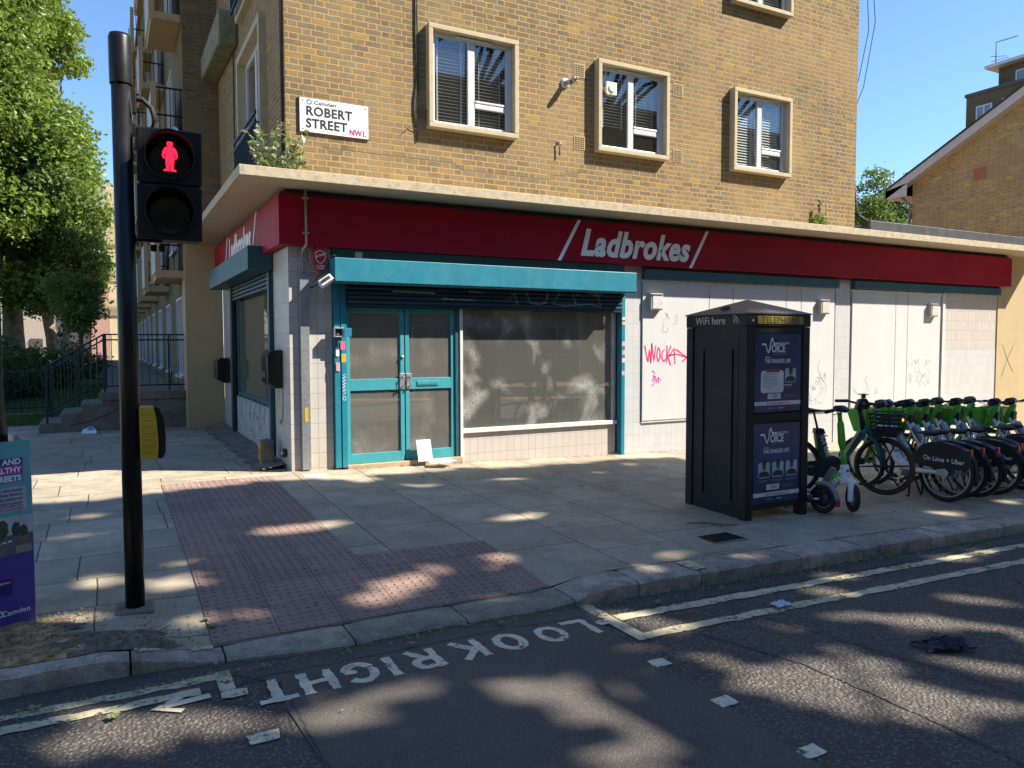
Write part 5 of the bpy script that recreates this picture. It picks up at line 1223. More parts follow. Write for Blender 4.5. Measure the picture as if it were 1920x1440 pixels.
for k in range(8):
    a_ = 2 * pi * k / 8; P_ = [(.195 + r * cos(a_ + d), -.003 + r * sin(a_ + d)) for r, d in ((.010, -.28), (.021, -.05), (.021, .42), (.010, .25))]
    q.add([A3 + dA * a + nA * .0085 + V3((0, 0, b)) for a, b in P_], [(0, 1, 2, 3)])
q.build('emblem', M['sheet'], fr_); u_(.24, Wd, -.045, -.012, M['sheet'], 'phone_strip'); nt_("4444", .026, .25, -.036, M['ink'])
rebase(nb, (-2.6, -4.3, z0))
# ================================================================ HIRE BIKES AND SCOOTERS
def wheel(par, cx, R_, name='wheel', spokes=0, tw=.026, mtyre=None, y=0, rim=None, steer=0, cz=None):
    w_ = bpy.data.objects.new(name, None); col.objects.link(w_); w_.parent = par; w_.location = (cx, y, cz if cz is not None else R_); w_.rotation_euler = (0, 0, steer)
    C_ = lambda r, n: [(r * cos(2 * pi * k / n), 0, r * sin(2 * pi * k / n)) for k in range(n)]
    q = MB(); q.tube(C_(R_ - tw, 36), tw, 8, closed=True, up=(0, 1, 0)); q.build('tyre', mtyre or M['rubber'], w_)
    q = MB(); q.tube(C_(R_ - tw * 2 - .006, 36), .010, 6, closed=True, up=(0, 1, 0)); q.build('rim', rim or M['steel'], w_)
    q = MB()
    if spokes:
        for k in range(spokes):
            a = 2 * pi * k / spokes; q.tube([(.03 * cos(a), 0, .03 * sin(a)), ((R_ - .06) * cos(a + .12), 0, (R_ - .06) * sin(a + .12))], [.014, .009], 6, flat=.8)
    else:
        for k in range(28):
            a = 2 * pi * k / 28; s = 1 if k % 2 else -1; q.tube([(.03 * cos(a + s * .9), s * .025, .03 * sin(a + s * .9)), ((R_ - .055) * cos(a), 0, (R_ - .055) * sin(a))], .0014, 3, cap=False)
    q.build('spokes', M['plastic'] if spokes else M['steel'], w_)
    q = MB(); q.lathe([(0, -.05), (.018, -.05), (.02, -.035), (.045, -.03), (.045, .03), (.02, .035), (.018, .05), (0, .05)], (0, 0, 0), (0, 1, 0), 16); q.build('hub', M['plastic'], w_)
    return w_
XZ = lambda a, b, d: V3((a, d, b))
def lime_bike():
    r = thing('hire_bike', 'x', 'hire bike', 'row of green and white hire bikes'); R_ = .335; WB = 1.10
    wheel(r, 0, R_, 'rear_wheel'); wheel(r, WB, R_, 'front_wheel')
    q = MB(); q.tube([(-.01, -.075, .345), (.20, -.07, .335), (.40, -.03, .33), (.50, 0, .35), (.60, 0, .43), (.72, 0, .62), (.86, 0, .86)], [.024, .032, .052, .064, .068, .062, .055], 12, flat=.75, up=(0, 1, 0)); q.tube([(-.01, .075, .345), (.20, .07, .335), (.40, .03, .33)], [.020, .026, .04], 10, up=(0, 1, 0)); q.build('frame', M['limew'], r)
    for dd in (-.095, .08): MB().prism([(-.06, .30), (.06, .30), (.08, .37), (-.03, .40), (-.08, .36)], XZ, dd, dd + .015).build('dropout', M['steel'], r, .008)
    q = MB(); q.prism([(.60, .50), (.66, .46), (.84, .76), (.78, .80)], XZ, -.055, .055); q.build('battery', simple('grey_battery_case', (.10, .11, .11), .45), r, .02, 3)
    q = MB(); q.prism([(.585, .545), (.62, .52), (.79, .80), (.755, .825)], XZ, -.045, .045); q.build('battery_cover', simple('pale_blue_grey_cover', (.30, .34, .40), .35), r, .012, 3)
    q = MB(); q.tube([(.40, 0, .34), (.33, 0, .56)], .032, 10); q.build('seat_tube', M['limew'], r); q = MB(); q.tube([(.33, 0, .55), (.275, 0, .76)], .017, 10); q.build('seat_post', M['steel'], r)
    q = MB(); P_ = [(.05, 0, .785), (.11, 0, .80), (.18, 0, .79), (.26, 0, .785), (.32, 0, .775)]
    q.tube([(x + .07, y, z) for x, y, z in P_], [.045, .085, .07, .035, .018], 12, flat=1.0, up=(0, 1, 0)); sd = q.build('saddle', M['plastic'], r); sd.scale = (1, 1, 1)
    for v in sd.data.vertices: v.co.z = .785 + (v.co.z - .785) * .42; 
    # rear skirt over the wheel, both sides, lettered
    sk = [(.44, .42), (.40, .50), (.30, .63), (.20, .685), (.05, .70), (-.12, .675), (-.24, .63), (-.30, .54), (-.345, .44), (-.20, .40), (.0, .385), (.02, .36), (.12, .36), (.14, .385)]
    q = MB()
    for d in (-.055, .050): q.prism(sk, XZ, d, d + .005)
    top = sk[2:8]
    q.prism([(a, b) for a, b in top] + [(a * .97, b - .012) for a, b in top[::-1]], XZ, -.05, .05)
    k_ = q.build('rear_skirt', simple('satin_black_skirt', (.014, .015, .015), .45, var=.2), r, .004)
    text("On Lime + Uber", .068, (.295, -.0562, .50), (-1, 0, -.045), (-.045, 0, 1), M['sheet'], 'lettering', r, .0004, .0012, xs=.95) if 0 else None
    # lettering on the side that faces the street (seen with the front wheel to the left)
    text("On Lime + Uber", .078, (.255, .0562, .475), (-1, 0, -.03), (-.03, 0, 1), M['sheet'], 'lettering', k_, .0004, .0006, xs=.92)
    text("On Lime + Uber", .078, (-.24, -.0562, .475), (1, 0, .03), (-.03, 0, 1), M['sheet'], 'lettering', k_, .0004, .0006, xs=.92)
    q = MB()
    for k in range(9):
        a = rad(165 + k * 8)
        q.box(-.028, .028, -.02, .02, -.004, .004, M=Matrix.Translation(((R_ + .012) * cos(a), 0, R_ + (R_ + .012) * sin(a) * 0 + 0)) @ Matrix.Rotation(0, 4, 'Y')) if 0 else None
    arc = [((R_ + .02) * cos(rad(t)), 0, R_ + (R_ + .02) * sin(rad(t))) for t in range(105, 196, 10)]
    q.tube(arc, .022, 6, flat=1, up=(0, 1, 0)); q.build('mudguard', M['plastic'], r)
    q = MB(); q.box(-.285, -.262, -.022, .022, .57, .645); q.build('tail_light', M['redl'], r, .004)
    q = MB(); q.lathe([(0, -.03), (.06, -.03), (.075, 0), (.06, .03), (0, .03)], (.50, 0, .30), (0, 1, 0), 18); q.build('motor', M['grey'], r)
    q = MB()
    for s in (1, -1): q.tube([(.50, s * .04, .30), (.50, s * .085, .30), (.50 + s * .03, s * .09, .30 + s * -.15), (.50 + s * .03, s * .12, .15 if s > 0 else .45)], .011, 8); q.box(.50 + s * .03 - .045, .50 + s * .03 + .045, s * .14 - .045, s * .14 + .045, (.135 if s > 0 else .435), (.16 if s > 0 else .46))
    q.build('crank', M['steel'], r, .003)
    q = MB(); 
    for s in (1, -1): q.tube([(.42, s * .03, .28), (.36, s * .13, .012)], [.016, .010], 8); q.tube([(.36, s * .13, .014), (.39, s * .15, .010)], .011, 6)
    q.build('kickstand', M['plastic'], r)
    # fork, head, green bucket
    q = MB(); q.tube([(WB, -.065, R_), (1.0, -.065, .66), (.955, -.03, .74)], .017, 8); q.tube([(WB, .065, R_), (1.0, .065, .66), (.955, .03, .74)], .017, 8); q.tube([(.97, 0, .70), (.91, 0, .93)], .026, 10); q.build('fork', M['lime'], r)
    q = MB(); q.prism([(.82, .80), (.93, .76), (.955, .84), (.90, 1.00), (.865, 1.06), (.80, 1.06), (.815, .97)], XZ, -.045, .045); q.build('head_cover', M['lime'], r, .02, 3)
    q = MB(); q.prism([(.81, .82), (.865, .80), (.875, .86), (.835, .96), (.80, .95)], XZ, -.0465, .0465); q.build('head_panel', M['plastic'], r, .006)
    q = MB(); pts = []
    for z, x0, x1, hw in ((.72, .99, 1.16, .13), (1.0, .945, 1.25, .185)):
        pts += [(x0, -hw, z), (x1, -hw * .92, z), (x1, hw * .92, z), (x0, hw, z)]
    q.add(pts, [(3, 2, 1, 0), (0, 1, 5, 4), (1, 2, 6, 5), (2, 3, 7, 6), (3, 0, 4, 7)]); o = q.build('basket', M['lime'], r, .02, 2); s_ = o.modifiers.new('t', 'SOLIDIFY'); s_.thickness = .008
    q = MB(); q.tube([(.80, -.33, 1.10), (.825, -.24, 1.095), (.865, -.10, 1.09), (.875, 0, 1.08), (.865, .10, 1.09), (.825, .24, 1.095), (.80, .33, 1.10)], .013, 8); hb = q.build('handlebar', M['plastic'], r)
    for s in (1, -1):
        q = MB(); q.tube([(.825, s * .23, 1.096), (.785, s * .36, 1.105)], .019, 10); q.build('grip', M['rubber'], hb)
        q = MB(); q.tube([(.86, s * .17, 1.085), (.885, s * .25, 1.07), (.87, s * .33, 1.06)], .006, 5); q.build('brake_lever', M['steel'], hb)
    q = MB(); q.prism([(.80, 1.07), (.92, 1.03), (.96, 1.06), (.93, 1.14), (.84, 1.16), (.80, 1.13)], XZ, -.045, .045); q.build('display', simple('dark_glossy_display', (.02, .022, .03), .15), hb, .015, 3)
    q = MB(); q.tube([(.90, -.05, 1.08), (1.0, -.09, 1.05), (1.02, -.05, .92), (.95, 0, .85)], .005, 5); q.tube([(.90, .05, 1.08), (1.02, .07, 1.03), (1.0, .04, .9)], .005, 5); q.build('brake_cable', M['plastic'], r)
    t_ = V3((.70 - .56, 0, .60 - .385)).normalized()
    for s in (1, -1):
        o_ = V3((.745, s * .047, .615)) if s > 0 else V3((.565, s * .047, .375))
        text("Lime", .13, o_, t_ * -s if s > 0 else t_, V3((-t_.z, 0, t_.x)) if s < 0 else V3((-t_.z, 0, t_.x)), M['lime'], 'lettering', r, .0006, .003, xs=.95) if s < 0 else text("Lime", .13, o_, -t_, V3((-t_.z, 0, t_.x)), M['lime'], 'lettering', r, .0006, .003, xs=.95)
    return r
lime0 = lime_bike()
BK = [(6.68, -4.20, 93), (7.08, -4.12, 99), (7.36, -4.16, 90), (7.74, -4.15, 97), (8.08, -4.02, 88), (8.50, -4.10, 98), (8.84, -3.96, 86), (9.25, -4.22, 99), (9.64, -4.20, 92)]
NM = ['green and white hire bike nearest the telephone kiosk, its whole black rear panel in view', 'second hire bike of the row from the kiosk', 'third hire bike of the row from the kiosk', 'fourth hire bike of the row from the kiosk', 'fifth hire bike of the row from the kiosk', 'sixth hire bike of the row from the kiosk', 'seventh hire bike of the row from the kiosk, half hidden by its neighbours', 'hire bike with its black rear panel cut by the right edge of the photo', 'hire bike at the very right edge, mostly out of view behind the cut off one']
for i, (x, y, a) in enumerate(BK):
    o = lime0 if i == 0 else copy_tree(lime0); o['label'] = NM[i]
    place(o, (x, y, pav(x, y)), rad(a), rx=rad(random.uniform(-5, 5)))

# teal hire bike leaning behind the scooter
fb = thing('hire_bike', 'teal blue hire bike with a black wire basket and brown rimmed front wheel', 'hire bike'); R_ = .345; WB = 1.08
brown = simple('brown_tyre_wall', (.07, .032, .02), .7, var=.2)
wheel(fb, 0, R_, 'rear_wheel', 0); wheel(fb, WB, R_, 'front_wheel', 6, .024, brown, rim=M['plastic'], steer=rad(-42))
q = MB(); q.tube([(.36, 0, .34), (.50, 0, .35), (.62, 0, .46), (.80, 0, .70), (.86, 0, .82)], [.05, .058, .05, .048, .055], 12, flat=.7, up=(0, 1, 0)); q.tube([(0, -.07, .345), (.2, -.06, .35), (.36, 0, .35)], .022, 8); q.tube([(0, .07, .345), (.2, .06, .35), (.36, 0, .35)], .022, 8); q.build('frame', M['forest'], fb)
q = MB(); q.prism([(.60, .48), (.66, .50), (.82, .74), (.78, .78)], XZ, -.05, .05); q.build('frame_panel', M['deepgreen'], fb, .015)
q = MB(); q.tube([(.40, 0, .38), (.32, 0, .56)], .05, 12, flat=.7, up=(0, 1, 0)); q.build('seat_tube', M['forest'], fb)
q = MB(); q.prism([(.30, .42), (.42, .42), (.36, .74), (.25, .74)], XZ, -.055, .055); b_ = q.build('battery', M['deepgreen'], fb, .02, 3)
text("forest", .115, (.30, -.0565, .715), V3((.10, 0, -.32)), V3((.32, 0, .10)), M['sheet'], 'lettering', b_, .0005, .002, xs=.95)
q = MB(); q.prism([(.24, .74), (.37, .74), (.345, .80), (.25, .80)], XZ, -.05, .05); q.tube([(.29, 0, .78), (.24, 0, .99)], .014, 8); q.build('seat_post', M['plastic'], fb, .01)
q = MB(); q.tube([(.09, 0, 1.01), (.17, 0, 1.02), (.27, 0, 1.01), (.38, 0, 1.005)], [.045, .085, .045, .018], 12, up=(0, 1, 0)); sd = q.build('saddle', M['plastic'], fb)
for v in sd.data.vertices: v.co.z = 1.01 + (v.co.z - 1.01) * .4
q = MB(); q.lathe([(0, -.06), (.13, -.06), (.15, -.045), (.15, .02), (0, .02)], (.44, 0, .33), (0, 1, 0), 28); q.prism([(0, .27), (.44, .20), (.44, .44), (0, .40)], XZ, -.07, -.055); q.build('chain_guard', M['plastic'], fb, .006)
q = MB(); q.tube([(.44, -.08, .33), (.47, -.1, .17)], .011, 8); q.box(.43, .52, -.19, -.10, .16, .18); q.build('crank', M['steel'], fb)
q = MB(); q.tube([(.40, 0, .25), (.38, .08, .02)], .012, 6); q.tube([(.40, 0, .25), (.38, -.08, .02)], .012, 6); q.build('kickstand', M['plastic'], fb)
q = MB(); q.tube([(.83, 0, .78), (.775, 0, 1.04)], [.035, .028], 12); q.build('stem', M['plastic'], fb)
ff = bpy.data.objects.new('front_fork', None); col.objects.link(ff); ff.parent = fb
c_, s_ = cos(rad(-42)), sin(rad(-42)); rt = lambda x, y, z: (WB - .12 + (x - WB + .12) * c_ - y * s_, (x - WB + .12) * s_ + y * c_, z)
q = MB()
for s in (1, -1): q.tube([(WB * 1.0, 0, .345)] if 0 else [(WB + s * .07 * -s_, s * .07 * c_, .345), (WB - .09 + s * .07 * -s_, s * .07 * c_, .66), (.875, 0, .76)], [.014, .022, .03], 8)
q.build('fork_leg', M['forest'], ff)
bk = bpy.data.objects.new('basket', None); col.objects.link(bk); bk.parent = fb; bk.location = (1.06, -.09, .72); bk.rotation_euler = (0, 0, rad(-35))
q = MB(); q.add([(-.12, -.15, 0), (.13, -.15, 0), (.13, .15, 0), (-.12, .15, 0), (-.14, -.17, .08), (.15, -.17, .08), (.15, .17, .08), (-.14, .17, .08)], [(3, 2, 1, 0), (0, 1, 5, 4), (1, 2, 6, 5), (2, 3, 7, 6), (3, 0, 4, 7)]); q.build('basket_tub', M['plastic'], bk, .015)
q = MB()
for k in range(4):
    z = .12 + k * .05; e = .005 * k; q.tube([(-.145 - e, -.175 - e, z), (.155 + e, -.175 - e, z), (.155 + e, .175 + e, z), (-.145 - e, .175 + e, z)], .009, 6, closed=True)
for x, y in ((-.15, -.18), (0, -.18), (.16, -.18), (.16, 0), (.16, .18), (0, .18), (-.15, .18)): q.tube([(x * .95, y * .95, .06), (x, y, .28)], .008, 6)
q.build('basket_rails', M['plastic'], bk); q = MB(); q.lathe([(.016, 0), (.014, .01), (0, .012)], (.172, -.04, .2), (1, -.2, 0), 12); q.build('light', M['orange'], bk)
q = MB(); hb = [(.66, -.33, 1.10), (.72, -.24, 1.11), (.79, -.10, 1.09), (.80, 0, 1.08), (.79, .10, 1.09), (.72, .24, 1.11), (.66, .33, 1.10)]; q.tube(hb, .014, 8); hbo = q.build('handlebar', M['plastic'], fb)
for s in (1, -1): q = MB(); q.tube([(.73, s * .22, 1.11), (.64, s * .36, 1.10)], .019, 8); q.build('grip', M['rubber'], hbo)
q = MB(); q.prism([(.72, 1.02), (.86, 1.03), (.90, 1.08), (.84, 1.16), (.76, 1.14)], XZ, -.05, .05); q.build('display', M['plastic'], hbo, .015, 2); q = MB(); q.box(.80, .84, -.02, .02, 1.16, 1.20); q.box(.78, .86, -.06, .06, 1.20, 1.208); q.build('phone_clamp', M['plastic'], hbo)
a_ = math.atan2(-.50, .90); place(fb, (5.17, -3.28, pav(5.17, -3.28)), a_)

def scooter(label, deckcol, side):
    s = thing('hire_scooter', label, 'e-scooter'); R_ = .155
    for nm, cx in (('rear_wheel', 0), ('front_wheel', .90)):
        w_ = bpy.data.objects.new(nm, None); col.objects.link(w_); w_.parent = s; w_.location = (cx, 0, R_); w_.rotation_euler = (0, 0, rad(-50) if cx and side else 0)
        C_ = [((R_ - .03) * cos(2 * pi * k / 28), 0, (R_ - .03) * sin(2 * pi * k / 28)) for k in range(28)]
        q = MB(); q.tube(C_, .030, 8, closed=True, up=(0, 1, 0)); q.build('tyre', M['rubber'], w_)
        q = MB(); q.lathe([(0, -.03), (.03, -.03), (.08, -.018), (.09, 0), (.08, .018), (.03, .03), (0, .03)], (0, 0, 0), (0, 1, 0), 24); q.build('hub', M['plastic'] if cx == 0 else M['grey'], w_)
    q = MB(); q.prism([(.12, .13), (.62, .12), (.66, .16), (.62, .185), (.10, .185)], XZ, -.085, .085); q.build('deck', M['grey'], s, .015)
    q = MB(); q.prism([(.10, .10), (.62, .10), (.64, .118), (.08, .125)], XZ, -.088, .088); q.build('deck_trim', deckcol, s, .005)
    q = MB(); q.tube([(.0, -.06, R_), (.12, -.07, .14)], .014, 6); q.tube([(.0, .06, R_), (.12, .07, .14)], .014, 6); q.build('swing_arm', M['steel'] if not side else M['grey'], s)
    q = MB(); arc = [((R_ + .01) * cos(rad(t)), 0, R_ + (R_ + .01) * sin(rad(t))) for t in range(60, 185, 12)]; q.tube(arc, .028, 8, flat=1, up=(0, 1, 0)); 
    fd = q.build('mudguard', M['grey'] if side == 0 else M['plastic'], s)
    q = MB(); q.box(-.185, -.165, -.03, .03, .10, .17); q.build('reflector', M['redl'], s)
    q = MB(); q.tube([(.60, 0, .15), (.72, 0, .30), (.79, 0, .44)], [.045, .05, .042], 10, flat=.8, up=(0, 1, 0)); nk = q.build('neck', M['limew'] if side else M['plastic'], s)
    if side:
        t_ = V3((.16, 0, .24)).normalized(); text("Lime", .13, (.645, -.046, .195), t_, V3((-t_.z, 0, t_.x)), M['lime'], 'lettering', nk, .0006, .003)
        q = MB(); q.prism([(.50, .20), (.58, .20), (.70, .44), (.64, .46)], XZ, .05, .09); q.build('kick_plate', M['grey'], s, .01)
    q = MB(); q.tube([(.82, 0, .36), (.80, 0, .50)], .045, 12); q.prism([(.76, .33), (.92, .28), (.93, .32), (.80, .40)], XZ, -.07, .07)
    for e in (1, -1): q.box(.87, .93, e * .075 - .018, e * .075 + .018, .12, .31)
    q.build('fork', M['limew'] if side else M['plastic'], s, .012, 2)
    q = MB(); q.tube([(.80, 0, .48), (.775, 0, .68)], [.034, .026], 12); q.tube([(.775, 0, .66), (.765, 0, .74), (.745, 0, .93), (.74, 0, .97)], [.028, .042, .036, .026], 12); q.tube([(.74, 0, .96), (.728, 0, 1.06)], .024, 10); q.build('stem', M['lime'] if side else M['plastic'], s)
    q = MB(); hb = [(.70, -.30, 1.07), (.72, -.15, 1.085), (.73, 0, 1.10), (.72, .15, 1.085), (.70, .30, 1.07)]; q.tube(hb, .014, 8); hbo = q.build('handlebar', M['plastic'], s)
    for e in (1, -1):
        q = MB(); q.tube([(.715, e * .17, 1.083), (.69, e * .31, 1.065)], .020, 8); q.build('grip', M['rubber'], hbo)
        q = MB(); q.tube([(.75, e * .12, 1.07), (.77, e * .20, 1.05), (.75, e * .28, 1.04)], .006, 5); q.build('brake_lever', M['steel'], hbo)
    q = MB(); q.prism([(.67, 1.07), (.80, 1.06), (.82, 1.10), (.76, 1.14), (.68, 1.13)], XZ, -.07, .07); q.build('display', M['plastic'], hbo, .02, 3)
    q = MB(); q.tube([(.38, .06, .12), (.34, .15, .01)], .009, 6); q.build('kickstand', M['plastic'], s)
    q = MB(); q.lathe([(.016, 0), (.014, .008), (0, .01)], (.845, -.03, .44), (1, -.5, 0), 10); q.build('lamp', M['redl'], s)
    return s
sA = scooter('white e-scooter with a green stem and black handlebar parked right of the telephone kiosk', M['grey'], 1)
place(sA, (4.99 + .9 * -.35 * 1.0, -4.25 + .9 * .936, pav(4.8, -3.6)), math.atan2(-.936, .35), rx=rad(-3))
sB = scooter('dark e-scooter with a red edged deck whose rear wheel pokes out from behind the kiosk', M['redl'], 0)
place(sB, (4.70, -4.10, pav(4.7, -4.1)), math.atan2(.985, -.12), rx=rad(4))
# ================================================================ THE SIDE STREET
stp = thing('entrance_steps', 'cracked concrete steps and raised walkway beside the cream pier', 'steps')
q = MB(); q.prism([(-3.12, -.05), (-3.12, .17), (-2.78, .18), (-2.78, .34), (-2.45, .35), (-2.45, .50), (-2.12, .51), (-2.12, .70), (-.63, .70), (-.63, -.05)], XZ, 6.32, 7.75); q.build('step_block', M['concd'], stp, .03)
q = MB(); q.box(-2.15, -.67, 6.28, 6.32, .56, .71); q.build('walkway_edge', M['concd'], stp, .01)
q = MB(); q.box(-2.0, -.64, 7.76, 40, -.05, .69); q.build('walkway', M['conc'], stp, .01)
q = MB()
for P_ in ([(-2.62, .12), (-2.3, .18), (-2.0, .30), (-1.8, .42), (-1.62, .45), (-1.5, .43)], [(-1.8, .42), (-1.7, .50), (-1.55, .52)]): ribbon(q, P_, .018, lambda a, b: (a, 6.317, b))
q.build('crack', M['dark'], stp); rebase(stp, (-1.8, 7, 0))
def railing(name, label, posts, top, bars=True, tilt=None):
    r = thing(name, label, 'railing', 'navy steel railings round the raised walkway')
    for (x, y, z0, z1) in posts: B(x - .018, x + .018, y - .018, y + .018, z0, z1).build('post', M['navy'], r)
    q = MB(); 
    for P_ in top: q.tube(P_, .016, 6)
    q.build('rail', M['navy'], r)
    q = MB()
    for (a, b_), (c, d) in zip(top[0][:-1] and zip(top[0][:-1], top[0][1:]), zip(top[-1][:-1], top[-1][1:])):
        L_ = (V3(b_) - V3(a)).length; n = int(L_ / .125)
        for k in range(1, n):
            t = k / n; p0 = V3(a).lerp(V3(b_), t); p1 = V3(c).lerp(V3(d), t); q.tube([p1, p0], .007, 5, cap=False)
    q.build('bars', M['navy'], r)
    rebase(r, posts[0][:3]); return r
for Y, lb in ((6.36, 'sloping navy railing climbing the near side of the concrete steps to the cream pier'), (7.70, 'navy railing on the far side of the concrete steps')):
    X1 = -.66 if Y < 7 else -2.1
    railing('step_railing', lb, [(-2.98, Y, .17, 1.2), (-2.05, Y, .55, 1.78)] + ([(-1.55, Y, .70, 1.78), (-.95, Y, .70, 1.78)] if Y < 7 else [(-2.5, Y, .4, 1.55)]),
            [[(-2.98, Y, 1.20), (-2.05, Y, 1.78), (X1, Y, 1.78)], [(-2.98, Y, 1.10), (-2.05, Y, 1.68), (X1, Y, 1.68)], [(-2.98, Y, .30), (-2.05, Y, .82), (X1, Y, .82)]])
P_ = [[(-2.02, 7.7, 1.78), (-2.02, 20, 1.78), (-2.02, 40, 1.78)], [(-2.02, 7.7, 1.66), (-2.02, 20, 1.66), (-2.02, 40, 1.66)], [(-2.02, 7.7, .80), (-2.02, 20, .80), (-2.02, 40, .80)]]
railing('walkway_railing', 'long navy railing running back along the raised walkway beside the wing', [(-2.02, y, .69, 1.78) for y in range(8, 40, 2)], P_)
fe = thing('garden_fence', 'low dark vertical bar fence in front of the shrubs left of the steps', 'fence')
q = MB(); q.box(-9, -3.15, 9.8, 10.0, -.02, .10); q.build('fence_kerb', M['concd'], fe)
q = MB(); x = -9
while x < -3.15: q.box(x, x + .016, 9.9, 9.916, .10, 1.22); x += .13
q.box(-9, -3.15, 9.895, 9.921, 1.0, 1.03); q.box(-9, -3.15, 9.895, 9.921, .20, .23); q.tube([(-3.15, 9.91, .1), (-3.15, 9.91, 1.15), (-3.10, 9.6, 1.25), (-2.98, 8.4, 1.22), (-2.98, 7.7, 1.2)], .014, 6); q.build('bars', M['navy'], fe); rebase(fe, (-6, 9.9, 0))
lw = sheet('lawn', lin(-40, -2.0, 30), [8.0, 9, 10.2, 12, 16, 22, 30, 45, 70], lambda x, y: .02 + .25 * sm(9, 20, y) + .02 * sin(x * 3 + y), simple('lawn_green', (.035, .075, .014), .9, var=.3, vs=3, bump=.5, dirt=.3, dirtc=(.09, .08, .03)))
random.seed(50); q = MB()
for k in range(16000):
    x = random.uniform(-7, -2.1); y = 8.1 + 14 * random.random() ** 1.4; z = .02 + .25 * sm(9, 20, y); h = random.uniform(.04, .10)
    a = random.uniform(0, 3.14); c, s = cos(a) * .012, sin(a) * .012
    i = len(q.v); q.v += [(x - c, y - s, z), (x + c, y + s, z), (x + random.uniform(-.02, .02), y, z + h)]; q.f.append((i, i + 1, i + 2)); q.sm.append(False); q.mi.append(0)
tag(q.build('grass', leafmat('grass_blades', (.03, .075, .012), (.08, .15, .03), .3)), 'short grass of the garden behind the fence', 'grass', kind='stuff')

def blob_leaves(mb, blobs, n, s, squash=.8, seed=1):
    random.seed(seed); W_ = [b[3] ** 2 for b in blobs]; tot = sum(W_)
    for b, w_ in zip(blobs, W_):
        bx, by, bz, br = b; m_ = int(n * w_ / tot); clumps = []
        for k in range(max(4, int(m_ / 26))):
            u = V3((random.gauss(0, 1), random.gauss(0, 1), random.gauss(0, 1))).normalized(); r_ = br * (.55 + .48 * random.random() ** .6)
            clumps.append(V3((bx, by, bz)) + V3((u.x * r_, u.y * r_, u.z * r_ * squash)))
        cr = br * .16 + s * .8
        for c in clumps:
            for k in range(26): leaf(mb, c + V3((random.gauss(0, cr * .6), random.gauss(0, cr * .6), random.gauss(0, cr * .4))), s * random.uniform(.6, 1.25))
def tree(label, base, tr, blobs, n, s, mt, fork=4, group=None, name='plane_tree', seed=1, lean=(0, 0)):
    t = thing(name, label, 'tree', group); bx, by, bz = base
    q = MB(); random.seed(seed + 100); zt = min(b[2] for b in blobs); top = V3((bx + lean[0], by + lean[1], bz + fork))
    q.tube([(bx, by, bz - .5), (bx + lean[0] * .1, by, bz + .3), (bx + lean[0] * .4, by + lean[1] * .4, bz + fork * .5), top], [tr * 1.35, tr * 1.1, tr * .9, tr * .8], 14)
    for b in blobs:
        e = V3(b[:3]); m_ = top.lerp(e, .5) + V3((random.uniform(-.5, .5), random.uniform(-.5, .5), random.uniform(0, .8)))
        q.tube([top - V3((0, 0, .3)), m_, e], [tr * .55, tr * .3, tr * .1], 8)
    q.build('trunk', M['bark'], t); q = MB(); blob_leaves(q, blobs, n, s, seed=seed); q.build('crown', mt, t)
    rebase(t, base); return t
LT = 'trees in the garden beside the wing'
def stack(cx, cy, z0, z1, r, n, seed, sx=1.0):
    random.seed(seed); o = []
    for k in range(n):
        z = z0 + (z1 - z0) * k / (n - 1); a = random.uniform(0, 6.28); o.append((cx + cos(a) * r * .6 * sx, cy + sin(a) * r * .6, z, r * random.uniform(.75, 1.05) * (1 - .35 * (k / n) ** 2)))
    return o
tree('tallest plane tree with a thick trunk left of the signal pole', (-6.9, 45, .1), .62, stack(-7.0, 45, 7.0, 27, 3.3, 17, 3) + [(-6.2, 43.5, 5.2, 1.8), (-8.2, 43, 4.8, 1.8)], 38000, .34, M['leafb'], 4.5, LT, seed=3)
tree('slanting plane tree behind the thick trunked one, nearer the flats', (-5.0, 50, .1), .40, stack(-5.4, 50, 6.5, 26, 2.3, 15, 7), 30000, .32, M['leafb'], 4, LT, seed=7, lean=(-.5, 0))
tree('forked young plane tree in front of the lattice walkways', (-4.3, 44, .1), .24, stack(-4.3, 44, 5.2, 13.5, 1.9, 11, 9) + [(-3.4, 43.5, 4.0, 1.2), (-5.0, 43, 4.2, 1.3)], 22000, .28, M['leafm'], 3.2, LT, seed=9, lean=(.3, 0))
tree('plane tree whose crown fills the left edge of the photo', (-10.6, 42, .1), .45, stack(-9.6, 42, 6.5, 26, 3.4, 15, 12), 26000, .34, M['leafb'], 4.5, LT, seed=12)
tree('dark small tree below the lattice walkways at the far end', (-3.1, 34, .1), .12, [(-3.2, 34, 3.4, 1.1), (-2.7, 34.5, 4.2, .8), (-3.7, 34, 4.4, 1.0), (-3.1, 33.4, 2.6, .8)], 5200, .17, M['leafm'], 2, LT, name='small_tree', seed=15)
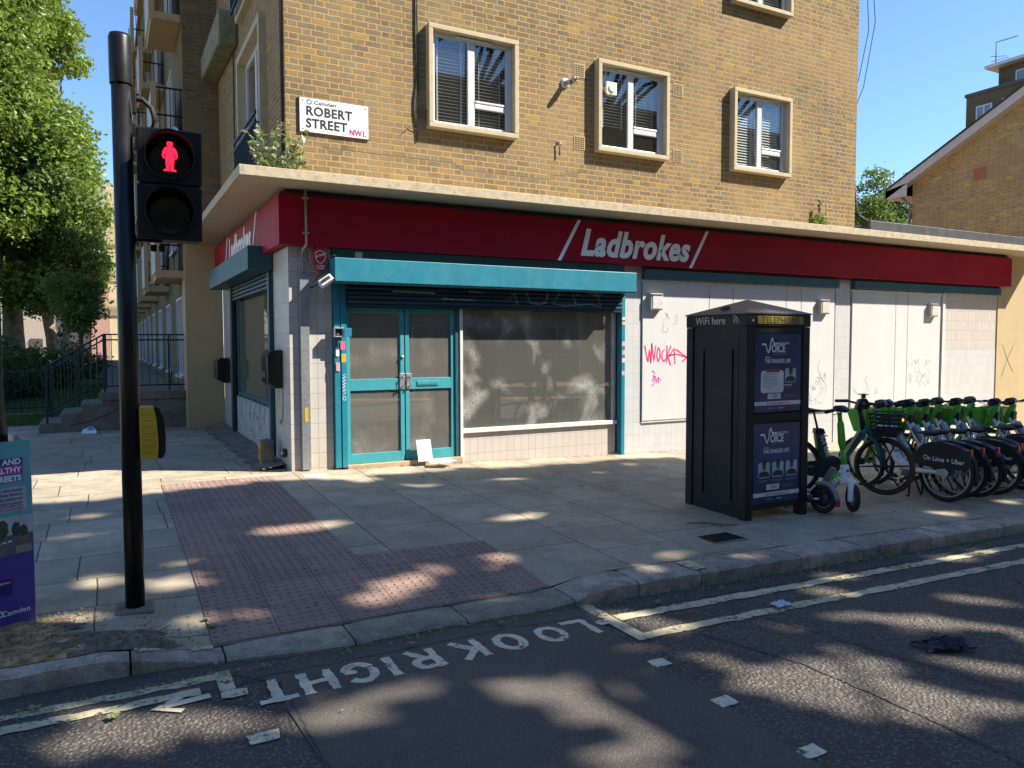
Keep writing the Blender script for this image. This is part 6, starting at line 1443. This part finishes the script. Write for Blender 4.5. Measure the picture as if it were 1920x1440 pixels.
for i, (x, y, z, r_, lb) in enumerate([(-6.0, 13.6, .65, .95, 'leafy shrub at the left edge behind the garden fence'), (-4.7, 14.5, .75, .95, 'leafy shrub behind the low fence left of the steps'), (-3.9, 17.5, .8, .85, 'dark shrub beyond the lawn behind the steps'), (-5.6, 20, 1.1, 1.3, 'broad shrub under the thick trunked plane tree'), (-3.3, 24, .9, 1.0, 'dark shrub at the far end of the lawn by the walkway railing'), (-7.8, 17, .9, 1.3, 'shrub beyond the left edge of the photo')]):
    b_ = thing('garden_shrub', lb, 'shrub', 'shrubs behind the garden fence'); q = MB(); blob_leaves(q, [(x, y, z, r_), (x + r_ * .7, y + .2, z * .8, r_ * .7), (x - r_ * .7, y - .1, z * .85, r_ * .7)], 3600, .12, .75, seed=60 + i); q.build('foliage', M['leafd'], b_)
    q = MB(); random.seed(i)
    for k in range(6): q.tube([(x, y, 0), (x + random.uniform(-r_, r_) * .7, y + random.uniform(-.3, .3), z)], .012, 4)
    q.build('stem', M['bark'], b_); rebase(b_, (x, y, 0))
# lattice walkway tower and stair tower at the end of the wing
lt = thing('lattice_stair_tower', 'brown lattice screened walkways stacked at the far end of the wing', 'building')
for z in (3.3, 5.6, 7.9, 10.1):
    q = MB(); q.box(-3.0, -.7, 45, 48, z, z + .12); q.build('walkway_slab', M['surround'], lt)
    q = MB()
    for k in range(-16, 24):
        x0 = -3.0 + k * .12
        for s in (1, -1):
            a, b_ = (x0, z + .12), (x0 + 1.1, z + 1.22)
            if s < 0: a, b_ = (x0 + 1.1, z + .12), (x0, z + 1.22)
            # clip to the panel
            pts = []
            for t in (0, 1): pass
            xa, xb = max(-3.0, min(a[0], b_[0])), min(-1.0, max(a[0], b_[0]))
            if xb <= xa: continue
            sl = (b_[1] - a[1]) / (b_[0] - a[0]); za, zb2 = a[1] + (xa - a[0]) * sl, a[1] + (xb - a[0]) * sl
            q.prism([(xa, za - .022), (xb, zb2 - .022), (xb, zb2 + .022), (xa, za + .022)], XZ, 44.97 + (.012 if s > 0 else 0), 44.98 + (.012 if s > 0 else 0))
    q.build('lattice_screen', M['surround'], lt)
q = MB(); q.box(-1.75, -.63, 49, 55, 0, 12.4); q.build('stair_tower', M['surround'], lt); q = MB(); q.box(-3.0, -2.9, 45.1, 45.2, 0, 11.5); q.build('corner_post', M['cream'], lt); rebase(lt, (-2, 46, 0))
fh = thing('far_terrace', 'pale sunlit terrace glimpsed between the tree trunks at the far end of the garden', 'building')
pinkb = simple('pink_brick', (.32, .19, .15), .9, var=.15, vs=5)
B(-30, -3.4, 82, 90, -1, 6.5).build('wall', simple('pale_wall', (.30, .26, .21), .9, var=.2), fh); B(-3.3, 3, 80, 90, -1, 11).build('brick_wall', pinkb, fh)
for k in range(10): B(-28 + k * 2.4, -26.9 + k * 2.4, 81.9, 82, .6, 2.2).build('window', M['dark'], fh)
rebase(fh, (-10, 85, 0))
sg3 = thing('road_sign', 'small white and black road sign at the far left beyond the garden', 'road sign'); q = MB(); q.tube([(-6.95, 30, 0), (-6.95, 30, 2.6)], .04, 8); q.build('pole', M['grey'], sg3); B(-7.2, -6.75, 29.9, 29.95, 1.5, 2.0).build('panel', M['sheet'], sg3); B(-7.45, -7.2, 29.9, 29.95, 1.5, 2.4).build('panel', M['dark'], sg3); rebase(sg3, (-6.95, 30, 0))
bs = thing('bus_stop_flag', 'tiny round bus stop sign on a pole seen past the tree trunks', 'bus stop sign'); q = MB(); q.tube([(-4.0, 34, 0), (-4.0, 34, 2.4)], .04, 8); q.build('pole', M['grey'], bs); q = MB(); q.lathe([(.14, 0), (.14, .02), (0, .021)], (-4.0, 33.95, 2.1), (0, -1, 0), 20); q.lathe([(.08, .022), (.08, .025), (0, .026)], (-4.0, 33.95, 2.1), (0, -1, 0), 20); q.build('disc', M['ink'], bs); rebase(bs, (-4, 34, 0))
# litter bag by the steps
lb_ = thing('litter_carton', 'crushed blue and white packet on the shaded pavement by the steps', 'litter'); random.seed(70)
q = MB(); q.add([(-2.45, 5.9, .0), (-2.2, 5.85, .0), (-2.18, 6.02, .0), (-2.42, 6.06, .0), (-2.42, 5.93, .07), (-2.21, 5.90, .06), (-2.28, 5.98, .13)], [(0, 1, 5, 4), (1, 2, 5), (2, 3, 6), (2, 6, 5), (3, 0, 4), (3, 4, 6), (4, 5, 6)]); q.build('packet', M['sheet'], lb_); q = MB(); q.add([(-2.36, 5.90, .075), (-2.24, 5.89, .07), (-2.285, 5.965, .14)], [(0, 1, 2)]); q.build('packet_top', simple('blue_print_packet', (.05, .25, .6), .5), lb_); rebase(lb_, (-2.3, 5.95, 0))

# ================================================================ BEYOND THE SHOP, RIGHT
gh = thing('gable_house', 'brown brick gable end with a pale sloping bargeboard at the right edge', 'house')
GX = 24
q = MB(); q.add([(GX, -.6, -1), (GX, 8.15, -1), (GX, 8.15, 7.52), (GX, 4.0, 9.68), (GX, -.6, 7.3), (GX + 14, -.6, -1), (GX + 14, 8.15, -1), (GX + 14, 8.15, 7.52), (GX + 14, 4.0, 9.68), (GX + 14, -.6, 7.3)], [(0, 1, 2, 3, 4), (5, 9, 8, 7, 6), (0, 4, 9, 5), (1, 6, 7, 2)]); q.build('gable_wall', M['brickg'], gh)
e = [(9.0, 7.13), (4.0, 9.72), (-1.4, 6.95)]; q = MB()
for (y0, z0), (y1, z1) in zip(e[:-1], e[1:]): q.add([(GX - .35, y0, z0 + .07), (GX - .35, y1, z1 + .07), (GX + 14, y1, z1 + .07), (GX + 14, y0, z0 + .07), (GX - .35, y0, z0 + .15), (GX - .35, y1, z1 + .15), (GX + 14, y1, z1 + .15), (GX + 14, y0, z0 + .15)], [(0, 1, 2, 3), (4, 5, 6, 7), (0, 1, 5, 4), (3, 0, 4, 7)])
q.build('roof', simple('dark_roof_tiles', (.05, .05, .055), .8), gh)
q = MB()
for (y0, z0), (y1, z1) in zip(e[:-1], e[1:]): q.add([(GX - .33, y0, z0 - .22), (GX - .33, y1, z1 - .22), (GX - .33, y1, z1 + .07), (GX - .33, y0, z0 + .07), (GX + .02, y0, z0 - .22), (GX + .02, y1, z1 - .22)], [(0, 1, 2, 3), (0, 1, 5, 4)])
q.add([(GX - .33, 9.0, 6.9), (GX - .33, 9.0, 7.2), (GX + 14, 9.0, 7.2), (GX + 14, 9.0, 6.9), (GX - .33, 8.15, 6.9), (GX + 14, 8.15, 6.9), (GX - .33, 8.15, 7.36)], [(0, 1, 2, 3), (0, 3, 5, 4), (0, 1, 6, 4)]); q.build('bargeboard', simple('pale_bargeboard', (.62, .60, .58), .6, var=.05), gh)
q = MB(); q.tube([(GX - .05, 8.2, -1), (GX - .05, 8.2, 6.6), (GX - .1, 8.5, 6.9)], .05, 8); q.build('drain_pipe', M['pipe'], gh); B(GX - .02, GX - .001, 5.55, 5.95, 7.05, 7.45).build('air_brick', simple('terracotta_vent_red', (.42, .17, .09), .8), gh); rebase(gh, (GX, 4, 0))
tw_ = thing('tower_block', 'dark brick block rising behind the gable with a rooftop room', 'building'); TX = 35
q = MB(); q.box(TX, TX + 16, -14, 13.0, -1, 13.4); q.build('brick_wall', M['brick3'], tw_); B(TX - .06, TX + 16, -14, 13.06, 13.401, 13.55).build('coping', simple('dark_coping', (.10, .09, .085), .8), tw_)
B(TX + 1.2, TX + 14, -12, 12.2, 13.56, 14.75).build('rooftop_room', M['brick3'], tw_); B(TX + .7, TX + 14.5, -12.5, 12.6, 14.751, 14.9).build('room_roof', M['whitep'], tw_)
def twin(y0, y1, z0, z1, x=TX):
    r = bpy.data.objects.new('window', None); col.objects.link(r); r.parent = tw_
    q = MB(); t = .07
    for s in ((y0, y1, z0, z0 + t), (y0, y1, z1 - t, z1), (y0, y0 + t, z0 + t, z1 - t), (y1 - t, y1, z0 + t, z1 - t), ((y0 + y1) / 2 - .04, (y0 + y1) / 2 + .04, z0 + t, z1 - t)): q.box(x - .05, x - .002, *s)
    q.build('frame', M['upvc'], r); B(x - .02, x - .003, y0 + .05, y1 - .05, z0 + .05, z1 - .05).build('pane', simple('pale_curtain_glass', (.20, .27, .33), .15), r)
twin(11.75, 12.5, 11.95, 12.85); twin(9.7, 11.3, 11.9, 12.9); twin(9.5, 11.4, 13.85, 14.4, TX + 1.2)
rebase(tw_, (TX, 0, 0))
an = thing('tv_aerial', 'thin television aerial on the rooftop room of the dark block', 'aerial'); q = MB(); x, y = TX + 1.1, 12.3
q.tube([(x, y, 14.9), (x, y, 16.0)], .025, 5); q.tube([(x, y, 16.0), (x, y - 1.0, 15.95)], .018, 5); q.tube([(x, y + .25, 15.4), (x, y - .5, 15.2)], .014, 5); q.tube([(x, y + .2, 15.15), (x, y - .6, 15.1)], .014, 5)
for k in range(8): q.tube([(x - .12, y - .3 - k * .09, 15.97), (x + .12, y - .3 - k * .09, 15.97)], .008, 4)
q.build('mast', M['ink'], an); rebase(an, (x, y, 14.9))
RT = 'trees seen over the flat roof'
tree('light green tree just right of the brick block above the flat roof', (50, 30, -1), .3, [(50.2, 30, 12.4, 1.9), (51.3, 30, 10.6, 2.0), (49.0, 30.5, 10.2, 1.8), (50.3, 29, 14.0, 1.1), (52.4, 30.5, 12.2, 1.4)], 6500, .26, M['leafm'], 5, RT, name='street_tree', seed=21)
tree('light green tree partly hidden by the gable house', (55, 30, -1), .3, [(54.6, 30, 13.2, 1.6), (55.6, 30, 11.8, 2.0), (53.8, 30.5, 10.6, 1.9), (56.8, 30.5, 13.4, 1.9), (55.3, 29, 14.6, .9)], 7000, .26, M['leafm'], 5, RT, name='street_tree', seed=23)

# ================================================================ ACROSS THE ROAD, BEHIND THE PHOTOGRAPHER
ob = thing('opposite_flats', 'brown brick flats across the road behind the photographer', 'building')
q = MB(); wall_holes(q, -40, 45, -.4, 14.0, [(x, x + 1.4, z, z + 1.5) for x in range(-38, 44, 4) for z in (1.0, 4.2, 7.4, 10.6)], lambda u, z: (u, -24, z)); q.build('brick_wall', M['brick2'], ob)
q = MB()
for x in range(-38, 44, 4):
    for z in (1.0, 4.2, 7.4, 10.6): q.box(x, x + 1.4, -24.1, -24.05, z, z + .08); q.box(x, x + 1.4, -24.1, -24.05, z + 1.42, z + 1.5); q.box(x + .66, x + .74, -24.1, -24.05, z + .08, z + 1.42)
q.build('window_frames', M['upvc'], ob); q = MB(); q.quad((-40, -24.3, -.4), (45, -24.3, -.4), (45, -24.3, 14.0), (-40, -24.3, 14.0)); q.build('window_glass', M['dark'], ob); B(-40, 45, -30, -23.8, 14.0, 14.2).build('roof', M['surround'], ob); rebase(ob, (0, -26, 0))

# street trees over the photographer; crowns shaped and gaps cut to place the sun flecks
FL = [  # ground positions the sun reaches: x, y, rx, ry, angle
 (1.80, -2.98, .62, .13, 8), (1.35, -3.12, .35, .07, 5), (-.52, -2.80, .60, .07, 10), (-.75, -2.62, .55, .05, 12), (.02, -4.33, .32, .20, 35), (-.28, -4.50, .34, .13, 30), (.72, -4.30, .26, .12, 20), (.40, -4.97, .16, .06, 0),
 (-1.2, -4.55, .22, .11, 0), (-1.65, -3.85, .24, .17, 0), (-1.62, -3.30, .2, .1, 20), (-2.22, -3.52, .22, .13, 0), (-2.3, -.5, .6, .16, 0), (-2.35, -1.35, .35, .09, 0), (-2.4, -2.1, .28, .08, 0), (-2.32, -4.22, .22, .12, 0), (-2.5, -4.75, .3, .05, 0), (-1.55, -4.50, .16, .10, 0),
 (-.62, -5.95, .24, .13, 0), (-1.0, -5.98, .2, .07, 10), (.32, -6.45, .42, .22, 30), (.0, -6.3, .3, .1, 0), (-2.0, -5.70, .28, .22, 10), (-1.6, -5.85, .25, .10, 0), (.35, -7.05, .3, .12, 0), (-.3, -7.0, .22, .07, 20),
 (2.12, -6.80, .18, .12, -60), (1.95, -7.12, .40, .13, -60), (1.66, -7.32, .35, .12, -50), (1.62, -6.78, .22, .07, -70), (2.75, -6.30, .28, .06, -50), (1.35, -5.85, .18, .1, 0), (3.4, -5.55, .25, .08, 0), (2.7, -7.2, .45, .12, -55), (3.2, -6.6, .4, .1, -50), (1.2, -6.4, .3, .06, -60), (1.3, -7.0, .4, .08, -60), (3.6, -7.4, .5, .12, -50), (2.2, -7.6, .4, .1, -50), (1.15, -5.50, .22, .09, 0), (3.0, -5.75, .22, .06, -30), (5.2, -5.6, .5, .08, 0), (.1, -7.2, .16, .08, 0), (1.0, -6.1, .15, .05, -40), (-.1, -6.05, .12, .06, 20), (3.9, -6.4, .3, .08, -40), (2.0, -6.2, .2, .05, -60), (-1.9, -6.3, .3, .08, 10),
 (2.2, -4.72, .24, .10, 10), (1.75, -4.95, .16, .09, 0), (2.75, -5.03, .22, .08, 0), (1.2, -1.35, .28, .10, 0), (.55, -.85, .30, .06, 0), (2.4, -1.3, .25, .06, 0), (3.8, -1.2, .35, .10, 0), (4.6, -.9, .3, .1, 0), (5.6, -1.4, .4, .1, 0), (2.9, -2.1, .2, .06, 0), (7.6, -4.6, .4, .12, 0), (6.3, -4.75, .3, .07, 0), (8.6, -4.8, .4, .1, 0), (9.8, -3.6, .5, .2, 0), (5.0, -4.75, .25, .05, 0)]
def lit(x, y):
    for a, b_, rx, ry, an_ in FL:
        c, s = cos(rad(an_)), sin(rad(an_)); dx, dy = x - a, y - b_; e_ = .095 if b_ < -5.2 else .07; u, v = (dx * c + dy * s) / (rx + e_), (-dx * s + dy * c) / (ry + e_)
        if u * u + v * v < 1: return True
    return False
random.seed(90)
CR_ = [MB(), MB(), MB()]
bnd = lambda x: -.62 - (.35 if x > 5.6 else 0) - .06 * sin(x * 2.3) - .05 * sin(x * 5.1)
for layer in range(3):
    x = -4.2
    while x < 11.5:
        y = -8.6
        while y < -.4:
            gx, gy = x + random.uniform(-.1, .1), y + random.uniform(-.1, .1)
            dens = 1 if gx < 9 else .8
            if gy < bnd(gx) and not lit(gx, gy) and random.random() < dens:
                h = random.uniform(12.0, 17.0); t = (h - road(gx, gy)) / SUN.z; p = V3((gx, gy, -.15)) + SUN * t
                n_ = (SUN + V3((random.gauss(0, .3), random.gauss(0, .3), random.gauss(0, .3)))).normalized(); d = n_.cross(V3((random.gauss(0, 1), random.gauss(0, 1), random.gauss(0, 1)))).normalized(); e_ = n_.cross(d); s_ = random.uniform(.17, .27)
                mb = CR_[0 if p.x < 13.5 else 1 if p.x < 19.5 else 2]; i = len(mb.v)
                mb.v += [tuple(p + d * s_), tuple(p + e_ * s_ * .8 + d * s_ * .2), tuple(p - d * s_), tuple(p - e_ * s_ * .8 + d * s_ * .2)]; mb.f.append((i, i + 1, i + 2, i + 3)); mb.sm.append(False); mb.mi.append(0)
            y += .21
        x += .21
for (tx_, ty), mb, nm in zip(((10.5, -17.4), (16.5, -17.6), (22.5, -17.5)), CR_, ('nearest the junction', 'in the middle of the three', 'furthest along the road')):
    t = thing('street_tree', 'tall plane tree on the far pavement behind the photographer, ' + nm, 'tree', 'plane trees shading the road'); q = MB()
    q.tube([(tx_, ty, -.4), (tx_, ty, 5), (tx_ - .3, ty + .6, 10.5)], [.38, .30, .24], 12)
    random.seed(int(tx_)); fork_ = V3((tx_ - .3, ty + .6, 10.2))
    for k in range(9):
        e_ = V3(mb.v[random.randrange(len(mb.v))]); m_ = fork_.lerp(e_, .5) + V3((random.uniform(-.6, .6), random.uniform(-.6, .6), .5)); q.tube([fork_, m_, e_], [.13, .07, .02], 7)
    q.build('trunk', M['bark'], t); mb.build('crown', M['leafc'], t); rebase(t, (tx_, ty, -.4))

# ================================================================ LITTER AND FALLEN LEAVES
random.seed(77); q = MB(); q2 = MB()
def flat_leaf(mb, x, y, z, s, lobed=False):
    n = 15 if lobed else 5; a0 = random.uniform(0, 6.28); i = len(mb.v); vs = []
    for k in range(n):
        t = a0 + 2 * pi * k / n; r_ = s * ((.62, .95, .78)[k % 3]) * random.uniform(.8, 1.1) * (.75 + .3 * cos(t - a0)) if lobed else s * random.uniform(.6, 1) * (1 if k % 3 else .5)
        vs.append((x + r_ * cos(t), y + r_ * sin(t) * .8, z + random.uniform(.001, .012 if not lobed else .018)))
    mb.v += vs; mb.f.append(tuple(range(i, i + n))); mb.sm.append(False); mb.mi.append(0)
def gz_(x, y): return pav(x, y) + .006 if y > -5.19 else road(x, y) + .016
for k in range(1500):
    x = random.uniform(-3, 10); y = -5.215 - abs(random.gauss(0, .05)); flat_leaf(q, x, y, gz_(x, y), random.uniform(.004, .018))
for k in range(500):
    x = random.uniform(1.1, 7); y = -5.25 - abs(random.gauss(0, .1)); flat_leaf(q, x, y, gz_(x, y), random.uniform(.004, .014))
for k in range(420):
    x = random.uniform(-3, 8); y = random.uniform(-7.5, -.1); flat_leaf(q2, x, y, gz_(x, y), random.uniform(.003, .012))
for k in range(420):
    x = random.uniform(.5, 6.3); y = -.04 - abs(random.gauss(0, .05)); flat_leaf(q2, x, y, pav(x, y) + .008, random.uniform(.006, .02))
for k in range(700):
    y = random.uniform(.1, 6); x = -.05 - abs(random.gauss(0, .28)); flat_leaf(q2, x, y, .01 + max(0, .08 + x * .2), random.uniform(.008, .035))
for k in range(160):
    x = random.uniform(-3.2, -.5); y = random.uniform(.3, 7); flat_leaf(q2, x, y, .006, random.uniform(.006, .03))
for k in range(1500):
    x = random.uniform(-3.2, -1.6); y = random.uniform(-4.87, -4.2)
    if x > -2.1 and y > -4.66: continue
    flat_leaf(q2, x, y, pav(x, y) + .03, random.uniform(.004, .014))
for k in range(160):
    x = random.uniform(-2.1, -1.4); y = random.uniform(-4.87, -4.1); flat_leaf(q2, x, y, pav(x, y) + .006, random.uniform(.003, .012))
for k in range(26):
    x = random.uniform(-3, -1.5); y = random.uniform(-4.85, -4.25); a = random.uniform(0, 3.1); l = random.uniform(.02, .07); z = pav(x, y) + (.045 if x < -2.1 or y < -4.66 else .01); q2.tube([(x, y, z), (x + l * cos(a), y + l * sin(a), z + .004)], .0025, 4)
lfm = leafmat('fallen_green_leaf', (.09, .13, .035), (.24, .27, .12), .1); dlm = simple('dry_leaf_litter', (.22, .16, .09), .9, var=.5, vs=30)
tag(q.build('leaf_litter_green', lfm), 'green leaf fragments gathered along the kerb', 'leaf litter', kind='stuff'); tag(q2.build('leaf_litter_dry', dlm), 'dry brown leaf scraps on the pavement', 'leaf litter', kind='stuff')
for i, (x, y, s, lb) in enumerate([(-1.46, -4.62, .055, 'green leaf on the edge of the red blister paving near the signal pole'), (-1.50, -4.52, .04, 'smaller green leaf beside the one on the paving edge'), (-2.02, -5.52, .06, 'green leaf on the tarmac below the left yellow lines'), (-2.38, -5.23, .05, 'dull leaf on the left yellow lines'), (-.42, -5.36, .05, 'curled green leaf above the R of the lettering'), (.22, -5.30, .045, 'leaf by the dropped kerb above the letter O'), (-.80, -4.55, .03, 'small leaf on the red paving'), (1.45, -5.40, .045, 'leaf in the gutter beside the yellow lines'), (2.1, -5.35, .04, 'pale leaf at the kerb foot'), (-1.52, -5.13, .035, 'leaf on the kerb stone by the yellow patch'), (2.95, -2.1, .04, 'brown leaf on the slabs in front of the big window'), (1.4, -.9, .05, 'curled brown leaf near the door step')]):
    q = MB(); random.seed(i + 5); flat_leaf(q, x, y, gz_(x, y) + .004, s, True); tag(q.build('fallen_leaf', lfm if i < 10 else dlm), lb, 'leaf', 'fallen leaves')
cl = thing('dark_cloth', 'crumpled dark blue cloth lying on the road at the right', 'cloth'); random.seed(33); q = MB(); n = 14; vs = []
cx_, cy_ = 2.56, -6.80
for i in range(n + 1):
    for j in range(n + 1):
        u, v = i / n - .5, j / n - .5; r_ = math.hypot(u, v); f_ = 1 - .5 * max(0, r_ - .25)
        vs.append((cx_ + (u * .34 * f_) + .035 * sin(v * 9 + 1) + .02 * sin(v * 23), cy_ + v * .20 * f_ - u * .08 + .02 * sin(u * 13), road(cx_, cy_) + .012 + max(0, .03 * (1 - (r_ * 1.8) ** 2)) * (.4 + abs(sin(u * 9 + v * 13 + 1))) + .014 * abs(sin(u * 21 - v * 12)) + .004 * random.random()))
q.add(vs, [(i * (n + 1) + j, (i + 1) * (n + 1) + j, (i + 1) * (n + 1) + j + 1, i * (n + 1) + j + 1) for i in range(n) for j in range(n)], True); o = q.build('fabric', simple('navy_cloth', (.020, .020, .040), .85, var=.3), cl); rebase(cl, (cx_, cy_, road(cx_, cy_)))
pg = thing('plastic_wrapper', 'clear crumpled plastic wrapper on the yellow lines', 'litter'); q = MB(); n = 8; vs = []; random.seed(34)
for i in range(n + 1):
    for j in range(n + 1): u, v = i / n - .5, j / n - .5; vs.append((2.22 + u * .15, -5.80 + v * .09, road(2.2, -5.8) + .018 + .018 * random.random()))
q.add(vs, [(i * (n + 1) + j, (i + 1) * (n + 1) + j, (i + 1) * (n + 1) + j + 1, i * (n + 1) + j + 1) for i in range(n) for j in range(n)]); q.build('film', simple('clear_film', (.45, .52, .60), .15, var=.2), pg); rebase(pg, (2.22, -5.8, road(2.2, 0)))
# faint yellow dabs on the kerb
for (a, b_) in ((-1.62, -1.50), (-1.92, -1.76), (1.98, 2.12), (5.1, 5.2)):
    q = MB(); strip(a, b_, -4.93, -4.885 if a < 0 else -5.16, q, jit=.01, stp=.03)
    for i, v in enumerate(q.v): q.v[i] = (v[0], v[1], pav(v[0], max(v[1], KB)) + .009)
    tag(q.build('kerb_paint', M['yellow']), 'worn yellow paint dab on the kerb ' + ('by the signal pole' if a > -1.7 and a < 0 else 'left of the signal pole' if a < 0 else 'below the drain cover' if a < 3 else 'towards the hire bikes'), 'road marking')
# bollard-like cable loops end here
